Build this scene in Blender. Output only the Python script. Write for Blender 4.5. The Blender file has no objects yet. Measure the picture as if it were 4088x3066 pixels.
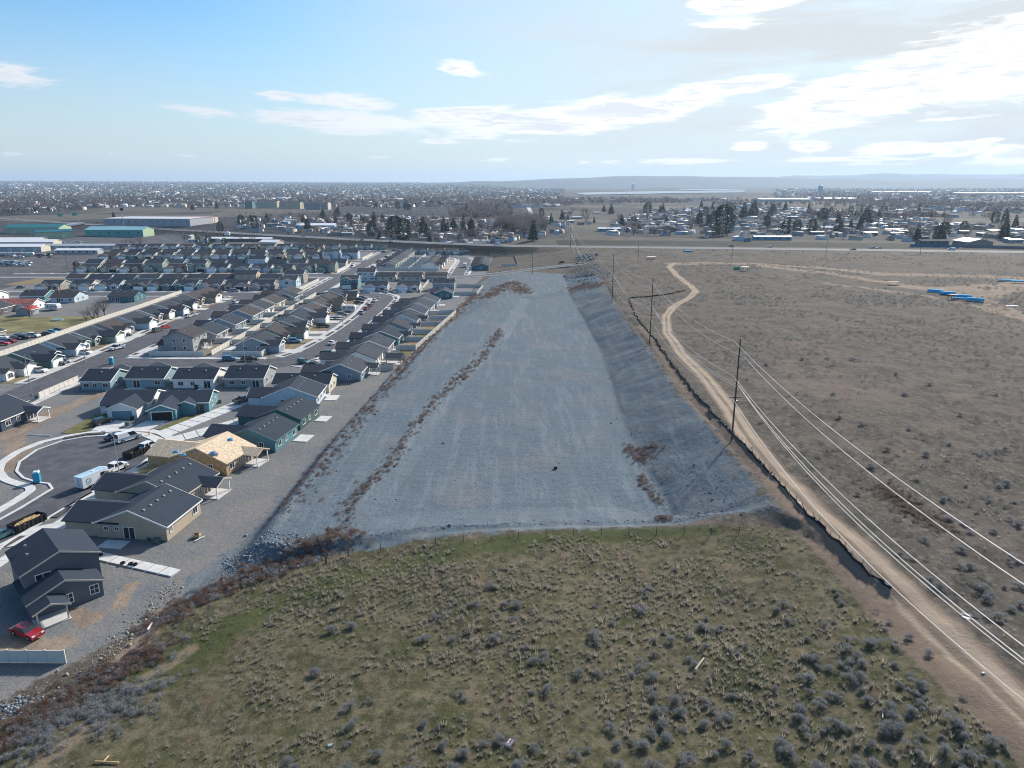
import bpy, math, random
import numpy as np
from mathutils import Vector, Matrix
R = math.radians
rng = random.Random(7)
nr = np.random.default_rng(11)
SC = bpy.context.scene
COL = SC.collection

# ------------------------------------------------------------------ camera
FPX, CX, CY, CAMH = 2850.0, 2044.0, 1533.0, 55.0
TH = math.atan(800 / FPX)
cam_d = bpy.data.cameras.new('camera'); cam = bpy.data.objects.new('camera', cam_d); COL.objects.link(cam)
cam.location = (0, 0, CAMH); cam.rotation_euler = (math.pi / 2 - TH, 0, 0)
cam_d.sensor_fit = 'HORIZONTAL'; cam_d.sensor_width = 36; cam_d.lens = 36 * FPX / 4088
cam_d.clip_start = 0.5; cam_d.clip_end = 90000
SC.camera = cam
SC.view_settings.view_transform = 'Standard'; SC.view_settings.look = 'None'
SC.view_settings.exposure = 0.82; SC.view_settings.gamma = 1.0; SC.view_settings.use_curve_mapping = False
SC.render.engine = 'CYCLES'
SC.cycles.pixel_filter_type = 'BLACKMAN_HARRIS'; SC.cycles.filter_width = 1.05
SC.cycles.max_bounces = 4; SC.cycles.diffuse_bounces = 2; SC.cycles.glossy_bounces = 2
SC.cycles.transmission_bounces = 2; SC.cycles.volume_bounces = 0; SC.cycles.transparent_max_bounces = 4
SC.cycles.caustics_reflective = False; SC.cycles.caustics_refractive = False

# ------------------------------------------------------------------ world and sun
SUN_AZ, SUN_EL = R(37), R(30.5)          # azimuth measured from +Y (ahead) towards +X (right)
world = bpy.data.worlds.new('World'); SC.world = world; world.use_nodes = True
wt = world.node_tree; wt.nodes.clear()


def N(t, kind, **kw):
    n = t.nodes.new(kind)
    for k, v in kw.items():
        if k.startswith('i_'):
            key = k[2:]
            key = int(key) if key.isdigit() else key
            n.inputs[key].default_value = v
        else:
            setattr(n, k, v)
    return n


def M2(t, op, a, b=None, c=None, clamp=False):
    n = t.nodes.new('ShaderNodeMath'); n.operation = op; n.use_clamp = clamp
    for i, v in enumerate((a, b, c)):
        if v is None: continue
        if isinstance(v, (int, float)): n.inputs[i].default_value = v
        else: t.links.new(v, n.inputs[i])
    return n.outputs[0]


def MIX(t, fac, a, b, mode='MIX'):
    n = t.nodes.new('ShaderNodeMix'); n.data_type = 'RGBA'; n.blend_type = mode
    for i, v in ((0, fac), (6, a), (7, b)):
        if isinstance(v, (int, float)): n.inputs[i].default_value = v
        elif isinstance(v, tuple): n.inputs[i].default_value = (v + (1,))[:4]
        else: t.links.new(v, n.inputs[i])
    return n.outputs[2]


def SMOOTH(t, v, lo, hi, a=0.0, b=1.0):
    n = t.nodes.new('ShaderNodeMapRange'); n.interpolation_type = 'SMOOTHSTEP'
    n.inputs[1].default_value = lo; n.inputs[2].default_value = hi
    n.inputs[3].default_value = a; n.inputs[4].default_value = b
    t.links.new(v, n.inputs[0]); return n.outputs[0]


def build_world():
    sky = N(wt, 'ShaderNodeTexSky', sky_type='NISHITA', sun_disc=False)
    sky.sun_elevation = SUN_EL; sky.sun_rotation = SUN_AZ
    sky.altitude = 150; sky.air_density = 1.0; sky.dust_density = 1.4; sky.ozone_density = 1.6
    tc = N(wt, 'ShaderNodeTexCoord'); sp = N(wt, 'ShaderNodeSeparateXYZ')
    wt.links.new(tc.outputs['Generated'], sp.inputs[0])
    X, Y, Z = sp.outputs
    az = M2(wt, 'ARCTAN2', X, Y)
    hyp = M2(wt, 'SQRT', M2(wt, 'ADD', M2(wt, 'MULTIPLY', X, X), M2(wt, 'MULTIPLY', Y, Y)))
    el = M2(wt, 'ARCTAN2', Z, hyp)
    # cloud texture coordinates: a flat deck seen in perspective, stretched along the wind
    cmb = N(wt, 'ShaderNodeCombineXYZ'); wt.links.new(az, cmb.inputs[0]); wt.links.new(el, cmb.inputs[1])
    def noise(sx, sy, rot, detail, rough, dist=0.0, off=0.0):
        mp = N(wt, 'ShaderNodeMapping'); mp.inputs['Scale'].default_value = (sx, sy, 1)
        mp.inputs['Rotation'].default_value = (0, 0, rot); mp.inputs['Location'].default_value = (off, off * .7, 0)
        wt.links.new(cmb.outputs[0], mp.inputs[0])
        n = N(wt, 'ShaderNodeTexNoise', noise_dimensions='2D'); n.inputs['Scale'].default_value = 1
        n.inputs['Detail'].default_value = detail; n.inputs['Roughness'].default_value = rough
        n.inputs['Distortion'].default_value = dist
        wt.links.new(mp.outputs[0], n.inputs['Vector']); return n.outputs[0]
    n1 = noise(8, 62, 0.10, 7, .60, .5); n2 = noise(22, 190, 0.06, 5, .62, .3, 3.0); n3 = noise(4, 26, .22, 4, .55, .3, 7.)
    n1c = M2(wt, 'SUBTRACT', n1, .5); n2c = M2(wt, 'SUBTRACT', n2, .5)
    edge = M2(wt, 'ADD', M2(wt, 'MULTIPLY', n1c, 2.4), M2(wt, 'MULTIPLY', n2c, 1.1))
    def ang(px, py):
        u, v = (px - CX) / FPX, (py - CY) / FPX
        fw = math.cos(TH) - v * math.sin(TH); up = -(v * math.cos(TH) + math.sin(TH))
        return math.atan2(u, fw), math.atan2(up, math.hypot(u, fw))
    # cloud banks: x, y, half width, half height, slope (degrees, up to the right), weight
    banks = [(1400, 490, 380, 40, -4, .9), (1880, 480, 240, 60, 0, 1.0), (2330, 470, 420, 62, 5, 1.15), (2790, 385, 330, 48, 12, 1.1),
             (3360, 400, 290, 60, 7, 1.2), (3800, 270, 620, 100, 15, 1.3), (4300, 160, 500, 150, 12, 1.3), (2960, 20, 190, 62, 4, 1.1),
             (1850, 280, 105, 26, -8, .75), (1390, 405, 190, 26, -3, .7), (1100, 385, 75, 26, 0, .6), (820, 445, 120, 18, -4, .55),
             (40, 290, 110, 36, -8, .6), (1930, 540, 130, 12, 0, .55), (1750, 565, 100, 10, 0, .5),
             (2990, 583, 75, 20, 0, 1.), (3230, 590, 80, 24, 0, .9), (3560, 600, 200, 26, 2, 1.), (3820, 595, 110, 28, 2, 1.), (3400, 635, 260, 14, 0, .6),
             (4020, 610, 120, 26, 0, .9), (2440, 648, 70, 12, 0, .6), (2330, 650, 45, 12, 0, .6), (2750, 640, 170, 10, 0, .5), (440, 620, 40, 8, 0, .5), (740, 622, 40, 6, 0, .5),
             (1990, 640, 50, 8, 0, .5), (60, 610, 40, 12, 0, .4), (1510, 628, 40, 6, 0, .5), (3950, 555, 45, 9, 0, .7), (4300, 640, 300, 24, 0, .8)]
    tot = None
    for (px, py, w, h, sl, wt_) in banks:
        a0, e0 = ang(px, py); sw, sh = w / FPX / 1.05, h / FPX
        da = M2(wt, 'SUBTRACT', az, a0); de = M2(wt, 'SUBTRACT', el, e0)
        c, s = math.cos(R(sl)), math.sin(R(sl))
        xx = M2(wt, 'ADD', M2(wt, 'MULTIPLY', da, c / sw), M2(wt, 'MULTIPLY', de, s / sw))
        yy = M2(wt, 'ADD', M2(wt, 'MULTIPLY', da, -s / sh), M2(wt, 'MULTIPLY', de, c / sh))
        r2 = M2(wt, 'ADD', M2(wt, 'MULTIPLY', xx, xx), M2(wt, 'MULTIPLY', yy, yy))
        g = M2(wt, 'MULTIPLY', M2(wt, 'SUBTRACT', 1.0, M2(wt, 'SQRT', r2)), wt_)
        g = M2(wt, 'MAXIMUM', g, -1.2)
        tot = g if tot is None else M2(wt, 'MAXIMUM', tot, g)
    dens = M2(wt, 'ADD', tot, M2(wt, 'MULTIPLY', edge, .74))
    cl = SMOOTH(wt, dens, -.12, .40)
    # thin high veil, denser towards the sun
    sunv = (math.sin(SUN_AZ) * math.cos(SUN_EL), math.cos(SUN_AZ) * math.cos(SUN_EL), math.sin(SUN_EL))
    dt = N(wt, 'ShaderNodeVectorMath', operation='DOT_PRODUCT'); dt.inputs[1].default_value = sunv
    wt.links.new(tc.outputs['Generated'], dt.inputs[0]); cs = dt.outputs['Value']
    veil = M2(wt, 'MULTIPLY', SMOOTH(wt, cs, .50, .95, .0, .95), M2(wt, 'ADD', .55, M2(wt, 'MULTIPLY', n3, .9)), clamp=True)
    skyc = MIX(wt, 1.0, sky.outputs[0], (.39, .67, .85), 'MULTIPLY')
    hor = SMOOTH(wt, el, -.02, .24, 1.0, 0.0)
    skyc = MIX(wt, M2(wt, 'MULTIPLY', hor, .80), skyc, (3.75, 3.9, 3.9))
    skyc = MIX(wt, veil, skyc, (3.55, 3.75, 3.9))
    lit = SMOOTH(wt, cs, .45, .95)
    ccol = MIX(wt, lit, (4.3, 4.4, 4.6), (6.3, 6.25, 6.1))
    sh_ = M2(wt, 'MULTIPLY', M2(wt, 'MAXIMUM', SMOOTH(wt, n2, .50, .64), SMOOTH(wt, n1, .50, .66)), SMOOTH(wt, dens, .2, .7), clamp=True)
    ccol = MIX(wt, M2(wt, 'MULTIPLY', sh_, .75), ccol, (3.5, 3.75, 4.15))
    skyc = MIX(wt, M2(wt, 'MULTIPLY', cl, .93), skyc, ccol)
    bg = N(wt, 'ShaderNodeBackground'); bg.inputs['Strength'].default_value = 0.118
    wt.links.new(skyc, bg.inputs[0]); out = N(wt, 'ShaderNodeOutputWorld'); wt.links.new(bg.outputs[0], out.inputs[0])


build_world()
sun_d = bpy.data.lights.new('sun', 'SUN'); sun = bpy.data.objects.new('sun', sun_d); COL.objects.link(sun)
sun_d.energy = 4.0; sun_d.angle = R(4.2); sun_d.color = (1.0, .93, .84)
sv = Vector((math.sin(SUN_AZ) * math.cos(SUN_EL), math.cos(SUN_AZ) * math.cos(SUN_EL), math.sin(SUN_EL)))
sun.rotation_euler = sv.to_track_quat('Z', 'Y').to_euler(); sun.location = (0, 0, 300)

# ------------------------------------------------------------------ helpers: surveying the photograph's points onto the land


def P(px, py, z=0.0):
    u, v = (px - CX) / FPX, (py - CY) / FPX
    dn = v * math.cos(TH) + math.sin(TH); fw = math.cos(TH) - v * math.sin(TH)
    t = (CAMH - z) / dn
    return (u * t, fw * t)


ZS = -2.5     # level of the housing estate


def poly_sd(poly, x, y):
    """signed distance to a polygon, negative inside (numpy)"""
    p = np.asarray(poly, float); q = np.roll(p, -1, 0)
    d2 = np.full(x.shape, 1e30); ins = np.zeros(x.shape, bool)
    for (x0, y0), (x1, y1) in zip(p, q):
        ex, ey = x1 - x0, y1 - y0; L = ex * ex + ey * ey + 1e-12
        t = np.clip(((x - x0) * ex + (y - y0) * ey) / L, 0, 1)
        dx, dy = x - (x0 + t * ex), y - (y0 + t * ey)
        d2 = np.minimum(d2, dx * dx + dy * dy)
        c = ((y0 > y) != (y1 > y))
        with np.errstate(divide='ignore', invalid='ignore'):
            xi = ex * (y - y0) / (ey if ey != 0 else 1e-12) + x0
        ins ^= c & (x < xi)
    d = np.sqrt(d2); return np.where(ins, -d, d)


def line_d(line, x, y):
    d2 = np.full(x.shape, 1e30)
    for (x0, y0), (x1, y1) in zip(line[:-1], line[1:]):
        ex, ey = x1 - x0, y1 - y0; L = ex * ex + ey * ey + 1e-12
        t = np.clip(((x - x0) * ex + (y - y0) * ey) / L, 0, 1)
        d2 = np.minimum(d2, (x - (x0 + t * ex)) ** 2 + (y - (y0 + t * ey)) ** 2)
    return np.sqrt(d2)


PAD = [P(*p, 0) for p in [(1040, 2170), (1110, 2060), (1330, 1760), (1560, 1480), (1720, 1330), (1830, 1270), (1960, 1225), (2050, 1160), (2085, 1100), (2245, 1092),
                          (2262, 1160), (2300, 1220), (2402, 1404), (2485, 1663), (2569, 1848), (2661, 1987), (2690, 2086), (2200, 2098), (1700, 2120), (1270, 2178), (1130, 2192)]]
SUB = [(-420, 40), (-90, 40), (-62, 66), (-52, 80), (-48, 90), (-45, 102), (-43, 120), (-41.5, 140), (-40.5, 150), (-38, 180), (-33.5, 215), (-31, 250), (-26, 300), (-24, 345), (-22, 420),
       (-17, 470), (-20, 520), (-22, 580), (-70, 640), (-120, 662), (-200, 720), (-420, 900)]
FIELD = [P(*p, 5) for p in [(2412, 1090), (2458, 1201), (2587, 1367), (2735, 1571), (2883, 1718), (3031, 1903), (3215, 2088)]] + [(50, 88), (56, 60), (56, -150), (900, -150), (1200, 540), (400, 588), (168, 610), (70, 590)]
HILL = [P(*p, z) for p, z in [((0, 2900), -2.5), ((240, 2750), -2.3), ((540, 2570), -2), ((690, 2430), -2), ((890, 2320), -1.8), ((1110, 2250), -1.2), ((1330, 2190), -.4), ((1660, 2160), 0),
                              ((2030, 2134), .2), ((2400, 2124), .4), ((2830, 2124), .8), ((3200, 2118), 3)]] + [(44.5, 86), (50, 60), (50, -150), (-200, -150), (-90, 30)]
FAR = [(-3000, 1500), (-700, 1180), (-440, 1000), (-250, 850), (-150, 770), (0, 690), (170, 665), (400, 625), (1400, 580), (30000, 600), (30000, 40000), (-30000, 40000), (-30000, 3000)]


def vnoise(x, y, s, seed):
    xi, yi = x / s, y / s
    x0, y0 = np.floor(xi).astype(np.int64), np.floor(yi).astype(np.int64)
    fx, fy = xi - x0, yi - y0; fx = fx * fx * (3 - 2 * fx); fy = fy * fy * (3 - 2 * fy)
    def hsh(a, b):
        h = (a * 374761393 + b * 668265263 + seed * 974711) & 0x7fffffff
        h = ((h ^ (h >> 13)) * 1274126177) & 0x7fffffff
        return ((h ^ (h >> 16)) & 0xffff) / 65535.0
    return (hsh(x0, y0) * (1 - fx) + hsh(x0 + 1, y0) * fx) * (1 - fy) + (hsh(x0, y0 + 1) * (1 - fx) + hsh(x0 + 1, y0 + 1) * fx) * fy


CREST = [P(*p, 4.6) for p in [(2400, 1098), (2458, 1201), (2587, 1367), (2735, 1571), (2883, 1718), (3020, 1890), (3150, 2040)]]
TOE = [P(*p, -1.2) for p in [(2250, 1110), (2268, 1165), (2305, 1225), (2405, 1408), (2488, 1666), (2572, 1850), (2664, 1990), (2700, 2085)]]
FLOOR = [P(*p, -.4) for p in [(1260, 2150), (1400, 2040), (1560, 1850), (1730, 1600), (1800, 1520), (1990, 1330), (2080, 1190)]] + TOE[1:] + [P(*p, -.4) for p in [(2450, 2088), (2200, 2090), (1700, 2108)]]
HWY_PX = [(-900, 812, 2), (0, 872, 2), (316, 893, 2), (700, 917, 2), (1000, 934, 2.5), (1400, 955, 3), (1750, 971, 4), (2044, 981, 5), (2400, 986, 5), (2800, 990, 5), (3388, 997, 5), (4088, 1006, 5), (5200, 1020, 5)]
HWY = [P(a, b, c) for a, b, c in HWY_PX]
ROADI = [P(*p) for p in [(1790, 1112, ZS), (1950, 1098, ZS), (2130, 1078, -.5), (2300, 1064, 1.5), (2400, 1056, 2.5)]]


def height(x, y):
    x = np.asarray(x, float); y = np.asarray(y, float)
    num = np.zeros(x.shape); den = np.zeros(x.shape); rough = np.zeros(x.shape)
    hill_z = np.interp(x, [-95, -48, -12, 20, 45, 60], [-3.0, -2.4, .3, 1.2, 3.8, 5.0]) + np.clip((95 - y) / 60, -0.2, 1) * np.interp(x, [-60, -20, 30], [0, .9, .6])
    town = np.clip((y - 3500) / 9000, 0, 1) * np.interp(x / np.maximum(y, 1), [-.75, -.05, .02], [95, 62, 0])
    far_z = 2.0 + 3.0 * np.clip((x + 60) / 120, 0, 1) * np.clip((1500 - y) / 800, 0, 1) + town
    nz = (vnoise(x, y, 7, 1) - .5) * .5 + (vnoise(x, y, 2.6, 2) - .5) * .22
    nl = (vnoise(x, y, 38, 3) - .5) * 2.0 + (vnoise(x, y, 15, 9) - .5) * .7
    for poly, z, am in ((PAD, 0.0, .35), (SUB, ZS - .06, 0), (FIELD, 5.0, 1), (HILL, hill_z, 1.0), (FAR, far_z, 0)):
        d = np.maximum(poly_sd(poly, x, y), 0); w = 1 / (d ** 1.7 + .04)
        num += w * (z + (nz * am) + (nl * .45 * am if poly is not PAD else nl * .12)); den += w
    h = num / den
    # floor of the gravel pit lies below the terrace left of the weed line; its right bank rises steeply from a clear toe
    ins = poly_sd(FLOOR, x, y) < 0
    h = np.where(ins, h - 1.3 * np.clip(np.minimum(line_d(FLOOR[:8], x, y) / 4.5, line_d(FLOOR[14:] + FLOOR[:1], x, y) / 8), 0, 1), h)
    inb = poly_sd(TOE + CREST[::-1], x, y) < 0; dt_, dc_ = line_d(TOE, x, y), line_d(CREST, x, y); tb = dt_ / (dt_ + dc_ + 1e-6)
    zt_ = np.interp(y, [98, 112], [-.2, -1.1]); rid = (vnoise(y, x * .25, 3.4, 61) - .5) * 1.4 + (vnoise(y + x * .3, x * .5, 9, 62) - .5) * 2.2; h = np.where(inb, zt_ + (4.6 - zt_) * np.clip(tb * 1.12, 0, 1) + nz * .8 + rid * 1.25 * tb * (1 - tb), h)
    # highway embankment
    dh = line_d(HWY, x, y); hz = np.interp(x, [-900, -300, -100, 0, 60, 300], [2, 2.2, 3.5, 5, 5, 5])
    k = np.clip((26 - dh) / 14, 0, 1); k = np.where((y > 480) & (y < 2500), k, 0)
    h = h * (1 - k) + hz * k
    # bulldozed windrow along the left brink of the gravel pad, shallow spoil ridge
    sd = poly_sd(PAD, x, y)
    ridge = np.exp(-((sd + .7) / .8) ** 2) * np.where((x < 0) & (y < 270), .35, 0)
    # cut below the dirt road
    sc = line_d(SILT, x, y)
    h = h - .35 * np.exp(-((sc - 1.0) / 1.1) ** 2) * (x < np.interp(y, SILT_Y, SILT_X)) * (y < 230)
    return h + ridge


SILT_PX = [(2510, 1195), (2535, 1260), (2590, 1330), (2640, 1400), (2700, 1480), (2760, 1560), (2830, 1640), (2885, 1700), (2960, 1775), (3030, 1850), (3110, 1935), (3200, 2030), (3290, 2120), (3400, 2225), (3480, 2290), (3555, 2345)]
SILT = [P(a, b, 4.8) for a, b in SILT_PX]
_s = sorted(SILT, key=lambda p: p[1]); SILT_X = [p[0] for p in _s]; SILT_Y = [p[1] for p in _s]
def H(x, y): return float(height(np.array([x]), np.array([y]))[0])


def G(px, py):
    z = 2.0
    for _ in range(9):
        x, y = P(px, py, z); z = .35 * z + .65 * H(x, y)
    x, y = P(px, py, z); return (x, y, H(x, y))


# ------------------------------------------------------------------ materials
MATS = {}


def mat(name, col, rough=.8, var=.0, scale=1.0, spec=.3, bump=0.0, col2=None, metallic=0.0, detail=4, obj=True):
    if name in MATS: return MATS[name]
    m = bpy.data.materials.new(name); m.use_nodes = True; t = m.node_tree
    b = t.nodes['Principled BSDF']; b.inputs['Roughness'].default_value = rough
    b.inputs['Specular IOR Level'].default_value = spec; b.inputs['Metallic'].default_value = metallic
    b.inputs['Base Color'].default_value = col + (1,)
    if var or col2 or bump:
        tc = N(t, 'ShaderNodeTexCoord'); n = N(t, 'ShaderNodeTexNoise'); n.inputs['Scale'].default_value = scale
        n.inputs['Detail'].default_value = detail; n.inputs['Roughness'].default_value = .65
        if obj: t.links.new(tc.outputs['Object'], n.inputs['Vector'])
        else:
            g = N(t, 'ShaderNodeNewGeometry'); t.links.new(g.outputs['Position'], n.inputs['Vector'])
        if col2 or var:
            a = col if col2 else tuple(c * (1 - var) for c in col); c2 = col2 or tuple(min(c * (1 + var), 1) for c in col)
            f = SMOOTH(t, n.outputs[0], .36, .64)
            t.links.new(MIX(t, f, a, c2), b.inputs['Base Color'])
        if bump:
            bp = N(t, 'ShaderNodeBump'); bp.inputs['Strength'].default_value = bump; bp.inputs['Distance'].default_value = .05
            t.links.new(n.outputs[0], bp.inputs['Height']); t.links.new(bp.outputs[0], b.inputs['Normal'])
    MATS[name] = m; return m


def siding(name, col):
    """horizontal lap siding"""
    if name in MATS: return MATS[name]
    m = mat(name, col, .75); t = m.node_tree; b = t.nodes['Principled BSDF']
    tc = N(t, 'ShaderNodeTexCoord'); w = N(t, 'ShaderNodeTexWave', wave_type='BANDS', bands_direction='Z', wave_profile='SAW')
    w.inputs['Scale'].default_value = 1.6; t.links.new(tc.outputs['Object'], w.inputs['Vector'])
    n = N(t, 'ShaderNodeTexNoise'); n.inputs['Scale'].default_value = .7; n.inputs['Detail'].default_value = 5; t.links.new(tc.outputs['Object'], n.inputs['Vector'])
    c = MIX(t, SMOOTH(t, n.outputs[0], .3, .7), tuple(x * .92 for x in col), tuple(min(1, x * 1.06) for x in col))
    t.links.new(c, b.inputs['Base Color'])
    bp = N(t, 'ShaderNodeBump'); bp.inputs['Strength'].default_value = .35; bp.inputs['Distance'].default_value = .02
    t.links.new(w.outputs[0], bp.inputs['Height']); t.links.new(bp.outputs[0], b.inputs['Normal']); return m


def shingle(name, col):
    if name in MATS: return MATS[name]
    m = mat(name, col, .92, spec=.12); t = m.node_tree; b = t.nodes['Principled BSDF']
    tc = N(t, 'ShaderNodeTexCoord')
    n = N(t, 'ShaderNodeTexNoise'); n.inputs['Scale'].default_value = 5; n.inputs['Detail'].default_value = 4; n.inputs['Roughness'].default_value = .8
    t.links.new(tc.outputs['Object'], n.inputs['Vector'])
    n2 = N(t, 'ShaderNodeTexNoise'); n2.inputs['Scale'].default_value = .35; n2.inputs['Detail'].default_value = 3; t.links.new(tc.outputs['Object'], n2.inputs['Vector'])
    f = M2(t, 'ADD', M2(t, 'MULTIPLY', SMOOTH(t, n.outputs[0], .3, .7), .75), M2(t, 'MULTIPLY', n2.outputs[0], .3), clamp=True)
    t.links.new(MIX(t, f, tuple(x * .62 for x in col), tuple(x * 1.38 for x in col)), b.inputs['Base Color'])
    bp = N(t, 'ShaderNodeBump'); bp.inputs['Strength'].default_value = .5; bp.inputs['Distance'].default_value = .03
    t.links.new(n.outputs[0], bp.inputs['Height']); t.links.new(bp.outputs[0], b.inputs['Normal']); return m


WHITE = mat('white_trim', (.78, .78, .76), .6, .04, 2)
GLASS = mat('window_glass', (.018, .024, .032), .08, spec=.6)
CONC = mat('concrete', (.46, .46, .455), .9, .14, .5, bump=.1, detail=6, obj=False)
CONC2 = mat('fresh_concrete', (.54, .54, .53), .9, .08, .7, detail=6, obj=False)
ASPH = mat('asphalt', (.078, .081, .093), .93, .20, .35, bump=.15, detail=8, obj=False)
MULCH = mat('mulch', (.075, .068, .068), .95, .45, 3.0, bump=.4, detail=6, obj=False)
LAWN = mat('dormant_lawn', (.20, .150, .085), .95, .28, .8, bump=.3, detail=8, obj=False)
LAWNG = mat('green_lawn', (.115, .110, .040), .95, .3, .6, bump=.3, detail=8, obj=False)
DIRTY = mat('yard_dirt', (.16, .135, .115), .95, .25, .5, bump=.3, detail=8, obj=False)
BLACKP = mat('black_plastic', (.015, .015, .017), .5)
TYRE = mat('tyre_rubber', (.016, .016, .017), .8)
STEEL = mat('galvanised_steel', (.42, .43, .44), .45, metallic=.6)
WOODP = mat('weathered_pole', (.085, .068, .056), .9, .3, 4)
LUMBER = mat('lumber', (.50, .34, .17), .8, .2, 3)
OSB = mat('osb_sheathing', (.57, .45, .315), .85, .22, 2.2, detail=7)
OSBW = mat('osb_wall', (.42, .29, .165), .85, .25, 2.2, detail=7)
VINYL = mat('vinyl_fence', (.60, .575, .52), .6, .05, .6)
ROOFS = [shingle('charcoal_shingle', (.036, .047, .065)), shingle('grey_shingle', (.052, .060, .073)), shingle('dark_shingle', (.027, .039, .057)), shingle('brown_grey_shingle', (.062, .058, .060)), shingle('slate_shingle', (.044, .052, .066))]
WALLC = {'beige': (.42, .35, .265), 'cream': (.56, .51, .42), 'white': (.72, .72, .70), 'pale blue': (.46, .55, .62), 'teal': (.10, .235, .27), 'dark green': (.055, .12, .115),
         'grey': (.30, .31, .315), 'blue grey': (.23, .29, .335), 'slate grey': (.125, .13, .145), 'navy': (.05, .07, .11), 'sage': (.25, .30, .26), 'grey teal': (.21, .31, .35), 'taupe': (.33, .29, .25), 'deep teal': (.055, .17, .20)}
def wallm(c): return siding('siding_' + c.replace(' ', '_'), WALLC[c])


# ------------------------------------------------------------------ object helpers
LABELS = {}


class MB:
    def __init__(s): s.v = []; s.f = []; s.m = []
    def add(s, vs, fs, mi=0):
        o = len(s.v); s.v += [tuple(v) for v in vs]; s.f += [tuple(i + o for i in f) for f in fs]; s.m += [mi] * len(fs)
    def box(s, x0, x1, y0, y1, z0, z1, mi=0, M=None):
        vs = [(x, y, z) for z in (z0, z1) for y in (y0, y1) for x in (x0, x1)]
        if M: vs = [M @ Vector(v) for v in vs]
        s.add(vs, [(0, 2, 3, 1), (4, 5, 7, 6), (0, 1, 5, 4), (2, 6, 7, 3), (0, 4, 6, 2), (1, 3, 7, 5)], mi)
    def prism(s, sec, a0, a1, axis='x', mi=0):
        """extrude a closed section (list of (b,z)) along axis from a0 to a1"""
        n = len(sec)
        if axis == 'x': vs = [(a0, b, z) for b, z in sec] + [(a1, b, z) for b, z in sec]
        else: vs = [(-b, a0, z) for b, z in sec] + [(-b, a1, z) for b, z in sec]
        s.add(vs, [tuple(range(n))[::-1], tuple(range(n, 2 * n))] + [(i, (i + 1) % n, n + (i + 1) % n, n + i) for i in range(n)], mi)
    def cyl(s, p, q, r0, r1=None, n=8, mi=0, caps=True):
        p, q = Vector(p), Vector(q); r1 = r0 if r1 is None else r1
        a = (q - p).normalized(); b = a.orthogonal().normalized(); c = a.cross(b)
        vs = [p + (b * math.cos(6.2832 * i / n) + c * math.sin(6.2832 * i / n)) * r0 for i in range(n)] + [q + (b * math.cos(6.2832 * i / n) + c * math.sin(6.2832 * i / n)) * r1 for i in range(n)]
        fs = [(i, (i + 1) % n, n + (i + 1) % n, n + i) for i in range(n)]
        if caps: fs += [tuple(range(n))[::-1], tuple(range(n, 2 * n))]
        s.add(vs, fs, mi)
    def poly(s, pts, z0, z1=None, mi=0):
        n = len(pts)
        ar = sum(pts[i][0] * pts[(i + 1) % n][1] - pts[(i + 1) % n][0] * pts[i][1] for i in range(n))
        if ar < 0: pts = pts[::-1]
        if z1 is None: s.add([(x, y, z0) for x, y in pts], [tuple(range(n))], mi)
        else: s.add([(x, y, z0) for x, y in pts] + [(x, y, z1) for x, y in pts], [tuple(range(n, 2 * n))] + [(i, (i + 1) % n, n + (i + 1) % n, n + i) for i in range(n)], mi)
    def mesh(s, name, mats, smooth=False):
        me = bpy.data.meshes.new(name); me.from_pydata(s.v, [], s.f)
        for m in (mats if isinstance(mats, (list, tuple)) else [mats]): me.materials.append(m)
        if any(s.m): me.polygons.foreach_set('material_index', s.m)
        if smooth: me.polygons.foreach_set('use_smooth', [True] * len(s.f))
        me.update(); return me


def put(name, me, parent=None, loc=(0, 0, 0), rz=0.0, mats=None, scale=None):
    o = bpy.data.objects.new(name, me); COL.objects.link(o)
    if parent is not None: o.parent = parent
    o.location = loc
    if rz: o.rotation_euler = (0, 0, rz)
    if scale: o.scale = scale if isinstance(scale, tuple) else (scale,) * 3
    if mats is not None:
        for i, m in enumerate(mats if isinstance(mats, (list, tuple)) else [mats]):
            if m is None: continue
            o.material_slots[i].link = 'OBJECT'; o.material_slots[i].material = m
    return o


def tag(o, label=None, cat=None, group=None, kind=None):
    if label:
        o['label'] = label; LABELS.setdefault(label, []).append((o.name, group))
    if cat: o['category'] = cat
    if group: o['group'] = group
    if kind: o['kind'] = kind
    return o


def thing(name, label, cat, loc=(0, 0, 0), rz=0.0, group=None):
    return tag(put(name, None, None, loc, rz), label, cat, group)


MESH = {}
def cached(key, fn):
    if key not in MESH: MESH[key] = fn()
    return MESH[key]


def np_mesh(name, verts, tris, mats, mi=None, quads=False):
    me = bpy.data.meshes.new(name); k = 4 if quads else 3
    v = np.asarray(verts, np.float32).reshape(-1, 3); f = np.asarray(tris, np.int32).reshape(-1, k)
    me.vertices.add(len(v)); me.vertices.foreach_set('co', v.ravel())
    me.loops.add(f.size); me.loops.foreach_set('vertex_index', f.ravel())
    me.polygons.add(len(f)); me.polygons.foreach_set('loop_start', np.arange(0, f.size, k, dtype=np.int32))
    for m in (mats if isinstance(mats, (list, tuple)) else [mats]): me.materials.append(m)
    if mi is not None: me.polygons.foreach_set('material_index', np.asarray(mi, np.int32))
    me.update(calc_edges=True); return me


ORD = ['first', 'second', 'third', 'fourth', 'fifth', 'sixth', 'seventh', 'eighth', 'ninth', 'tenth', 'eleventh', 'twelfth', 'thirteenth', 'fourteenth', 'fifteenth', 'sixteenth', 'seventeenth', 'eighteenth']

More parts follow.
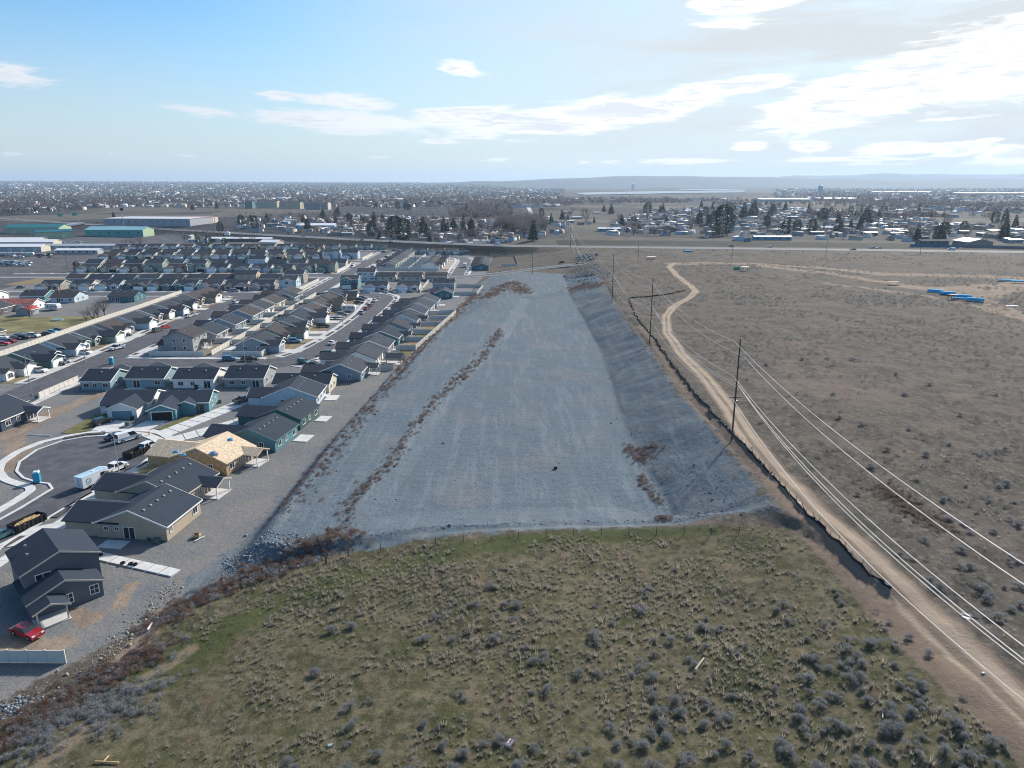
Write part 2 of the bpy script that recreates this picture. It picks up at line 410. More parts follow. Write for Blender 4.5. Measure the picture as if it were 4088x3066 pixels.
# ================================================================== THE LAND
ROAD_PX = [(4500, 3280), (4250, 3030), (4088, 2868), (3900, 2680), (3700, 2480), (3520, 2290), (3300, 2085), (3110, 1900), (3000, 1775), (2916, 1640), (2825, 1515), (2717, 1409), (2663, 1325), (2659, 1260), (2688, 1224), (2753, 1188), (2778, 1163),
           (2753, 1137), (2702, 1101), (2670, 1065), (2690, 1050)]
ROAD = [P(a, b, 5 if b < 2300 else 4.6) for a, b in ROAD_PX]
TRACKS = [[P(a, b, -1.5) for a, b in [(20, 3150), (150, 3040), (330, 2900), (480, 2745), (640, 2655), (760, 2580)]]]
GREENT = [[P(a, b, 0) for a, b in [(560, 2640), (760, 2530), (1000, 2430), (1250, 2330), (1400, 2290), (1800, 2215), (2200, 2165), (2800, 2150)]]]
TANL = [([P(a, b, 5) for a, b in L], w) for L, w in [([(2690, 1052), (2850, 1050), (3050, 1056), (3300, 1070), (3500, 1092), (3800, 1100), (4088, 1112), (4400, 1120)], 7), ([(3050, 1062), (3400, 1105), (3600, 1135), (3900, 1190), (4088, 1262), (4300, 1340)], 4.5),
        ([(3600, 1140), (3750, 1155), (3980, 1140), (4088, 1150), (4400, 1160)], 6), ([(3290, 1130), (3700, 1180), (4088, 1270)], 2.2), ([(3900, 1180), (3990, 1150), (4088, 1135), (4500, 1120)], 9)]]
TANL += [([P(a, b, ZS) for a, b in L], w) for L, w in [([(-60, 1790), (60, 1725), (130, 1690), (230, 1640), (330, 1600), (420, 1560)], 2.6), ([(60, 1740), (70, 1800), (20, 1880)], 2.0), ([(530, 2330), (500, 2370), (475, 2415)], 1.0), ([(20, 2560), (120, 2590), (230, 2575)], 2.0), ([(300, 2440), (345, 2480), (380, 2460)], 1.2), ([(330, 2745), (420, 2690), (560, 2560), (640, 2450)], 1.3), ([(560, 1640), (640, 1600)], 2.0)]]
DARKL = [([P(a, b, 5) for a, b in L], w) for L, w in [([(2920, 1072), (3020, 1092), (3300, 1185), (3600, 1275), (3800, 1340), (4088, 1405), (4300, 1440)], 2.2), ([(2740, 1037), (3000, 1045), (3300, 1062), (3450, 1060), (3560, 1062), (3700, 1073), (3900, 1085), (4200, 1105)], 3.0),
         ([(3330, 1120), (3560, 1190), (3790, 1290), (4088, 1400)], 1.2), ([(3300, 1150), (3600, 1230), (3900, 1330)], 1.0)]]
GRAV = [(-46.5, 86), (-48.5, 96), (-45.5, 104), (-44, 120), (-43.5, 150), (-40, 182), (-35.5, 215), (-32, 250), (-25.5, 300), (-23, 345), (-20, 420), (-14, 462), (5, 470)] + \
       [P(2250, 1085, 1.5)] + [(x - 1.6, y) for x, y in CREST] + [P(a, b, .3) for a, b in [(2900, 2110), (2400, 2122), (2030, 2132), (1660, 2156), (1330, 2180), (1150, 2235)]] + \
       [P(a, b, -1.6) for a, b in [(1090, 2250), (900, 2320)]] + [P(760, 2390, -2.2), P(690, 2420, -2.4)]
PAVED_L = [P(*p, 1.0) for p in [(-200, 960), (280, 938), (700, 925), (900, 940), (800, 965), (560, 1010), (380, 1040), (0, 1130), (-300, 1180)]]


QUARTERS = [([(2420, 940), (2800, 952), (3300, 957), (4088, 970), (4300, 970), (4300, 925), (3800, 895), (3500, 842), (3000, 818), (2600, 834), (2430, 880)], 5), ([(1250, 938), (1600, 965), (2030, 982), (2080, 930), (1970, 888), (1700, 870), (1450, 860), (1250, 878)], 2.5), ([(3480, 850), (4300, 850), (4300, 790), (3450, 790)], 5),
            ([(900, 925), (1260, 935), (1290, 880), (1230, 868), (950, 876)], 2.5), ([(2050, 960), (2260, 960), (2260, 900), (2110, 880)], 2.5)]


def land():
    def steps(a, b, s0): return list(np.arange(a, b, s0))
    ys = [-150, -100, -60, -30, -10, 5, 15, 25] + steps(30, 130, .62) + steps(130, 260, .8) + steps(260, 480, 1.5) + steps(480, 760, 3)
    y, d = 760.0, 4.0
    while y < 20500: ys.append(y); y += d; d *= 1.045
    xs = steps(0, 62, .62) + steps(62, 150, 1.2)
    x, d = 150.0, 1.8
    while x < 21000: xs.append(x); x += d; d *= 1.05
    xs = np.array([-v for v in xs[:0:-1]] + xs); ys = np.array(ys)
    X, Y = np.meshgrid(xs, ys); sh = X.shape; x, y = X.ravel(), Y.ravel()
    z = height(x, y)
    nx, ny = len(xs), len(ys)
    i = np.arange(nx * ny).reshape(ny, nx)
    q = np.stack([i[:-1, :-1], i[:-1, 1:], i[1:, 1:], i[1:, :-1]], -1).reshape(-1, 4)
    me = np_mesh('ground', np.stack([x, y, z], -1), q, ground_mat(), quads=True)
    me.polygons.foreach_set('use_smooth', np.ones(len(q), bool))
    def attr(n, a):
        at = me.attributes.new(n, 'FLOAT', 'POINT'); at.data.foreach_set('value', np.asarray(a, np.float32))
    def zone(poly, w): return np.clip(.5 - poly_sd(poly, x, y) / w, 0, 1)
    attr('gravel', zone(GRAV, 7)); attr('hill', zone(HILL, 8)); attr('estate', zone(SUB, 5))
    attr('road', np.minimum(line_d(ROAD, x, y), 40) / np.interp(y, [60, 130, 220], [1.6, 1.2, .85]))
    attr('track', np.minimum(np.minimum.reduce([line_d(l, x, y) for l in TRACKS]), 40))
    attr('green', np.minimum(np.minimum.reduce([line_d(l, x, y) for l in GREENT]), 40))
    attr('tan', np.maximum.reduce([np.clip(1 - line_d(l, x, y) / (2 * w), 0, 1) for l, w in TANL]))
    attr('dark', np.maximum.reduce([np.clip(1 - line_d(l, x, y) / (2 * w), 0, 1) for l, w in DARKL]))
    sc = line_d(SILT, x, y); left = x < np.interp(y, SILT_Y, SILT_X)
    strip = line_d([P(a, b, 4) for a, b in [(3180, 2070), (3270, 2160), (3430, 2330), (3640, 2560), (3880, 2810), (4088, 3020), (4400, 3330)]], x, y)
    attr('cut', np.maximum(np.where((y < 260) & left, np.clip(1 - sc / 5, 0, 1), 0), np.clip(1 - strip / 3.6, 0, 1)))
    dh = line_d(HWY, x, y)
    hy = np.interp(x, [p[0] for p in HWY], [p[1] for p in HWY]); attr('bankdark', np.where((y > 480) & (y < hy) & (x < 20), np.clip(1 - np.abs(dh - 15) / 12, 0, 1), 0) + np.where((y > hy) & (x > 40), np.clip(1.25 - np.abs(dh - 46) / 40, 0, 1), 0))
    attr('paved', zone(PAVED_L, 10))
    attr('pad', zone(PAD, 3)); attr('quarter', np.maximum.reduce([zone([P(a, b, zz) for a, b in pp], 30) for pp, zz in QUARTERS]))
    o = put('ground', me); tag(o, kind='structure'); return o


def ground_mat():
    m = bpy.data.materials.new('ground'); m.use_nodes = True; t = m.node_tree; b = t.nodes['Principled BSDF']
    b.inputs['Roughness'].default_value = .95; b.inputs['Specular IOR Level'].default_value = .1
    g = N(t, 'ShaderNodeNewGeometry'); pos = g.outputs['Position']
    def A(n): a = N(t, 'ShaderNodeAttribute', attribute_name=n); return a.outputs['Fac']
    def noise(s, d=5, r=.6, sy=1.0, dist=0.0):
        n = N(t, 'ShaderNodeTexNoise'); n.inputs['Scale'].default_value = s; n.inputs['Detail'].default_value = d; n.inputs['Roughness'].default_value = r; n.inputs['Distortion'].default_value = dist
        if sy != 1.0:
            mp = N(t, 'ShaderNodeMapping'); mp.inputs['Scale'].default_value = (1, sy, 1); t.links.new(pos, mp.inputs[0]); t.links.new(mp.outputs[0], n.inputs['Vector'])
        else: t.links.new(pos, n.inputs['Vector'])
        return n.outputs[0]
    nb, nm, nf, nv = noise(.018, 5), noise(.11, 6, .65), noise(.75, 6, .7), noise(3.2, 4, .7)
    nx_ = noise(.33, 6, .75, .45)
    # dry steppe
    f = MIX(t, SMOOTH(t, nm, .35, .65), (.104, .085, .072), (.064, .060, .049))
    f = MIX(t, SMOOTH(t, nf, .45, .72), f, (.160, .136, .111))
    f = MIX(t, M2(t, 'MULTIPLY', SMOOTH(t, nx_, .5, .62), .85), f, (.046, .044, .037))
    f = MIX(t, M2(t, 'MULTIPLY', SMOOTH(t, nb, .55, .68), .6), f, (.150, .112, .098))
    f = MIX(t, M2(t, 'MULTIPLY', SMOOTH(t, nv, .52, .7), .35), f, (.225, .20, .168))
    # grassy hill
    hcol = MIX(t, SMOOTH(t, nf, .36, .66), (.054, .055, .027), (.140, .122, .078))
    hcol = MIX(t, M2(t, 'MULTIPLY', SMOOTH(t, nm, .50, .66), .75), hcol, (.052, .058, .022))
    hcol = MIX(t, M2(t, 'MULTIPLY', SMOOTH(t, nx_, .54, .66), .6), hcol, (.15, .105, .075))
    hcol = MIX(t, M2(t, 'MULTIPLY', SMOOTH(t, nv, .54, .7), .45), hcol, (.20, .178, .135))
    gd = M2(t, 'SUBTRACT', A('green'), M2(t, 'MULTIPLY', nm, 3.5))
    hcol = MIX(t, M2(t, 'MULTIPLY', SMOOTH(t, gd, 2.2, -.6), .8), hcol, (.058, .070, .024))
    # crushed basalt
    v = N(t, 'ShaderNodeTexVoronoi'); v.inputs['Scale'].default_value = 2.3; t.links.new(pos, v.inputs['Vector'])
    v2 = N(t, 'ShaderNodeTexVoronoi'); v2.inputs['Scale'].default_value = .8; t.links.new(pos, v2.inputs['Vector'])
    gcol = MIX(t, SMOOTH(t, nv, .35, .68), (.070, .098, .126), (.160, .198, .230))
    gcol = MIX(t, SMOOTH(t, noise(.2, 6, .7, .25), .42, .62), gcol, (.115, .143, .166))
    gcol = MIX(t, M2(t, 'MULTIPLY', SMOOTH(t, v.outputs['Distance'], .16, .04), SMOOTH(t, noise(.5, 3), .42, .62)), gcol, (.34, .36, .37))
    gcol = MIX(t, SMOOTH(t, v2.outputs['Distance'], .075, .03), gcol, (.46, .46, .45))
    gcol = MIX(t, M2(t, 'MULTIPLY', SMOOTH(t, noise(.055, 5, .6), .52, .70), .45), gcol, (.195, .185, .175))
    gcol = MIX(t, M2(t, 'MULTIPLY', SMOOTH(t, A('pad'), .75, .15), .6), gcol, MIX(t, SMOOTH(t, nx_, .42, .6), (.085, .122, .148), (.150, .152, .148)))
    wvc = N(t, 'ShaderNodeTexWave', wave_type='BANDS', bands_direction='Y'); wvc.inputs['Scale'].default_value = .12; wvc.inputs['Distortion'].default_value = 16; wvc.inputs['Detail'].default_value = 4; wvc.inputs['Detail Scale'].default_value = .5; wvc.inputs['Detail Roughness'].default_value = .7; t.links.new(pos, wvc.inputs['Vector'])
    gcol = MIX(t, M2(t, 'MULTIPLY', SMOOTH(t, wvc.outputs[0], .62, .95), .24), gcol, (.075, .098, .118))
    gcol = MIX(t, M2(t, 'MULTIPLY', SMOOTH(t, noise(.5, 5, .7, .10), .48, .66), .35), gcol, (.205, .235, .255))
    # estate yards
    ecol = MIX(t, SMOOTH(t, nm, .35, .65), (.128, .140, .156), (.182, .174, .166))
    ecol = MIX(t, M2(t, 'MULTIPLY', SMOOTH(t, nv, .4, .7), .6), ecol, (.24, .225, .205))
    ecol = MIX(t, M2(t, 'MULTIPLY', SMOOTH(t, nb, .5, .62), .5), ecol, (.15, .172, .192))
    # compose with ragged borders
    rag = M2(t, 'MULTIPLY', M2(t, 'SUBTRACT', M2(t, 'ADD', M2(t, 'MULTIPLY', nf, .6), M2(t, 'MULTIPLY', nm, .6)), .6), 1.5)
    def edge(a, k=1.0, lo=.42, hi=.58): return SMOOTH(t, M2(t, 'ADD', a, M2(t, 'MULTIPLY', rag, k)), lo, hi)
    c = MIX(t, edge(A('hill')), f, hcol)
    c = MIX(t, edge(A('estate'), .8), c, ecol)
    c = MIX(t, edge(A('gravel'), 1.1, .40, .62), c, gcol)
    # distant plain: brown winter trees, pale fields
    sepY = N(t, 'ShaderNodeSeparateXYZ'); t.links.new(pos, sepY.inputs[0])
    farf = SMOOTH(t, sepY.outputs[1], 655, 860)
    vf = N(t, 'ShaderNodeTexVoronoi'); vf.inputs['Scale'].default_value = .0045; vf.inputs['Randomness'].default_value = .8; t.links.new(pos, vf.inputs['Vector'])
    fc = MIX(t, SMOOTH(t, noise(.012, 6, .7), .4, .62), (.060, .058, .060), (.028, .032, .038))
    fc = MIX(t, M2(t, 'MULTIPLY', SMOOTH(t, noise(.0016, 4), .5, .62), .8), fc, (.125, .108, .085))
    sv_ = N(t, 'ShaderNodeSeparateColor'); t.links.new(vf.outputs['Color'], sv_.inputs[0])
    fc = MIX(t, M2(t, 'MULTIPLY', SMOOTH(t, sv_.outputs[0], .72, .78), .6), fc, (.15, .135, .105))
    c = MIX(t, farf, c, fc)
    c = MIX(t, M2(t, 'MULTIPLY', edge(A('quarter'), .3), .85), c, MIX(t, SMOOTH(t, noise(.06, 6, .8), .40, .62), (.022, .028, .037), (.060, .062, .066)))  # dark mix of yards and roads, with shadows between homes painted in
    pv = A('paved'); c = MIX(t, edge(pv, .4), c, MIX(t, SMOOTH(t, nm, .4, .6), (.075, .080, .090), (.115, .115, .118)))
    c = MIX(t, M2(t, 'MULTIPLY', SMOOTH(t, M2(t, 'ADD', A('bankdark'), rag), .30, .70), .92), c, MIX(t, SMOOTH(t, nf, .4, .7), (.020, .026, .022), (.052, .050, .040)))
    # bare earth: tracks, dirt road with wheel ruts, spoil
    dcol = MIX(t, SMOOTH(t, noise(.35, 6, .7, .3), .38, .64), (.205, .152, .113), (.285, .225, .170))
    tn = M2(t, 'ADD', A('tan'), M2(t, 'MULTIPLY', rag, .9))
    c = MIX(t, M2(t, 'MULTIPLY', SMOOTH(t, tn, .35, .62), .85), c, dcol)
    dk = M2(t, 'ADD', A('dark'), M2(t, 'MULTIPLY', rag, .5)); c = MIX(t, M2(t, 'MULTIPLY', SMOOTH(t, dk, .4, .65), .8), c, (.085, .070, .064))
    rd = M2(t, 'ADD', A('road'), M2(t, 'MULTIPLY', rag, 1.3))
    c = MIX(t, SMOOTH(t, rd, 2.5, 1.6), c, dcol)
    rut = M2(t, 'ABSOLUTE', M2(t, 'SUBTRACT', A('road'), .95))
    c = MIX(t, M2(t, 'MULTIPLY', SMOOTH(t, rut, .75, .35), M2(t, 'MULTIPLY', SMOOTH(t, A('road'), 2.2, 1.6), .75)), c, (.37, .295, .225))
    c = MIX(t, M2(t, 'MULTIPLY', SMOOTH(t, A('road'), .55, .2), M2(t, 'MULTIPLY', SMOOTH(t, nm, .38, .56), .75)), c, (.155, .125, .095))
    td = M2(t, 'ADD', A('track'), M2(t, 'MULTIPLY', rag, 1.0)); c = MIX(t, M2(t, 'MULTIPLY', SMOOTH(t, td, 1.5, .7), .75), c, (.21, .165, .115))
    ct = M2(t, 'ADD', A('cut'), M2(t, 'MULTIPLY', rag, .5)); c = MIX(t, M2(t, 'MULTIPLY', SMOOTH(t, ct, .35, .6), .85), c, MIX(t, nf, (.115, .085, .066), (.195, .150, .118)))
    t.links.new(c, b.inputs['Base Color'])
    bp = N(t, 'ShaderNodeBump'); bp.inputs['Strength'].default_value = .8; bp.inputs['Distance'].default_value = .22
    hgt = M2(t, 'ADD', M2(t, 'MULTIPLY', nf, 1.1), M2(t, 'ADD', M2(t, 'MULTIPLY', nv, .35), M2(t, 'MULTIPLY', nx_, .9)))
    wv = N(t, 'ShaderNodeTexWave', wave_type='BANDS', bands_direction='Y'); wv.inputs['Scale'].default_value = .35; wv.inputs['Distortion'].default_value = 6; wv.inputs['Detail'].default_value = 3; wv.inputs['Detail Scale'].default_value = .6
    t.links.new(pos, wv.inputs['Vector'])
    hgt = M2(t, 'ADD', hgt, M2(t, 'MULTIPLY', M2(t, 'MULTIPLY', wv.outputs[0], A('gravel')), .02))
    fade = SMOOTH(t, sepY.outputs[1], 900, 400)
    t.links.new(M2(t, 'MULTIPLY', hgt, fade), bp.inputs['Height']); t.links.new(bp.outputs[0], b.inputs['Normal'])
    return m


land()

# ================================================================== WATER, FAR HILLS
def water():
    m = mat('river_water', (.10, .14, .17), .12, spec=.6)
    for n, pts in (('river', [(2060, 749.2), (2500, 748.2), (3000, 748.6), (3240, 749.4), (3600, 750), (3300, 751.6), (2960, 752.2), (2500, 751.2), (2100, 750.4)]),
                   ('lagoon', [(2720, 754), (2880, 753.6), (2960, 757), (2980, 761), (2830, 761), (2700, 757)]),
                   ('lagoon', [(2290, 770), (2440, 766), (2560, 764), (2700, 762.5), (2980, 763), (2960, 768), (2700, 770.5), (2560, 774), (2330, 777)])):
        mb = MB(); mb.poly([P(a, b, 5) for a, b in pts], 5); tag(put(n, mb.mesh(n, m)), kind='structure')


water()


def hills():
    m = mat('hill_scrub', (.050, .055, .058), .95, .25, .0006, obj=False)
    def ridge(name, dist, depth, prof, x0, x1):
        xs = np.linspace(x0, x1, 260); nyy = 9
        px = CX + xs / dist * FPX / 1.0
        top = np.interp(px, [p[0] for p in prof], [p[1] for p in prof])
        hz = (733 - top) / FPX * dist / .98 + 55
        hz = np.maximum(hz + (vnoise(xs, xs * 0, 350, 5) - .5) * .06 * hz, 1)
        V = []
        for j in range(nyy):
            f = j / (nyy - 1); prof_y = math.sin(min(f / .62, 1) * math.pi / 2) ** 1.4 if f <= .62 else math.cos((f - .62) / .38 * math.pi / 2)
            y = dist - depth * .62 + depth * f
            zz = hz * prof_y * (.82 + .36 * vnoise(xs, xs * 0 + y, 450, 8)) if 0 < f < .6 else hz * prof_y
            V.append(np.stack([xs, np.full_like(xs, y), zz - 2], -1))
        V = np.stack(V); i = np.arange(nyy * 260).reshape(nyy, 260)
        q = np.stack([i[:-1, :-1], i[:-1, 1:], i[1:, 1:], i[1:, :-1]], -1).reshape(-1, 4)
        me = np_mesh(name, V.reshape(-1, 3), q, m, quads=True); me.polygons.foreach_set('use_smooth', np.ones(len(q), bool))
        tag(put(name, me), kind='structure')
    ridge('hills', 10500, 3600, [(0, 745), (1600, 740), (1800, 728), (2060, 722), (2200, 716), (2300, 712), (2440, 706), (2530, 704), (2720, 706), (2900, 708), (3000, 709), (3200, 714), (3400, 716), (3800, 716), (4088, 715), (4600, 714), (5200, 720), (6400, 735)], -2000, 15000)
    ridge('hills', 14500, 3200, [(0, 750), (2700, 740), (2900, 712), (3020, 707), (3060, 708), (3110, 703), (3170, 702), (3210, 704), (3330, 703), (3470, 694), (3540, 699), (3640, 700), (3820, 698), (3900, 699), (4088, 700), (4500, 697), (5000, 705), (6400, 740)], 2000, 21000)


hills()

# ================================================================== ROADS, KERBS, PAVEMENTS, DRIVES
Z0 = ZS


def sheet(name, pts, z, m, parent=None, z1=None):
    mb = MB(); mb.poly([tuple(p[:2]) for p in pts], z, z1); return tag(put(name, mb.mesh(name, m), parent), kind=None if parent else 'structure')


def ribbon(mb, line, w0, w1, z, mi=0, thick=0.0):
    """strip beside a line, offsets w0..w1 to its left"""
    L = [Vector((p[0], p[1])) for p in line]; zz = [p[2] if len(p) > 2 else z for p in line]; a, b = [], []
    for i, p in enumerate(L):
        d = (L[min(i + 1, len(L) - 1)] - L[max(i - 1, 0)]).normalized(); n = Vector((-d.y, d.x))
        a.append((*(p + n * w0), zz[i])); b.append((*(p + n * w1), zz[i]))
    n = len(L)
    if not thick:
        mb.add(a + b, [(i, i + 1, n + i + 1, n + i) if w0 > w1 else (n + i, n + i + 1, i + 1, i) for i in range(n - 1)], mi)
    else:
        lo = [(x, y, z_ - thick) for x, y, z_ in a + b]; s = 1 if w0 > w1 else -1
        fs = []
        for i in range(n - 1):
            fs += [(i, i + 1, n + i + 1, n + i), (2 * n + i, 2 * n + i + 1, i + 1, i), (n + i, n + i + 1, 3 * n + i + 1, 3 * n + i)]
        fs += [(0, n, 3 * n, 2 * n), (n - 1, 3 * n - 1, 4 * n - 1, 2 * n - 1)]
        mb.add(a + b + lo, [f if s > 0 else f[::-1] for f in fs], mi)


def arc(cx, cy, r, a0, a1, n=14): return [(cx + r * math.cos(R(a0 + (a1 - a0) * i / n)), cy + r * math.sin(R(a0 + (a1 - a0) * i / n))) for i in range(n + 1)]


def streets():
    def road(pts, dz=0.0): sheet('road', pts, Z0 + dz, ASPH)
    # street A, street C (bending), street D, street H, cross streets, the turning circle
    road([(-145, 130), (-133, 150), (-133, 226), (-134, 380), (-146, 380), (-150, 330), (-145.5, 270), (-145, 232)])
    road([(-136, 226), (-90, 225), (-76, 224.2), (-70.5, 230), (-67.7, 236), (-64.9, 246), (-62.2, 268), (-61.4, 309), (-60.9, 347), (-61.2, 367), (-63.5, 377), (-69, 385), (-80, 389), (-106, 389),
          (-106, 381), (-82, 381), (-76, 378), (-72.5, 370), (-70.6, 350), (-69.1, 321), (-69.9, 291), (-71.8, 268), (-75, 247), (-79, 238), (-84, 235.6), (-120, 236), (-136, 237)], .004)
    road([(-330, 378), (-132, 378), (-132, 390), (-330, 392)], .008)
    road([(-113.5, 376), (-103.6, 376), (-103.6, 640), (-113.5, 640)], .002)
    road([(-330, 458), (-113, 458), (-113, 474), (-330, 474)], .006)
    road([(-330, 545), (-112, 545), (-112, 558), (-330, 558)], .007)
    road([(-360, 630), (-103, 630), (-103, 640), (-360, 640)], .009)
    road([(-40, 466), (-31.5, 466), (-31.5, 560), (-36, 580), (-48, 592), (-70, 598), (-70, 588), (-52, 584), (-42, 572), (-40, 552)], .003)
    circ = [(-92, 60), (-91.8, 108), (-90.2, 120), (-89.7, 129), (-92, 131.6), (-95, 132.4), (-99, 134.5), (-102.7, 138), (-105.4, 143), (-106.3, 150), (-104.2, 155.6), (-100.5, 158.4), (-96.7, 159.2), (-91.8, 160), (-87.6, 159.2), (-83.4, 156), (-80.7, 152), (-79.4, 147.8), (-79.2, 141.8),
            (-80.2, 135.7), (-81.4, 127.3), (-82.6, 120.3), (-84, 108), (-84.6, 60)]
    road(circ, .005)
    # kerbs and pavement of the turning circle, slab by slab
    kerb = tag(put('kerb', None), kind='structure')
    def kerbrun(line, w=.45):
        mb = MB(); ribbon(mb, [(x, y, Z0 + .12) for x, y in line], 0, w, 0, thick=.2); put('kerb_stone', mb.mesh('kerb_stone', CONC2), kerb)
    kerbrun(circ[1:22], .5)
    mb = MB(); ribbon(mb, [(x, y, Z0 + .12) for x, y in circ[20:]], 0, .5, 0, thick=.2); put('kerb_stone', mb.mesh('kerb_stone', CONC2), kerb)
    pav = tag(put('pavement', None), kind='structure')
    def slabrun(line, w, step=1.6):
        L = [Vector(p) for p in line]; pts = [L[0]]; acc = 0
        seg = [(L[i + 1] - L[i]).length for i in range(len(L) - 1)]; tot = sum(seg); k = max(1, round(tot / step))
        def at(s):
            for i, d in enumerate(seg):
                if s <= d + 1e-6: return L[i].lerp(L[i + 1], min(1, s / d)), (L[i + 1] - L[i]).normalized()
                s -= d
            return L[-1], (L[-1] - L[-2]).normalized()
        edge = []
        for j in range(k + 1):
            p, d = at(tot * j / k); n = Vector((-d.y, d.x)); edge.append((p, p + n * w))
        for j in range(k):
            (a, b), (c, d) = edge[j], edge[j + 1]; g = .012
            q = [a.lerp(c, g), c.lerp(a, g), d.lerp(b, g), b.lerp(d, g)]
            mb = MB(); mb.poly([(v.x, v.y) for v in q], Z0 - .05, Z0 + .09 + rng.uniform(-.006, .006)); put('slab', mb.mesh('slab', CONC2), pav)
    slabrun([(-93.6, 92), (-93.4, 112), (-92.6, 124), (-92.9, 128.6), (-94.4, 130.6), (-98, 132.1), (-102, 134.3), (-106, 138.4), (-108.4, 142.6), (-109.3, 149), (-108, 154.6), (-104.5, 158.6), (-100, 161.4), (-94, 162.6), (-88, 162.2)], 1.7)
    slabrun([(-88, 162.2), (-84.6, 160.6), (-81.4, 157.6), (-78.6, 153.4), (-77.2, 148), (-77, 142), (-77.8, 136), (-78.8, 128), (-80, 120), (-81.3, 108), (-82, 90)], 1.9)
    # concrete apron round the head of the circle
    ap = circ[12:22]; mb = MB(); ribbon(mb, [(x, y, Z0 + .085) for x, y in ap], .5, 2.3, 0, thick=.1); tag(put('pavement', mb.mesh('apron', CONC2)), kind='structure')
    for L in ([(-104.6, 157.2), (-101, 160), (-97, 160.7)],):
        mb = MB(); ribbon(mb, [(x, y, Z0 + .1) for x, y in L], 0.1, 1.3, 0, thick=.05); tag(put('planting_strip', mb.mesh('planting_strip', MULCH)), kind='structure')
    for (x0, y0, x1, y1) in ((-80.5, 139.5, -79.2, 143.2), (-81.9, 127.8, -80.9, 133.5), (-83.4, 116.4, -82.2, 121.0), (-85.2, 105.5, -83.8, 109.5)):
        mb = MB(); mb.poly([(x0 + .9, y0), (x0 + 2.2, y0 + .1), (x1 + 1.5, y1), (x1 + .2, y1)], Z0 + .094); tag(put('planting_strip', mb.mesh('planting_strip', MULCH)), kind='structure')


streets()


def slabs(x0, x1, y0, y1, nx, ny, name='driveway', rz=0.0, m=CONC, z=None, h=.07):
    """poured concrete in separate panels"""
    cx, cy = (x0 + x1) / 2, (y0 + y1) / 2; z = Z0 + .03 if z is None else z
    w, d = (x1 - x0) / nx, (y1 - y0) / ny
    r = tag(put(name, None, None, (cx, cy, z), rz), kind='structure')
    def mk():
        mb = MB(); mb.box(-w / 2 + .012, w / 2 - .012, -d / 2 + .012, d / 2 - .012, -.1, h); return mb.mesh('slab', m)
    me = cached(('slab', round(w, 3), round(d, 3), m.name, h), mk)
    for i in range(nx):
        for j in range(ny): put('slab', me, r, ((i + .5) * w - (x1 - x0) / 2, (j + .5) * d - (y1 - y0) / 2, rng.uniform(-.006, .006)))
    return r


# long drives fanning out from the circle
def fan(pts0, pts1, n):
    r = tag(put('driveway', None), kind='structure')
    a0, b0 = Vector(pts0[0]), Vector(pts0[1]); a1, b1 = Vector(pts1[0]), Vector(pts1[1])
    for j in range(n):
        f0, f1 = j / n + .004, (j + 1) / n - .004
        q = [a0.lerp(a1, f0), b0.lerp(b1, f0), b0.lerp(b1, f1), a0.lerp(a1, f1)]
        for k in (0, 1):
            g0, g1 = k * .5 + .004, k * .5 + .496
            qq = [q[0].lerp(q[1], g0), q[0].lerp(q[1], g1), q[3].lerp(q[2], g1), q[3].lerp(q[2], g0)]
            mb = MB(); mb.poly([(v.x, v.y) for v in qq], Z0 - .05, Z0 + .075 + rng.uniform(-.005, .005)); put('slab', mb.mesh('slab', CONC2), r)


fan([(-85.5, 161.6), (-81.2, 158.6)], [(-74.5, 190.5), (-69.6, 190.0)], 9)
fan([(-80.6, 158.0), (-78.2, 154.2)], [(-66.6, 176.5), (-62.8, 171)], 7)
fan([(-78.0, 153.6), (-76.6, 148.6)], [(-67.4, 158.5), (-66.6, 151.8)], 4)
fan([(-85.4, 104.6), (-83.2, 112.6)], [(-77.8, 107.6), (-77.0, 116.4)], 3)
fan([(-82.6, 118.4), (-81.4, 125.2)], [(-77.2, 120.6), (-76.8, 127.4)], 2)
sheet('lawn', [(-108.2, 161.5), (-107.6, 175.2), (-104.2, 175.6), (-103.6, 170), (-102.0, 163.2), (-104.8, 160.6)], Z0 + .03, LAWNG)
sheet('lawn', [(-86.4, 164), (-84.2, 173.2), (-80.4, 177), (-80.6, 171.5), (-84.4, 163.4)], Z0 + .03, LAWNG)
fan([(-101.6, 163.0), (-95.6, 163.6)], [(-103, 171.6), (-96.8, 170.4)], 3)
fan([(-93.2, 163.6), (-88.2, 163.2)], [(-92, 170.6), (-86.6, 170.6)], 3)


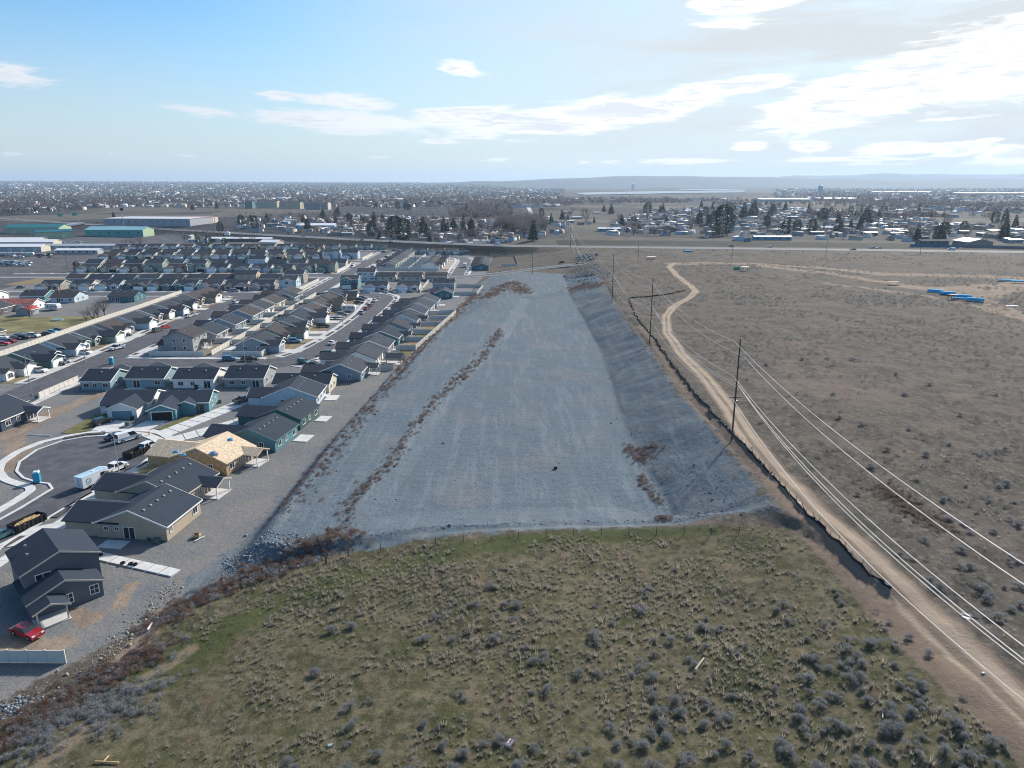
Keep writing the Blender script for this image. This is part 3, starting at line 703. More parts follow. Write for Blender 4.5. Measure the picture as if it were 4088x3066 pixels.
def highway():
    mb = MB(); L = [(*P(a, b, c + .12), c + .12) for a, b, c in HWY_PX]
    # resample
    Q = []
    for (p, q) in zip(L[:-1], L[1:]):
        n = max(2, int(math.dist(p[:2], q[:2]) / 40))
        Q += [tuple(p[k] + (q[k] - p[k]) * i / n for k in range(3)) for i in range(n)]
    Q.append(L[-1])
    ribbon(mb, Q, -9.5, 9.5, 0, thick=.5); o = tag(put('highway', mb.mesh('highway', mat('highway_asphalt', (.105, .112, .122), .9, .12, .2, obj=False))), kind='structure')
    mk = MB()
    for w in (-7.6, 7.6, -.35, .35): ribbon(mk, [(x, y, z + .02) for x, y, z in Q], w - .12, w + .12, 0)
    tag(put('road_marking', mk.mesh('road_marking', mat('road_paint', (.7, .7, .68), .7))), kind='structure')
    # guard rail on the embankment over the estate
    g = thing('guard_rail', 'long steel guard rail along the near edge of the raised highway', 'guard rail')
    Qs = [p for p in Q if -330 < p[0] < 10]; rl = MB()
    for p, q in zip(Qs[:-1], Qs[1:]):
        d = Vector((q[0] - p[0], q[1] - p[1])).normalized(); n = Vector((d.y, -d.x)) * 9.2
        if n.y > 0: n = -n
        rl.cyl((p[0] + n.x, p[1] + n.y, p[2] + .7), (q[0] + n.x, q[1] + n.y, q[2] + .7), .17, n=4)
        put('post', cached('rail_post', lambda: (lambda b: (b.box(-.1, .1, -.1, .1, -.4, .75), b.mesh('post', STEEL))[1])(MB())), g, (p[0] + n.x, p[1] + n.y, p[2]))
    put('rail', rl.mesh('rail', STEEL), g)
    # side road climbing from the estate to the hill, with kerbs
    rb = MB(); L2 = [(x, y, max(H(x, y), ZS) + .1) for x, y in ROADI]
    ribbon(rb, L2, -4, 4, 0, thick=.4); tag(put('road', rb.mesh('road', ASPH)), kind='structure')
    for s in (-1, 1):
        k = MB(); ribbon(k, [(x, y, z + .12) for x, y, z in L2], s * 4.05 - .35, s * 4.05 + .35, 0, thick=.35); tag(put('kerb', k.mesh('kerb', CONC2)), kind='structure')
    # road running straight away over the plain
    fr = MB(); ribbon(fr, [(*P(2130, 952, 3.5), 4.0), (*P(2138, 900, 2.6), 2.9), (*P(2120, 850, 2.2), 2.5), (*P(2095, 800, 2.1), 2.4), (*P(2075, 775, 2.1), 2.5)], -4, 4, 0); tag(put('road', fr.mesh('road', CONC)), kind='structure')


highway()

# ================================================================== HOUSES
TRB = mat('transformer_green', (.10, .14, .12), .6)
PIT = .40


def chev(half, z_e_half, h, t, o, drop=0.0):
    """roof section: half width of walls, overhang o, wall height h"""
    e = half + o; ze = h - PIT * o + drop; zr = h + PIT * half + drop
    return [(-e, ze), (0, zr), (e, ze), (e, ze + t), (0, zr + t), (-e, ze + t)]


def window_mesh(w, h):
    def fr():
        b = MB(); t = .11
        b.box(-w / 2 - t, w / 2 + t, -.07, .05, h / 2, h / 2 + t); b.box(-w / 2 - t, w / 2 + t, -.09, .05, -h / 2 - t, -h / 2)
        b.box(-w / 2 - t, -w / 2, -.07, .05, -h / 2, h / 2); b.box(w / 2, w / 2 + t, -.07, .05, -h / 2, h / 2)
        b.box(-.035, .035, -.055, .05, -h / 2, h / 2); return b.mesh('window', WHITE)
    def pn():
        b = MB(); b.box(-w / 2, w / 2, -.025, .04, -h / 2, h / 2); return b.mesh('pane', GLASS)
    return cached(('win', w, h), fr), cached(('pane', w, h), pn)


def add_window(root, x, y, z, ang, w=1.3, h=1.2, pane=True, name='window'):
    a, b = window_mesh(w, h); o = put(name, a, root, (x, y, z), ang)
    if pane: put('pane', b, o)
    return o


def garage_mesh(w, h, kind):
    def fn():
        b = MB(); n = 4
        for i in range(n):
            z0 = h * i / n; b.box(-w / 2, w / 2, -.04, .03, z0 + .015, z0 + h / n - .015)
            for k in range(4): b.box(-w / 2 + w * (k + .12) / 4, -w / 2 + w * (k + .88) / 4, -.055, -.04, z0 + .1, z0 + h / n - .1)
        b.box(-w / 2, w / 2, 0, .03, 0, h); return b.mesh('garage_door', kind)
    return cached(('gar', w, h, kind.name), fn)


def gframe_mesh(w, h):
    def fn():
        b = MB(); t = .2
        b.box(-w / 2 - t, w / 2 + t, -.06, .04, h, h + t); b.box(-w / 2 - t, -w / 2, -.06, .04, 0, h); b.box(w / 2, w / 2 + t, -.06, .04, 0, h); return b.mesh('door_frame', WHITE)
    return cached(('gfr', w, h), fn)


def vent_mesh():
    def fn():
        b = MB(); b.box(-.2, .2, -.2, .2, -.1, .1); b.box(-.16, .16, -.16, .16, .1, .17); return b.mesh('roof_vent', STEEL)
    return cached('vent', fn)


WINGS_T = WHITE


def house(label, x, y, rot, color, w=13.0, d=11.0, h=2.75, wings=(), patio=None, porch=None, roof=0, trim=None, group=None, name='house', vents=3, pane=True, cat='house',
          end_windows=True, rear_windows=True, gar=None, wallmat=None, roofmat=None, gable_patio=None, z=None, fin=True):
    """local front is -y; ridge along x.  wings: (centre x, width, projection, 'g' garage / 'w' window / 'o' open garage / 'b' blank, wall height)"""
    z = Z0 if z is None else z
    root = thing(name, label, cat, (x, y, z), rot, group)
    wm = wallmat or wallm(color); rm = roofmat or ROOFS[roof]; tr = trim or WHITE; gd = gar or WHITE
    key = ('house', color, w, d, h, tuple(wings), roof, patio, porch, wm.name, rm.name, tr.name)
    two = h > 4
    def mk():
        W, Rf, Fa = MB(), MB(), MB(); t, o = .16, .42
        cut = .05
        W.prism([(-d / 2, 0), (d / 2, 0), (d / 2, h), (0, h + PIT * d / 2 - cut), (-d / 2, h)][::-1], -w / 2, w / 2, 'x')
        Rf.prism(chev(d / 2, 0, h, t, o)[::-1], -w / 2 - .3, w / 2 + .3, 'x')
        for s in (-1, 1):
            a0, a1 = sorted((s * (w / 2 + .301), s * (w / 2 + .36)))
            Fa.prism(chev(d / 2, 0, h - .09, t + .11, o + .02)[::-1], a0, a1, 'x')
            Fa.box(-w / 2 - .29, w / 2 + .29, *sorted((s * (d / 2 + o + .003), s * (d / 2 + o + .06))), h - PIT * o - .05, h - PIT * o + t + .03)
        for (cx, ww, pr, kd, hw) in wings:
            rise = PIT * ww / 2
            yb = -max(d / 2 - (hw - h) / PIT - ww / 2, .3) + .25 if hw <= h + .01 or two else -.3
            if two and hw < h - 1: yb = -d / 2 + .02
            W.prism([(-ww / 2 - cx, 0), (ww / 2 - cx, 0), (ww / 2 - cx, hw), (-cx, hw + rise - cut), (-ww / 2 - cx, hw)], -d / 2 - pr, min(yb, -d / 2 + 1.0) if two else -d / 2 + .5, 'y')
            Rf.prism([(b - cx, zz) for b, zz in chev(ww / 2, 0, hw + .004, t, o)], -d / 2 - pr - .35, yb, 'y')
            Fa.prism([(b - cx, zz) for b, zz in chev(ww / 2, 0, hw - .09, t + .11, o + .02)], -d / 2 - pr - .41, -d / 2 - pr - .351, 'y')
        if porch:      # (x0, x1, depth) lean-to roof over the entry
            x0, x1, dp = porch; hz = 2.6
            Rf.add([(x0, -d / 2 - dp, hz), (x1, -d / 2 - dp, hz), (x1, -d / 2 + .02, hz + PIT * dp), (x0, -d / 2 + .02, hz + PIT * dp)] + [(x0, -d / 2 - dp, hz - .15), (x1, -d / 2 - dp, hz - .15), (x1, -d / 2 + .02, hz + PIT * dp - .15), (x0, -d / 2 + .02, hz + PIT * dp - .15)],
                   [(0, 1, 2, 3), (7, 6, 5, 4), (0, 4, 5, 1), (1, 5, 6, 2), (3, 7, 4, 0)])
        return W.mesh('wall', wm), Rf.mesh('roof', rm), Fa.mesh('fascia', tr)
    Wm, Rm, Fm = cached(key, mk)
    put('wall', Wm, root); ro = put('roof', Rm, root); put('fascia', Fm, root)
    for k in range(vents):
        vx = -w / 2 + w * (k + .7) / (vents + .4); vy = d * .14
        put('roof_vent', vent_mesh(), ro, (vx, vy, h + PIT * (d / 2 - vy) + .2))
    wz = 1.45
    occupied = []
    for (cx, ww, pr, kd, hw) in wings:
        yf = -d / 2 - pr - .012
        occupied.append((cx - ww / 2 - .3, cx + ww / 2 + .3))
        if kd in 'gG':
            gw = min(ww - 1.3, 4.9); put('garage_door', garage_mesh(gw, 2.15, gd), root, (cx, yf, .03)); put('door_frame', gframe_mesh(gw, 2.15), root, (cx, yf, .03))
        elif kd == 'o':
            gw = min(ww - 1.3, 4.9); b = cached(('opening', gw), lambda: (lambda q: (q.box(-gw / 2, gw / 2, -.02, .03, 0, 2.15), q.mesh('garage_opening', mat('interior_shade_paint', (.02, .018, .018), .9)))[1])(MB()))  # near-black panel on the wall; the interior's shade is its colour
            put('garage_opening', b, root, (cx, yf, .03)); put('door_frame', gframe_mesh(gw, 2.15), root, (cx, yf, .03))
        elif kd == 'w':
            add_window(root, cx, yf, wz, 0, min(ww - 1.4, 2.0), 1.35, pane)
        if two and hw > 4: add_window(root, cx, yf, 4.2, 0, min(ww - 1.6, 1.8), 1.2, pane)
    free = [fx for fx in (-w * .36, -w * .12, w * .12, w * .36) if all(not (a < fx < b) for a, b in occupied)]
    for i, fx in enumerate(free[:2]):
        if i == 0:
            b = cached('fdoor', lambda: (lambda q: (q.box(-.5, .5, -.05, .03, 0, 2.1), q.mesh('front_door', mat('door_paint', (.09, .06, .05), .5)))[1])(MB()))
            put('front_door', b, root, (fx, -d / 2 - .012, .05))
        else: add_window(root, fx, -d / 2 - .012, wz, 0, 1.3, 1.2, pane)
    if rear_windows:
        zs = (wz, 4.2) if two else (wz,)
        for zz in zs:
            for i, fx in enumerate((-w * .33, w * .02, w * .31)):
                if patio and not two and patio[0] - patio[1] / 2 < fx < patio[0] + patio[1] / 2: continue
                add_window(root, fx, d / 2 + .012, zz, math.pi, 1.1 if i == 1 else 1.5, 1.1, pane)
    if end_windows:
        for s, a in ((1, math.pi / 2), (-1, -math.pi / 2)):
            zs = (wz, 4.2) if two else (wz,)
            for zz in zs:
                for fy in ((-d * .1,) if not pane else (-d * .14, d * .22)): add_window(root, s * (w / 2 + .012), fy, zz, a, .95, 1.15, pane)
    if patio:          # (centre x, width, depth, roof) slab and optional gabled cover at the back
        px, pw, pd, cover = patio
        sm = cached(('patio', pw, pd), lambda: (lambda q: (q.box(-pw / 2, pw / 2, 0, pd, -.15, .1), q.mesh('patio_slab', CONC2))[1])(MB()))
        put('patio_slab', sm, root, (px, d / 2 + .01, 0))
        b = cached('slider', lambda: (lambda q: (q.box(-.95, .95, -.03, .05, .08, 2.1), q.mesh('sliding_door', GLASS))[1])(MB()))
        sd = put('sliding_door', b, root, (px, d / 2 + .012, .03), math.pi)
        def frm():
            q = MB(); q.box(-1.07, -.95, -.07, .05, .05, 2.2); q.box(.95, 1.07, -.07, .05, .05, 2.2); q.box(-.95, .95, -.07, .05, 2.1, 2.2); q.box(-.05, .05, -.06, .05, .08, 2.1); return q.mesh('frame', WHITE)
        put('frame', cached('sliderframe', frm), sd)
        if cover:
            def cv():
                q, f = MB(), MB(); hw = 2.55; rise = PIT * pw / 2
                yb = max(d / 2 - (hw - h) / PIT - pw / 2, .5) if not two else d / 2
                q.prism(chev(pw / 2 - .1, 0, hw, .15, .3), yb - .2, d / 2 + pd + .2, 'y')
                f.prism(chev(pw / 2 - .1, 0, hw - .09, .26, .32), d / 2 + pd + .201, d / 2 + pd + .26, 'y'); return q.mesh('patio_roof', rm), f.mesh('fascia', tr)
            q, f = cached(('cover', pw, pd, d, h, rm.name, tr.name), cv)
            c = put('patio_roof', q, root, (px, 0, 0)); put('fascia', f, c)
            pm = cached('ppost', lambda: (lambda q: (q.box(-.09, .09, -.09, .09, .1, 2.56), q.mesh('post', WHITE))[1])(MB()))
            for s in (-1, 1): put('post', pm, root, (px + s * (pw / 2 - .25), d / 2 + pd - .2, 0))
    if pane:
        ac = cached('ac', lambda: (lambda q: (q.box(-.4, .4, -.4, .4, .05, .8), q.cyl((0, 0, .8), (0, 0, .84), .32, n=10), q.mesh('air_conditioner', TRB))[2])(MB())); put('air_conditioner', ac, root, (w / 2 + .7, d * .38, 0))
    if porch:
        pm = cached('fpost', lambda: (lambda q: (q.box(-.09, .09, -.09, .09, 0, 2.5), q.mesh('post', WHITE))[1])(MB()))
        for xx in (porch[0] + .2, porch[1] - .2): put('post', pm, root, (xx, -d / 2 - porch[2] + .15, 0))
    return root


def loc2w(x, y, rot, lx, ly): c, s = math.cos(rot), math.sin(rot); return (x + lx * c - ly * s, y + lx * s + ly * c)


DRIVES = []


# -- street furniture of a row house: drive, lawn
def frontage(x, y, rot, w, d, garage_cx, proj, street, lawn=True, lm=None):
    """drive from the garage to the street (distance from the house centre along local -y), lawn beside it"""
    gx, gy = loc2w(x, y, rot, garage_cx, -(d / 2 + proj + street) / 2 - .02)
    L = street - (d / 2 + proj) - .1
    DRIVES.append(loc2w(x, y, rot, garage_cx, -street))
    if L < 1: return
    mb = MB(); mb.box(-2.7, 2.7, -L / 2, L / 2, -.1, .05); o = put('driveway', cached(('drv', round(L, 1)), lambda: mb.mesh('driveway', CONC)), None, (gx, gy, Z0 + .03), rot); tag(o, kind='structure')
    if lawn:
        lw = w / 2 + 1.0 - 2.9 + abs(garage_cx); sgn = -1 if garage_cx > 0 else 1
        lx = garage_cx + sgn * (2.75 + lw / 2); LL = street - d / 2 - 2.4
        px, py = loc2w(x, y, rot, lx, -(d / 2 + LL / 2 + .6))
        def mk(): b = MB(); b.box(-lw / 2, lw / 2, -LL / 2, LL / 2, -.1, .04); return b.mesh('lawn', lm or LAWN)
        o = put('lawn', cached(('lawn', round(lw, 1), round(LL, 1), (lm or LAWN).name), mk), None, (px, py, Z0 + .02), rot); tag(o, kind='structure')


STD_W = {'g6': lambda m: ((m * 3.3, 6.2, 3.2, 'g', 2.7), (-m * 3.6, 3.9, 1.5, 'w', 2.7)), 'g7': lambda m: ((m * 3.0, 6.6, 5.6, 'g', 2.7), (-m * 3.9, 3.6, 1.0, 'w', 2.7)),
         'gb': lambda m: ((m * 2.9, 6.4, 4.4, 'g', 2.7),), 'go': lambda m: ((m * 3.2, 6.2, 3.0, 'o', 2.7), (-m * 3.6, 3.9, 1.5, 'w', 2.7))}

def beige_details(root):
    hw = 5.2 + .014
    for yy, w, h_ in ((-4.5, .7, .6), (-2.6, .7, .6)): add_window(root, hw, yy, 1.75, math.pi / 2, w, h_)
    b = MB(); b.box(-.95, .95, -.03, .05, .08, 2.1); d = put('sliding_door', b.mesh('sliding_door', GLASS), root, (hw, -.4, .03), math.pi / 2)
    q = MB(); q.box(-1.07, -.95, -.07, .05, .05, 2.2); q.box(.95, 1.07, -.07, .05, .05, 2.2); q.box(-.95, .95, -.07, .05, 2.1, 2.2); q.box(-.05, .05, -.06, .05, .08, 2.1); put('frame', q.mesh('frame', WHITE), d)
    for xx, w, h_ in ((3.9, .6, .9), (-3.4, 1.3, 1.2)): add_window(root, xx, 6.314, 1.6, math.pi, w, h_)
    b = MB(); b.box(-.3, .3, -.25, .25, 0, .5); b2 = put('meter_box', b.mesh('meter_box', TRB), root, (hw + .3, 3.0, 0))


# ---- the near houses, each by hand
HG = 'houses of the new estate'
beigew = WALLC['beige']
r8 = R(-98)
house('beige house with dark shingled L-shaped roof, nearest of the houses backing onto the gravel lot', -63.1, 113.6, R(-97), 'beige', w=10.4, d=12.6, wings=((1.0, 8.0, 5.8, 'g', 2.75),), patio=None, roof=0, group=HG, vents=5, porch=None, end_windows=False, rear_windows=False)
beige_details(bpy.data.objects['house'])
slabs(-68, -63.8, 105.2, 107.9, 2, 1, 'patio', R(-7), CONC2)
slabs(-76.2, -71.6, 109.2, 113, 2, 1, 'patio', R(-7), CONC)
house('beige house with gabled patio cover, right behind the nearest beige house', -65.4, 126.0, R(-101), 'beige', w=11.5, d=12.8, wings=((1.6, 7.6, 5.4, 'g', 2.75),), patio=(-2.2, 4.6, 3.6, True), roof=0, group=HG, vents=5, trim=mat('tan_trim', (.56, .49, .40), .7))
house('unfinished house sheathed in bare yellow wood panels, next to the beige house', -63.4, 142.0, R(-104), 'beige', w=10.0, d=13.0, wings=((.4, 8.6, 6.0, 'b', 2.75),), patio=(-2.6, 4.4, 3.6, True), group=HG, vents=0, wallmat=OSBW, roofmat=OSB, trim=OSB, rear_windows=True)
house('teal house with two skylit roof vents, next to the unfinished wooden house', -57.4, 155.2, R(-99), 'teal', w=11.2, d=11.6, wings=((1.5, 7.4, 5.4, 'b', 2.75),), patio=None, roof=0, group=HG, vents=5, trim=wallm('teal'))
house('dark green house with concrete patio, behind the teal house', -55.8, 170.0, R(-98), 'dark green', w=11.4, d=10.8, wings=((1.5, 7.4, 5.4, 'b', 2.75),), roof=0, group=HG, vents=5, trim=wallm('dark green'))
house('pale blue and white house with big side gable, behind the dark green house', -59.4, 187.6, R(-88), 'pale blue', w=11.0, d=14.0, wings=((1.2, 7.4, 4.2, 'g', 2.75),), roof=0, group=HG, vents=6)
for (a, b, c, d_) in ((-50.6, -47.2, 155.4, 160.0), (-49.4, -46.4, 169.9, 174.2), (-51.8, -48.5, 188.0, 192.8)): slabs(a, b, c, d_, 1, 2, 'patio', R(-8) if c < 180 else 0, CONC2)
house('cream house with a gabled rear porch and long dark roof, behind the pale blue house', -60.0, 199.5, R(180), 'cream', w=16.0, d=9.5, wings=(), patio=(-5.8, 5.4, 3.2, False), roof=2, group=HG, vents=2)
hc = MB(); hc.prism([(-2.6, 2.4), (0, 3.4), (2.6, 2.4), (2.6, 2.55), (0, 3.56), (-2.6, 2.55)][::-1], 0, 6, 'x')
# the middle cluster facing the cross street or the circle
house('grey teal house, leftmost of the four rear-facing houses behind the cul-de-sac', -120.0, 203.4, R(180), 'grey teal', w=8.6, d=11, wings=((0, 6.4, 4.0, 'g', 2.7),), roof=2, group=HG, vents=1)
house('grey teal house with patio slab, second of the four rear-facing houses', -107.4, 206.4, R(180), 'grey teal', w=11.2, d=10.6, wings=((2.5, 6.4, 4.0, 'g', 2.7),), patio=(2.4, 4.8, 3.2, False), roof=2, group=HG, vents=2)
house('white house with dark rear doors, third of the four rear-facing houses', -92.8, 205.4, R(180), 'white', w=11.8, d=10.4, wings=((2.5, 6.4, 4.0, 'g', 2.7),), patio=(-4.0, 4.6, 2.4, False), roof=2, group=HG, vents=2)
house('grey house with the tall dark roof, rightmost of the four rear-facing houses', -78.4, 207.0, R(180), 'grey', w=11.4, d=11.6, wings=((2.5, 6.4, 4.0, 'g', 2.7),), patio=(-3.4, 4.6, 2.8, False), roof=2, group=HG, vents=2)
house('white house with teal garage door facing the cul-de-sac, black van in its drive', -100.6, 182.0, R(4), 'white', w=12.4, d=10, wings=((1.2, 7.2, 5.2, 'g', 2.75),), roof=0, group=HG, vents=2, gar=mat('teal_door', (.13, .24, .29), .6), porch=(-5.8, -2.6, 1.6))
house('teal house with open empty garage facing the cul-de-sac', -86.0, 181.6, R(8), 'teal', w=12.6, d=9.4, wings=((-3.6, 6.6, 5.6, 'o', 2.75), (1.0, 4.6, 1.8, 'b', 2.75)), roof=0, group=HG, vents=2)
house('navy house with white-posted gabled porch at the left edge, beside bare yards', -129.5, 168.8, R(-95), 'navy', w=11.5, d=14.5, wings=((0, 7, 4, 'g', 2.75),), patio=(-3.6, 4.4, 3.8, True), roof=0, group=HG, vents=1)


def grey_two_storey():
    """the slate house at the near left corner"""
    root = thing('house', 'slate grey two-storey house with low gabled wing and porch, nearest house at the left edge', 'house', (0, 0, Z0), 0, HG)
    root.location = (-64.6, 86.0, Z0); root.rotation_euler = (0, 0, R(44)); root.scale = (.92,) * 3
    wm = wallm('slate grey'); tan = mat('tan_trim', (.56, .49, .40), .7)
    W, Rf, Fa, Pr = MB(), MB(), MB(), MB(); o, t = .42, .16
    def gable(x0, x1, y0, y1, h, rb=None, fascia=True, wall=True, R_=Rf):
        cx, hf = (x0 + x1) / 2, (x1 - x0) / 2
        if wall: W.prism([(-hf - cx, 0), (hf - cx, 0), (hf - cx, h), (-cx, h + PIT * hf - .05), (-hf - cx, h)], y0, y1, 'y')
        R_.prism([(b - cx, z) for b, z in chev(hf, 0, h, t, o)], y0 - .35, (y1 if rb is None else rb), 'y')
        if fascia: Fa.prism([(b - cx, z) for b, z in chev(hf, 0, h - .09, t + .11, o + .02)], y0 - .41, y0 - .351, 'y')
    # local frame: x along the low front wall (towards upper right), -y faces the camera's right
    gable(-1.4, 8.4, 0.2, 9.0, 2.75)
    gable(-1.0, 9.4, 4.6, 14.6, 5.5, 14.9)
    # porch
    Pr.prism([(b - .8, z) for b, z in chev(2.2, 0, 2.5, t, .3)], -3.4, 2.6, 'y'); Fa.prism([(b - .8, z) for b, z in chev(2.2, 0, 2.41, t + .11, .32)], -3.46, -3.401, 'y')
    put('wall', W.mesh('wall', wm), root); ro = put('roof', Rf.mesh('roof', ROOFS[0]), root); put('fascia', Fa.mesh('fascia', tan), root)
    put('porch_roof', Pr.mesh('porch_roof', ROOFS[0]), root)
    for x in (-1.1, 2.7):
        b = MB(); b.box(-.1, .1, -.1, .1, 0, 2.5); put('post', b.mesh('post', tan), root, (x, -3.1, 0))
    b = MB(); b.box(-1.4, 3.0, -3.4, .18, -.1, .1); put('patio_slab', b.mesh('patio_slab', CONC2), root)
    for (x, y, z, w, h) in ((1.6, 4.59, 4.1, 1.9, 1.2), (3.7, .19, 1.5, 1.0, 1.4), (7.2, .19, 1.6, 1.1, 1.4), (.9, .19, 1.7, 2.2, .5)):
        f = add_window(root, x, y, z, 0, w, h)
        if w < 1.5:
            q = MB(); q.box(-w / 2, w / 2, -.06, .05, -.03, .03); put('rail', q.mesh('rail', WHITE), f)
    for (x, y) in ((1.0, 11.5), (.6, 8.0)): put('roof_vent', vent_mesh(), ro, (x, y, 7.0))


grey_two_storey()

# ---- rows of the estate: (position along the row, colour, plan, mirror, extra)
def row(where, pts, rot, street, plan, two=(), first=0, lawn=True, pane=True, w=12.4, d=11.4, patio=None, hg=HG):
    for i, (x, y, c, pl, m) in enumerate(pts):
        pl = pl or plan; ws = STD_W[pl](m); tall = pl in () or i in two
        h = 5.4 if tall else 2.75
        if tall: ws = tuple((a, b, min(p, 2.0), k, 5.2 if k == 'w' else 2.7) for a, b, p, k, hh in ws)
        lab = f"{c} {'two-storey house' if tall else 'house'}, {ORD[i + first]} from {where}"; lab = lab if len(lab.split()) < 17 else lab.replace('two-storey house', 'two-storey')
        rr = rng.choice((0, 0, 1, 2, 3, 4))
        house(lab, x, y, rot + R(rng.uniform(-1.2, 1.2)), c, w=w + rng.choice((-.6, 0, .6)), d=(d if not tall else d - 2), h=h, wings=ws, roof=rr, group=hg, vents=3 if pane else 0, pane=pane, patio=patio(i) if patio else None,
              trim=WHITE if rng.random() < .7 else mat('dark_trim', (.10, .10, .11), .7), gar=WHITE if c in ('white', 'pale blue', 'cream', 'beige') or rng.random() < .5 else wallm(c))
        if street: frontage(x, y, rot, w, d, ws[0][0], ws[0][2] if not tall else 2.0, street, lawn)


colA = ['white', 'dark green', 'pale blue', 'sage', 'blue grey', 'pale blue', 'taupe', 'blue grey', 'grey', 'beige', 'taupe']
row('near, along the left of the main estate street', [(-160.2, y, colA[i], ('g6', 'g7')[i % 2], (-1, 1)[i % 3 == 0]) for i, y in enumerate([213, 229.5, 246.5, 262, 278, 294, 309.5, 325, 340, 355, 369.5])], R(90), 15.2, 'g6', d=12.6)
colB = ['grey', 'grey', 'blue grey', 'blue grey', 'white', 'cream', 'grey', 'sage']
row('near, along the right of the main estate street', [(-117.8, y, colB[i], ('gb', 'g7')[i % 2], 1) for i, y in enumerate([252.5, 270, 289.5, 310, 326, 342.5, 358.5, 374])], R(-90), 15.4, 'gb', two=(0,), d=12.4, patio=lambda i: (-1.5, 3.6, 2.8, i in (0,)))
colC = ['blue grey', 'sage', 'grey', 'white', 'pale blue', 'grey', 'blue grey', 'taupe']
row('near, along the left of the bending street', [(-91.3, y, colC[i], ('g6', 'g7')[i % 2], (-1, 1)[i % 2]) for i, y in enumerate([252, 268, 284.5, 301, 317, 332.5, 348, 364.5])], R(90), 16.5, 'g6', d=12.2, patio=lambda i: (2.5, 3.6, 3.0, i in (3, 5, 7)))
colD = ['blue grey', 'white', 'grey', 'deep teal', 'blue grey', 'pale blue', 'grey', 'pale blue', 'blue grey', 'sage']
row('near, between bending street and gravel lot', [(-51.6 + (y - 214) * .072, y, colD[i], 'g7', 1) for i, y in enumerate([214.5, 231.5, 247.5, 264, 281, 297.5, 314, 330, 346])], R(-92), 15.6 - 1.5, 'g7', d=12.4, w=12.8, patio=lambda i: (-3.2, 4.2, 3.4, True) if i in (0, 3, 4, 5) else (-2.5, 3.6, 2.8, False))
house('dark teal house with small patio at the head of the bending street, beside empty plot', -35.5, 374.0, R(-90), 'deep teal', w=9, d=9, wings=((0, 6, 3, 'g', 2.7),), roof=1, group=HG, patio=(-2, 3.6, 3, False))
house('grey house with tall plain back wall, beside the plots by the side road', -38.2, 402, R(180), 'grey', w=12, d=9, h=4.2, wings=((2.6, 6.2, 3, 'g', 2.7),), roof=2, group=HG)
row('left, of the pair beyond the bending street', [(-75.5, 400, 'pale blue', 'g6', -1), (-57.5, 400, 'white', 'g6', -1)], 0, 12, 'g6', w=12.8, d=10)
row('left, in the back row facing the side road', [(-79, 443.5, 'cream', 'gb', 1), (-62.5, 443.5, 'cream', 'gb', 1), (-46.5, 443, 'grey', 'gb', 1)], R(180), 0, 'gb', d=9.5, w=13.4)
house('white-trimmed blue two-storey house at the corner of the bending street', -92.2, 409, 0, 'teal', w=10, d=9, h=5.3, wings=((-1.5, 6.5, 1.2, 'g', 5.2),), roof=1, group=HG, porch=(-5, 5, 1.6))
house('pale blue two-storey house behind the white-trimmed corner house', -89.5, 443, R(180), 'pale blue', w=11, d=9.5, h=5.3, wings=((2, 6, 2, 'g', 2.7),), roof=1, group=HG)
house('long dark-roofed house with lit gable at the main estate street corner', -113.5, 381.5 - 22, R(-90), 'blue grey', w=9, d=9.4, wings=(), roof=2, group=HG)
palB = ['taupe', 'cream', 'pale blue', 'dark green', 'teal', 'teal', 'grey', 'cream', 'taupe']
row('left, far side of the first cross street', [(x, 405.5, palB[i], 'g6' if i != 7 else 'go', (-1, 1)[i % 2]) for i, x in enumerate([-259, -242, -226, -211.5, -197, -183, -169, -155, -140.5])], 0, 14.5, 'g6', d=11, w=12.2)
house('pale two-storey house with pitched front gable, right end beyond the first cross street', -125.5, 404, 0, 'pale blue', w=9.5, d=9, h=5.4, wings=((0, 6, 1.4, 'w', 5.2),), roof=1, group=HG)
row('left, near side of the first cross street', [(-268, 364, 'white', 'gb', 1), (-243, 365.5, 'teal', 'gb', 1), (-225.5, 362, 'pale blue', 'g7', 1), (-197, 364, 'deep teal', 'gb', 1)], R(180), 13, 'gb', lawn=False, d=11.5, w=12.6, patio=lambda i: (2, 3.5, 2.4, False))
pool = ['grey', 'taupe', 'blue grey', 'cream', 'pale blue', 'beige', 'teal', 'sage']
def far_row(where, y, x0, x1, rot, two=()):
    n = int((x1 - x0) / 14.6) + 1
    row(where, [(x0 + 14.6 * i, y + rng.uniform(-.6, .6), rng.choice(pool), rng.choice(('g6', 'g6', 'gb', 'go' if rot == 0 else 'g6')), rng.choice((-1, 1))) for i in range(n)], rot, 13 if rot == 0 else 0, 'g6', two=two, pane=False, d=11, w=12, lawn=(rot == 0))
far_row('left, near side of the second cross street', 434, -262, -125, R(180), (7, 9))
far_row('left, far side of the second cross street', 490, -286, -124, 0, (3, 5, 11))
far_row('left, near side of the third cross street', 521, -300, -124, R(180), (8,))
far_row('left, far side of the third cross street', 575, -318, -124, 0, (12, 13))
far_row('left, near side of the last estate street', 605, -328, -124, R(180))
far_row('left, in the last row below the highway', 657, -352, -112, 0)
row('near, in the tight row behind the long fence', [(-86.5, 508 + 13.2 * i, ('grey', 'sage', 'blue grey')[i % 3], 'g6', 1) for i in range(8)], R(-90), 13.6, 'g6', pane=False, d=9.6, w=11.6, lawn=False)
row('near, facing the short far street', [(-57.5, 505 + 13 * i, ('white', 'grey', 'blue grey')[i % 3], 'g6', 1) for i in range(5)], R(90), 15.5, 'g6', pane=False, d=10.5, w=11.4)
row('near, right of the short far street', [(-20.5, 500 + 14 * i, ('deep teal', 'dark green', 'deep teal')[i % 3], 'g6', -1) for i in range(4)], R(-90), 10, 'g6', pane=False, d=9, w=11, lawn=False)
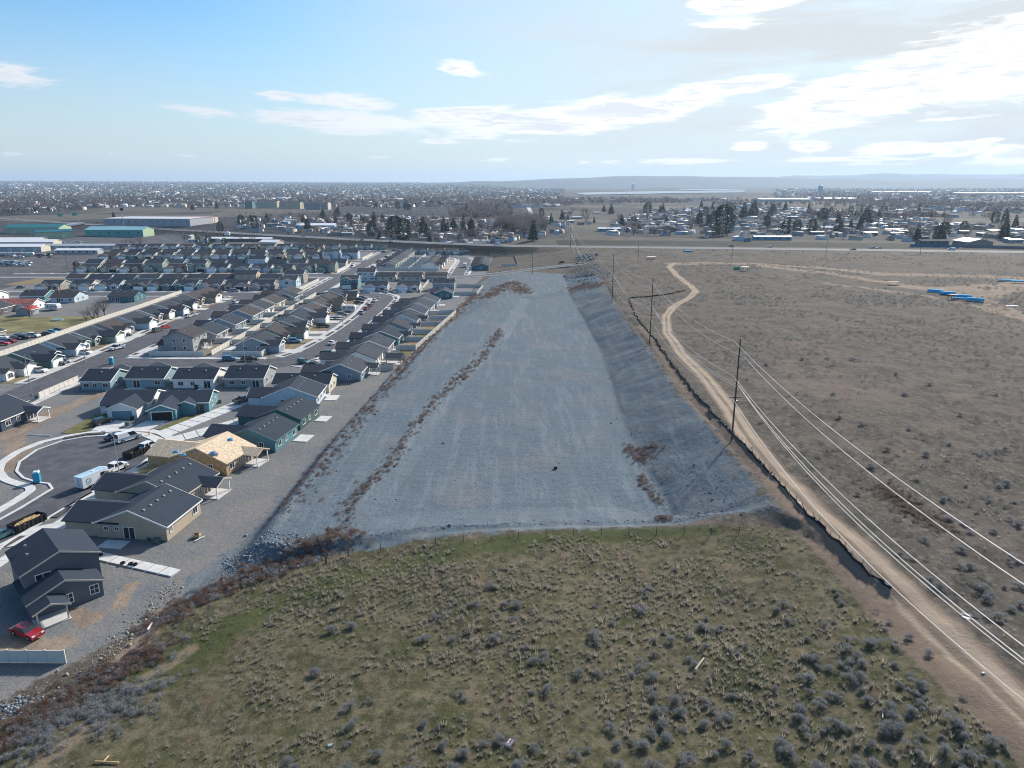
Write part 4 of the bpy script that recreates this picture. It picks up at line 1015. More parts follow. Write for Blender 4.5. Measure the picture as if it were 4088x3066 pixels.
row('left, tucked under the highway bank', [(-92 + 14 * i, 618 - 1.5 * i, ('sage', 'blue grey', 'sage', 'grey', 'deep teal')[i % 5], 'g6', (-1, 1)[i % 2]) for i in range(5)], 0, 11, 'g6', pane=False, d=10, w=12)

# ================================================================== STREET SIDES: pavement, planting strips, kerbs
def street_side(line, side, width=3.9, planting=True):
    mb = MB(); L3 = [(x, y, Z0 + .10) for x, y in line]; ribbon(mb, L3, 0, side * width, 0, thick=.16)
    tag(put('pavement', mb.mesh('pavement', CONC)), kind='structure')
    if not planting: return
    L = [Vector(p) for p in line]; seg = [(L[i + 1] - L[i]).length for i in range(len(L) - 1)]; tot = sum(seg)
    def at(s):
        for i, dd in enumerate(seg):
            if s <= dd + 1e-6: return L[i].lerp(L[i + 1], min(1, s / dd)), (L[i + 1] - L[i]).normalized()
            s -= dd
        return L[-1], (L[-1] - L[-2]).normalized()
    run = []; mu = MB()
    def flush():
        if len(run) > 4:
            pts = [at(s) for s in run[1:-1]]
            a = [(p.x - d.y * side * .55, p.y + d.x * side * .55) for p, d in pts]; b = [(p.x - d.y * side * 2.1, p.y + d.x * side * 2.1) for p, d in pts]
            n = len(a); mu.add([(x, y, Z0 + .108) for x, y in a + b], [((i, i + 1, n + i + 1, n + i) if side > 0 else (n + i, n + i + 1, i + 1, i)) for i in range(n - 1)])
        run.clear()
    s = 1.0
    while s < tot - 1:
        p, d = at(s)
        if any((p.x - x) ** 2 + (p.y - y) ** 2 < 14 for x, y in DRIVES): flush()
        else: run.append(s)
        if len(run) > 18: flush(); s += .9
        s += .6
    flush()
    if mu.v: tag(put('planting_strip', mu.mesh('planting_strip', MULCH)), kind='structure')


AL = [(-145, 205), (-145, 232), (-145.5, 270), (-150, 330), (-147.5, 376)]
street_side(AL, 1); street_side([(-133, 240), (-133.4, 300), (-134, 376)], -1)
street_side([(-133, 180), (-133, 222)], -1)
CLl = [(-79, 238.4), (-75, 247), (-71.8, 268), (-69.9, 291), (-69.1, 321), (-70.6, 350), (-72.5, 370)]
street_side(CLl, 1); street_side([(-72.5, 226.5), (-67.7, 236), (-64.9, 246), (-62.2, 268), (-61.4, 309), (-60.9, 347), (-61.2, 367), (-63.5, 377), (-69, 385), (-80, 389), (-98, 389)], -1)
street_side([(-132, 237.1), (-120, 236.1), (-84, 235.7)], 1, 2.6, False); street_side([(-130, 225.4), (-90, 224.8), (-76, 224.1)], -1, 2.4, False)
street_side([(-330, 391.9), (-132, 390.0)], 1); street_side([(-330, 378), (-150, 378)], -1, 3.2)
street_side([(-113.5, 394), (-113.5, 455)], 1); street_side([(-113.5, 477), (-113.5, 543)], 1); street_side([(-113.5, 561), (-113.5, 628)], 1)
street_side([(-103.6, 392), (-103.6, 455)], -1, 3.0, False); street_side([(-103.6, 470), (-103.6, 630)], -1)
street_side([(-330, 474), (-116, 474)], 1); street_side([(-330, 458), (-116, 458)], -1, 3, False)
street_side([(-330, 558), (-116, 558)], 1); street_side([(-330, 545), (-116, 545)], -1, 3, False)
street_side([(-360, 640), (-103, 640)], 1)
street_side([(-40, 470), (-40, 552), (-42, 572), (-52, 584), (-70, 588)], 1); street_side([(-31.5, 470), (-31.5, 560), (-36, 580)], -1)

# ================================================================== FENCES
def panel_mesh(L, h, m):
    def fn():
        b = MB(); b.box(0, L, -.02, .02, .12, h - .1); b.box(0, L, -.045, .045, h - .1, h); b.box(0, L, -.045, .045, .05, .14)
        k = int(L / .3)
        for i in range(1, k): b.box(L * i / k - .012, L * i / k + .012, -.027, .027, .14, h - .1)
        return b.mesh('panel', m)
    return cached(('panel', round(L, 2), h, m.name), fn)


def fence(label, pts, h=1.8, m=VINYL, z=None, step=2.4, group='vinyl fences of the estate', cat='fence'):
    p0 = pts[0]; z = Z0 - .04 if z is None else z
    root = thing('fence', label, cat, (p0[0], p0[1], z), 0, group)
    post = cached(('fpost', h, m.name), lambda: (lambda b: (b.box(-.07, .07, -.07, .07, 0, h + .05), b.box(-.09, .09, -.09, .09, h + .05, h + .11), b.mesh('post', m))[2])(MB()))
    for a, b in zip(pts[:-1], pts[1:]):
        d = math.dist(a, b); n = max(1, round(d / step)); L = d / n; ang = math.atan2(b[1] - a[1], b[0] - a[0])
        for i in range(n):
            q = (a[0] + (b[0] - a[0]) * i / n - p0[0], a[1] + (b[1] - a[1]) * i / n - p0[1], 0)
            put('panel', panel_mesh(L - .15, h, m), root, (q[0] + .075 * math.cos(ang), q[1] + .075 * math.sin(ang), 0), ang); put('post', post, root, q)
    q = pts[-1]; put('post', post, root, (q[0] - p0[0], q[1] - p0[1], 0)); return root


fence('long pale vinyl fence behind the houses left of the main estate street', [(-177, 204), (-177, 255), (-178.6, 300), (-178.4, 340), (-180, 388)])
fence('long pale fence dividing the back yards between the two middle rows', [(-104.5, 242), (-104.5, 380)])
fence('pale fence along the cross street in front of the grey two-storey house', [(-125.5, 240.4), (-106.5, 240.4)])
fence('pale corner fence beside the cross street around the blue grey corner house', [(-100, 240.2), (-86.5, 240.2), (-86.5, 247.5)])
fence('short pale fence from the bare yards to the leftmost rear-facing house', [(-131.3, 190), (-131, 208)])
fence('pale fence standing alone at the left edge near the red car', [(-84, 76.6), (-55.6, 76.3)])
fence('long pale fence behind the houses along the top of the gravel bank', [(-34.6, 250.2), (-30.3, 287), (-25.8, 325), (-38, 321.5)])
for i, y in enumerate((262, 280, 300, 318, 334, 350.5, 366.5)): fence(f'pale cross fence, {ORD[i]} from near, left of the long middle yard fence', [(-111.5, y), (-104.7, y)])
for i, y in enumerate((260, 276.2, 293, 309, 325, 340.5, 356)): fence(f'pale cross fence, {ORD[i]} from near, right of the long middle yard fence', [(-104.3, y), (-97.6, y)])
for i, (x0, y, x1) in enumerate(((-44.6, 221, -38), (-43.4, 236, -36.2), (-41.6, 250.2, -34.8), (-41, 265, -33), (-39.6, 279, -31.4), (-38.6, 296, -29.4), (-38, 309.5, -27.7))):
    fence(f'pale cross fence, {ORD[i]} from near, behind the houses above the gravel lot', [(x0, y), (x1, y)])
fence('pale fence right of the first corner on the far through street', [(-118.4, 398), (-118.4, 439), (-125, 439)])
fence('pale fence beside the second corner on the far through street', [(-117.4, 482), (-117.4, 524)])
fence('pale fence beside the third corner on the far through street', [(-117.4, 566), (-117.4, 608)])
fence('low pale fence beside the drive past the two garages', [(-50.5, 391), (-50.5, 437)])
fence('long white fence in front of the tight row of backs', [(-92, 496), (-70, 493.5), (-50.5, 490)])
fence('pale fence between the two tight rows near the short far street', [(-71.5, 495), (-71.5, 600)])
for i in range(6):
    fence(f'pale yard fence, {ORD[i]} from near, between the two tight rows', [(-80.6, 501.5 + 13.2 * i), (-63, 501.5 + 13.2 * i)], step=3.5)
fence('pale fence around the empty plot beside the dark teal house', [P(1824, 1146, ZS), P(1928, 1148, ZS), P(1903, 1178, ZS), P(1808, 1177, ZS)])
fence('pale fence around the yard at the foot of the highway bank', [P(1978, 1027, ZS), P(2052, 1025, ZS), P(2066, 1066, ZS), P(2000, 1068, ZS)], z=-1.9)
fence('brown wooden fence piece beside the grass corner of the estate', [(-218.5, 449), (-208, 449)], m=mat('cedar', (.25, .12, .075), .85), group=None)

def yards():
    k = 0
    for ys, x0, x1 in (((243, 262, 280, 300, 318, 334, 350.5, 366.5, 379), -110.5, -105), ((249, 260, 276.2, 293, 309, 325, 340.5, 356, 372), -104, -98.4)):
        for a, b in zip(ys[:-1], ys[1:]):
            sheet('lawn', [(x0 + rng.uniform(0, 2), a + .6), (x1, a + .6), (x1, b - .6 - rng.uniform(0, 5)), (x0 + rng.uniform(0, 2), b - .6 - rng.uniform(0, 5))], Z0 + .01, (LAWN, DIRTY, LAWNG, CONC2, LAWN)[k % 5]); k += 1
    for i, (y0, y1, xa, xb) in enumerate(((222, 235, -42, -37.4), (237, 249, -41, -36), (251, 264, -39.4, -34.4), (266, 278, -38.6, -33), (280, 295, -37.5, -31.6), (297, 308.5, -36.8, -29.6), (310.5, 320, -36, -28.4))):
        sheet('lawn', [(xa, y0), (xb, y0), (xb + .8, y1), (xa + .4, y1)], Z0 + .01, (DIRTY, LAWNG, LAWN, LAWNG, LAWN, DIRTY, LAWN)[i])
    sheet('lawn', [(-226, 455), (-182, 440), (-182, 449), (-226, 452)], Z0 + .01, LAWN); sheet('lawn', [(-300, 420), (-275, 424), (-276, 446), (-262, 452), (-300, 452)], Z0 + .01, LAWN)


yards()

# ================================================================== VEHICLES
CARC = {'white': (.72, .72, .73), 'silver': (.38, .40, .42), 'grey': (.14, .145, .15), 'black': (.014, .015, .018), 'red': (.28, .012, .02), 'bright red': (.55, .02, .03), 'blue': (.03, .13, .28), 'light blue': (.10, .36, .55), 'navy': (.012, .022, .05),
        'maroon': (.10, .01, .03), 'teal': (.04, .15, .17), 'tan': (.36, .30, .22), 'green': (.03, .09, .05)}
def paint(c):
    m = mat('car_paint_' + c.replace(' ', '_'), CARC[c], .28, spec=.5); b = m.node_tree.nodes['Principled BSDF']; b.inputs['Coat Weight'].default_value = .4; b.inputs['Coat Roughness'].default_value = .12; return m
LAMPW = mat('headlight', (.75, .78, .80), .15); LAMPR = mat('taillight', (.35, .01, .01), .25)
SPEC = {'sedan': (4.7, 1.78, [(-2.35, .45), (-2.32, .82), (-1.7, .95), (.9, .95), (2.1, .80), (2.34, .55), (2.34, .3), (-2.3, .3)], [(-1.75, .95), (-1.05, 1.40), (.25, 1.42), (1.05, .95)]),
        'suv': (4.75, 1.88, [(-2.35, .5), (-2.35, 1.0), (-2.2, 1.08), (1.0, 1.08), (2.1, .98), (2.36, .7), (2.36, .35), (-2.3, .35)], [(-2.28, 1.08), (-1.98, 1.70), (.3, 1.72), (1.05, 1.08)]),
        'pickup': (5.7, 1.98, [(-2.85, .55), (-2.85, 1.05), (-1.0, 1.06), (-1.0, 1.12), (1.4, 1.12), (2.6, 1.05), (2.85, .8), (2.85, .4), (-2.8, .45)], [(-1.02, 1.12), (-.85, 1.82), (.75, 1.84), (1.45, 1.12)]),
        'van': (5.6, 1.98, [(-2.8, .45), (-2.8, 1.2), (1.9, 1.2), (2.55, 1.0), (2.8, .75), (2.8, .35), (-2.75, .35)], [(-2.78, 1.2), (-2.68, 2.15), (1.1, 2.15), (1.95, 1.2)])}


def car_meshes(kind):
    L, Wd, body, cab = SPEC[kind]
    def fn():
        B = MB(); n = len(body); hw = Wd / 2
        rows = [(-hw * .93, .0), (-hw, .16), (-hw, .9), (hw, .9), (hw, .16), (hw * .93, .0)]
        # body shell: side profile swept across, sides tucked in top and bottom
        sec = []
        for yy, ins in ((-hw + .02, .05), (-hw, 0), (hw, 0), (hw - .02, .05)): sec.append((yy, ins))
        ys = [-hw + .08, -hw, hw, hw - .08]; sc = [.965, 1, 1, .965]
        zc = sum(p[1] for p in body) / n
        V = [(x * s, y, zc + (z - zc) * s) for y, s in zip(ys, sc) for x, z in body]
        F = [tuple(range(n)), tuple(range(3 * n, 4 * n))[::-1]]
        for k in range(3): F += [(k * n + i, (k + 1) * n + i, (k + 1) * n + (i + 1) % n, k * n + (i + 1) % n) for i in range(n)]
        B.add(V, [f[::-1] for f in F])
        if kind == 'pickup':   # open bed: two side walls above a sunk floor read from above
            B.box(-2.72, -1.1, -hw + .12, hw - .12, 1.055, 1.066, 1)
            for s in (-1, 1): B.box(-2.8, -1.02, *sorted((s * (hw - .12), s * (hw - .02))), 1.05, 1.32)
            B.box(-2.84, -2.74, -hw + .03, hw - .03, 1.05, 1.30)
        G = MB(); a, b, c, d = cab; t = .14
        def ring(f): return [(a[0] + (b[0] - a[0]) * f, a[1] + (b[1] - a[1]) * f), (d[0] + (c[0] - d[0]) * f, d[1] + (c[1] - d[1]) * f)]
        V = []
        for f, w in ((0, hw - .06), (1, hw - .06 - t)):
            (x0, z0), (x1, z1) = ring(f); V += [(x0, -w, z0 - .01), (x1, -w, z1 - .01), (x1, w, z1 - .01), (x0, w, z0 - .01)]
        G.add(V, [(3, 2, 1, 0), (4, 5, 6, 7), (0, 1, 5, 4), (1, 2, 6, 5), (2, 3, 7, 6), (3, 0, 4, 7)])
        Rf = MB(); w = hw - .06 - t; x0, z0 = b; x1, z1 = c
        Rf.box(x0 - .03, x1 + .02, -w - .01, w + .01, z0 - .03, z0 + .035)
        for s in (-1, 1):   # pillars
            for f in ((.0, .07), (.42, .48)) if kind != 'van' else ((0, .62),):
                xa, xb = (x0 + (x1 - x0) * f[0], x0 + (x1 - x0) * f[1]); ba, bb = (a[0] + (d[0] - a[0]) * f[0], a[0] + (d[0] - a[0]) * f[1])
                yw, yb = s * (w + .012), s * (hw - .045)
                Rf.add([(ba, yb, a[1]), (bb, yb, a[1]), (xb, yw, z0 - .03), (xa, yw, z0 - .03)], [(0, 1, 2, 3) if s < 0 else (3, 2, 1, 0)])
        return B.mesh('body', [paint('white'), BLACKP]), G.mesh('windows', GLASS), Rf.mesh('roof', paint('white'))
    return cached(('car', kind), fn)


def wheel_mesh(r=.34):
    def fn():
        b = MB(); b.cyl((0, -.11, 0), (0, .11, 0), r, n=14, mi=0); b.cyl((0, -.118, 0), (0, .118, 0), r * .58, n=10, mi=1); return b.mesh('wheel', [TYRE, STEEL])
    return cached(('wheel', r), fn)


CARN = {}


def car(kind, color, where, x, y, head, z=None, detail=True, name=None, group='parked cars of the estate', extra=None):
    z = Z0 + .06 if z is None else z
    nm = {'sedan': 'car', 'suv': 'suv', 'pickup': 'pickup_truck', 'van': 'van'}[kind]
    lab = f"{color} {nm.replace('_', ' ')} {where}"
    cat = {'sedan': 'car', 'suv': 'car', 'pickup': 'pickup truck', 'van': 'van'}[kind]
    r = thing('parked_' + nm if 'parked' in where or 'drive' in where else nm, lab, cat, (x, y, z), R(head), group)
    b, g, f = car_meshes(kind); p = paint(color); L, Wd = SPEC[kind][:2]; rr = .34 if kind == 'sedan' else .40
    put('body', b, r, mats=[p]); put('windows', g, r); put('roof', f, r, mats=[p])
    wx = L * .31
    for sx in (-1, 1):
        for sy in (-1, 1): put('wheel', wheel_mesh(rr), r, (sx * wx, sy * (Wd / 2 - .10), rr))
    if detail:
        hl = cached('hl', lambda: (lambda q: (q.box(-.06, .06, -.18, .18, -.08, .08), q.mesh('headlight', LAMPW))[1])(MB())); tl = cached('tl', lambda: (lambda q: (q.box(-.05, .05, -.13, .13, -.10, .10), q.mesh('taillight', LAMPR))[1])(MB()))
        for s in (-1, 1): put('headlight', hl, r, (L / 2 - .06, s * (Wd / 2 - .28), .70 if kind == 'sedan' else .82)); put('taillight', tl, r, (-L / 2 + .03, s * (Wd / 2 - .22), .74 if kind == 'sedan' else .9))
    return r


def E_(px, py, z=ZS): return P(px, py, z)
near = [('sedan', 'red', 'parked on bare dirt beside the near corner house', (110, 2535), -24, 1), ('suv', 'black', 'in the drive of the white house facing the circle', (412, 1692), 62, 1),
        ('van', 'white', 'with ladder rack parked at the head of the turning circle', (512, 1758), 58, 1), ('sedan', 'navy', 'parked hidden behind the white ladder van', (462, 1752), 60, 1), ('suv', 'white', 'parked by the kerb behind the black dumpster', (598, 1790), 72, 1),
        ('pickup', 'white', 'with pipe rack parked ahead of the white trailer', (462, 1880), 72, 1), ('sedan', 'teal', 'at the left edge behind the filled dumpster', (8, 2146), 70, 1), ('pickup', 'grey', 'parked on the long fanning drive', (971, 1605), 62, 1),
        ('suv', 'white', 'parked in the drive of the nearest left-row house', (160, 1486), -8, 1), ('pickup', 'black', 'parked before the dark green left-row house', (229, 1458), 6, 1), ('sedan', 'silver', 'parked beside the black pickup before the dark green house', (262, 1447), -10, 1),
        ('suv', 'white', 'parked before the third house of the left row', (339, 1414), -2, 1), ('pickup', 'white', 'parked at the kerb of the main estate street', (469, 1394), -110, 1), ('suv', 'black', 'parked before the blue grey left-row house', (503, 1341), 0, 1),
        ('suv', 'grey', 'parked at the kerb behind the bright red car', (630, 1323), 75, 1), ('sedan', 'bright red', 'parked at the kerb of the main estate street', (660, 1311), 75, 1), ('suv', 'white', 'parked at the kerb ahead of the bright red car', (757, 1266), 75, 1),
        ('sedan', 'white', 'parked at the kerb ahead of the white suv', (781, 1258), 75, 1), ('sedan', 'white', 'parked in the drive with two dark cars', (783, 1229), 0, 1), ('suv', 'navy', 'parked beside the white car in the shared drive', (754, 1241), 0, 1), ('sedan', 'black', 'parked nearest in the shared drive of three cars', (740, 1249), 0, 1),
        ('sedan', 'black', 'parked by the corner house with the brown lawn', (878, 1190), 0, 1), ('suv', 'white', 'driving on the main estate street by the corner', (942, 1211), 80, 1), ('suv', 'silver', 'parked along the first cross street before an open garage', (939, 1165), 2, 1),
        ('suv', 'white', 'parked in the drive at the right end, left of the white pickup', (1037, 1158), -90, 1), ('pickup', 'white', 'parked in the drive at the right end of the first cross street', (1060, 1158), -70, 1), ('sedan', 'black', 'in the open garage drive of the cream house', (918, 1156), -90, 1),
        ('suv', 'light blue', 'parked in the drive of the blue grey corner house', (1178, 1367), 0, 1), ('pickup', 'black', 'parked in the second drive of the bending street', (1292, 1306), 0, 1), ('suv', 'blue', 'parked along the near cross street', (918, 1439), 0, 1),
        ('pickup', 'black', 'parked along the near cross street behind the blue suv', (999, 1440), 0, 1), ('sedan', 'white', 'with roof light driving on the bending street', (1329, 1374), 72, 1), ('suv', 'teal', 'parked near the concrete apron at the street bend', (1214, 1452), -30, 1), ('sedan', 'navy', 'parked beside the teal suv at the street bend', (1254, 1460), -20, 1),
        ('pickup', 'black', 'with white camper shell parked on the bending street drive', (1311, 1418), 8, 1), ('sedan', 'white', 'parked at the far kerb bend, nearer of two', (1499, 1204), 78, 1), ('sedan', 'silver', 'parked at the far kerb bend, farther of two', (1512, 1193), 78, 1),
        ('suv', 'black', 'parked left of the far street bend, farthest of three', (1449, 1195), 4, 1), ('suv', 'navy', 'parked left of the far street bend, middle of three', (1440, 1202), 4, 1), ('sedan', 'black', 'parked left of the far street bend, nearest of three', (1434, 1212), 4, 1),
        ('sedan', 'red', 'parked at the kerb of the bending street, nearer red one', (1464, 1236), 78, 1), ('sedan', 'maroon', 'parked at the kerb of the bending street, beyond the red car', (1478, 1224), 78, 1), ('suv', 'silver', 'parked at the kerb of the bending street, below the red car', (1447, 1253), 78, 1),
        ('suv', 'grey', 'parked beside the covered boat in a drive', (1368, 1260), 0, 1), ('sedan', 'white', 'parked in a drive above the gravel lot row, by a blue car', (1560, 1247), 180, 1), ('sedan', 'blue', 'parked in a drive above the gravel lot row, by a white car', (1548, 1257), 180, 1),
        ('suv', 'navy', 'parked in a drive above the gravel lot row, before a white one', (1532, 1279), 180, 1), ('sedan', 'white', 'parked in a drive behind the navy suv', (1540, 1271), 180, 1), ('sedan', 'black', 'parked in the drive of the long dark-roofed house', (1592, 1213), 180, 1), ('sedan', 'navy', 'parked behind the black car by the long dark roof', (1608, 1204), 180, 1),
        ('sedan', 'white', 'parked before the left garage at the end of the bending street', (1458, 1166), -90, 1), ('suv', 'silver', 'parked on the brown lawn drive between two garages', (1542, 1168), -90, 1), ('suv', 'white', 'parked before the right garage at the end of the bending street', (1578, 1168), -90, 1),
        ('van', 'white', 'driving at the second corner of the far through street', (1407, 1068), -100, 0), ('sedan', 'maroon', 'parked right of the far through street, beside the white fence', (1491, 1070), 0, 0), ('sedan', 'black', 'parked at the second cross street corner', (1309, 1092), 0, 0), ('sedan', 'red', 'parked before the two-storey house by the second cross street', (1292, 1082), -90, 0),
        ('sedan', 'black', 'parked along the far through street drives, nearest of three', (1511, 1050), 0, 0), ('sedan', 'grey', 'parked along the far through street drives, middle of three', (1517, 1044), 0, 0), ('sedan', 'navy', 'parked along the far through street drives, farthest of three', (1545, 1029), 0, 0),
        ('van', 'white', 'on the left stretch of the first cross street', (125, 1192), 5, 0), ('suv', 'grey', 'on the first cross street behind the teal house', (171, 1184), 5, 0), ('suv', 'white', 'parked before the pale blue house of the far side row', (310, 1152), 30, 0), ('suv', 'white', 'parked before the white end-gable house, far side', (374, 1148), 20, 0),
        ('pickup', 'white', 'parked by the dark green house of the far side row', (518, 1151), -130, 0), ('sedan', 'silver', 'on the first cross street beside bare plots', (484, 1168), 5, 0), ('sedan', 'black', 'parked in the drive of the leftmost far side house', (84, 1150), 0, 0), ('sedan', 'black', 'at the left edge by the first cross street', (8, 1172), 60, 0),
        ('suv', 'silver', 'on the first cross street near the fenced corner', (160, 1180), 5, 0), ('sedan', 'white', 'parked before the house left of the through street', (1167, 1113), 0, 0), ('sedan', 'black', 'parked under the highway bank, left one', (1932, 1036), 0, 0), ('sedan', 'maroon', 'parked under the highway bank, right one', (1938, 1042), 0, 0), ('sedan', 'teal', 'parked before the big gabled house under the highway', (1742, 1013), 10, 0),
        ('sedan', 'black', 'parked at the top end of the through street', (1533, 1008), 0, 0), ('sedan', 'bright red', 'parked before the last row under the highway', (1575, 1002), 0, 0), ('suv', 'white', 'under the pipe racks beside the boat lot', (1552, 1208), 0, 0)]
for k, c, w, (px, py), hd, dt in near[:-1]: car(k, c, w, *E_(px, py, ZS), hd, detail=bool(dt))
# on the highway
for k, c, w, (px, py), hd, zz in [('sedan', 'teal', 'driving on the highway above the estate, leftmost', (1446, 960), 168, 3.3), ('sedan', 'white', 'driving on the highway above the estate, far lane', (1540, 957), 168, 3.5), ('suv', 'white', 'driving on the highway above the estate, near lane', (1563, 967), -12, 3.5),
                                  ('suv', 'white', 'driving on the highway, midway along the bank', (1802, 974), 174, 4.2), ('van', 'white', 'driving on the highway where the bank ends', (1985, 979), 178, 4.9), ('sedan', 'black', 'driving on the highway below the blue mobile home', (2918, 985), 0, 5.2), ('sedan', 'white', 'driving on the highway right of the blue mobile home', (3071, 987), 180, 5.2),
                                  ('sedan', 'black', 'driving on the near highway lane at the right', (3405, 998), 178, 5.2), ('sedan', 'silver', 'driving on the far highway lane, left of a white one', (3482, 991), 178, 5.2), ('sedan', 'white', 'driving on the far highway lane behind the silver one', (3508, 992), 178, 5.2),
                                  ('van', 'white', 'with blue skirt driving on the highway at the right', (3797, 998), 178, 5.2), ('sedan', 'maroon', 'on the side road climbing from the estate', (2242, 1060), 40, .6), ('suv', 'grey', 'on the highway at the far left, behind a white one', (390, 890), 160, 2.3), ('van', 'white', 'on the highway at the far left', (60, 872), 160, 2.3), ('sedan', 'white', 'on the highway by the green road signs', (310, 884), 160, 2.3),
                                  ('sedan', 'white', 'on the highway beside the orange flags', (1168, 933), 165, 2.8), ('suv', 'light blue', 'on the highway below the orange flags', (1214, 946), 165, 2.8)]:
    x, y = P(px, py, zz); car(k, c, w, x, y, hd, z=max(zz - .05, H(x, y) + .1) if k != '' else zz, detail=False, group='cars on the highway')

# ================================================================== BITS AND PIECES ON THE ESTATE
def simple(name, label, cat, me, loc=(0, 0, 0), rz=0.0, group=None): return tag(put(name, me, None, loc, rz), label, cat, group)


def skip(label, px, py, head, full):
    x, y = P(px, py, ZS); r = thing('dumpster', label, 'dumpster', (x, y, Z0 + .02), R(head))
    b = MB(); L, W_, h = 5.6, 2.3, 1.25
    b.box(-L / 2, L / 2, -W_ / 2, W_ / 2, .15, .25)
    for s in (-1, 1): b.box(-L / 2, L / 2, *sorted((s * W_ / 2, s * (W_ / 2 - .07))), .25, h + .15)
    for s in (-1, 1): b.box(*sorted((s * L / 2, s * (L / 2 - .07))), -W_ / 2 + .07, W_ / 2 - .07, .25, h + .15)
    put('body', b.mesh('body', mat('skip_paint', (.018, .018, .020), .55, .3, 2)), r)
    q = MB(); q.box(-.05, .05, -.06, .06, .25, h + .1)
    me = q.mesh('rib', mat('skip_paint', (.018, .018, .020)))
    for i in range(7):
        for s in (-1, 1): put('rib', me, r, (-L / 2 + .4 + i * (L - .8) / 6, s * (W_ / 2 + .05), 0))
    q = MB(); q.cyl((0, -.12, .12), (0, .12, .12), .12, n=10); me = q.mesh('roller', STEEL)
    for s in (-1, 1): put('roller', me, r, (L / 2 - .5, s * .9, 0))
    for i in range(26 if full else 7):
        q = MB(); l = rng.uniform(1.2, 3.8); q.box(-l / 2, l / 2, -.1, .1, 0, .06)
        o = put('timber_offcut', q.mesh('timber_offcut', LUMBER), None, (0, 0, 0))
        o.parent = r; o.location = (rng.uniform(-1.0, 1.0), rng.uniform(-.8, .8), (.9 if full else .35) + rng.uniform(0, .25)); o.rotation_euler = (rng.uniform(-.1, .1), rng.uniform(-.08, .08), rng.uniform(-.3, .3))


skip('black steel dumpster full of timber offcuts on the street near the left edge', 112, 2100, 70, True)
skip('nearly empty black steel dumpster parked on the cul-de-sac by the kerb', 548, 1815, 72, False)


def trailer():
    x, y = P(372, 1935, ZS); r = thing('cargo_trailer', 'white enclosed cargo trailer with blue swirl emblem and open side door', 'trailer', (x, y, Z0 + .02), R(68))
    L, W_, h = 5.8, 2.3, 2.2; wh = mat('trailer_white', (.70, .71, .71), .45); bl = mat('trailer_blue', (.03, .20, .36), .4)
    b = MB(); b.box(-L / 2, L / 2, -W_ / 2, W_ / 2, .45, .45 + h); b.add([(L / 2, -W_ / 2, .45), (L / 2 + .55, 0, .45), (L / 2, W_ / 2, .45), (L / 2, -W_ / 2, .45 + h), (L / 2 + .55, 0, .45 + h), (L / 2, W_ / 2, .45 + h)], [(2, 1, 0), (3, 4, 5), (0, 1, 4, 3), (1, 2, 5, 4)])
    put('body', b.mesh('body', wh), r)
    q = MB(); q.box(-L / 2 - .02, L / 2 + .02, -W_ / 2 - .02, W_ / 2 + .02, .452 + h, .50 + h); put('roof', q.mesh('roof', mat('trailer_roof', (.42, .56, .66), .35)), r)
    q = MB(); q.box(-.2, .2, -.2, .2, .50 + h, .6 + h); put('roof_vent', q.mesh('roof_vent', WHITE), r, (.4, 0, 0))
    for k in (-.55, .35):
        for s in (-1, 1): put('wheel', wheel_mesh(.36), r, (k, s * (W_ / 2 + .02), .36))
    q = MB(); q.box(-1.6, 1.4, -.14, .14, .72, .8)
    for s in (-1, 1): put('mudguard', q.mesh('mudguard', STEEL), r, (0, s * (W_ / 2 + .1), 0))
    for s in (-1, 1):
        q = MB(); q.box(-.02, .015, -.53, .53, .52, .35 + h); d = put('rear_door', q.mesh('rear_door', wh), r, (-L / 2 - .012, s * .56, 0))
        q = MB(); q.box(-.03, -.0, -.03, .03, .6, 2.4); put('latch_bar', q.mesh('latch_bar', STEEL), d, (-.02, -s * .35, 0))
    # side facing the kerb: swirl emblem and open door
    q = MB(); sy = -W_ / 2 - .012
    for r0, a0, a1, w in ((.62, 200, 420, .10), (.42, 20, 240, .11), (.22, 200, 400, .10)):
        n = 16; V = []
        for i in range(n + 1):
            a = R(a0 + (a1 - a0) * i / n); ww = w * math.sin(math.pi * (i + .6) / (n + 1.2))
            V += [((r0 - ww) * math.cos(a), 0, (r0 - ww) * math.sin(a)), ((r0 + ww) * math.cos(a), 0, (r0 + ww) * math.sin(a))]
        q.add(V, [(2 * i, 2 * i + 1, 2 * i + 3, 2 * i + 2) for i in range(n)])
    put('emblem', q.mesh('emblem', bl), r, (-1.7, sy, 1.65))
    q = MB(); q.box(-.45, .45, -.01, .02, .55, 2.35); put('door_opening', q.mesh('door_opening', mat('interior_shade_paint', (.02, .018, .018), .9)), r, (1.5, sy + .0, 0))  # solid panel; the unlit inside of the trailer is painted near-black
    q = MB(); q.box(-.02, .02, -.9, 0, .55, 2.4); o = put('side_door', q.mesh('side_door', OSB), r, (2.0, -W_ / 2 - .02, 0), R(20))
    q = MB(); q.cyl((L / 2 + .4, -.35, .45), (L / 2 + 1.4, 0, .45), .06, n=6); q.cyl((L / 2 + .4, .35, .45), (L / 2 + 1.4, 0, .45), .06, n=6); put('drawbar', q.mesh('drawbar', STEEL), r)


trailer()


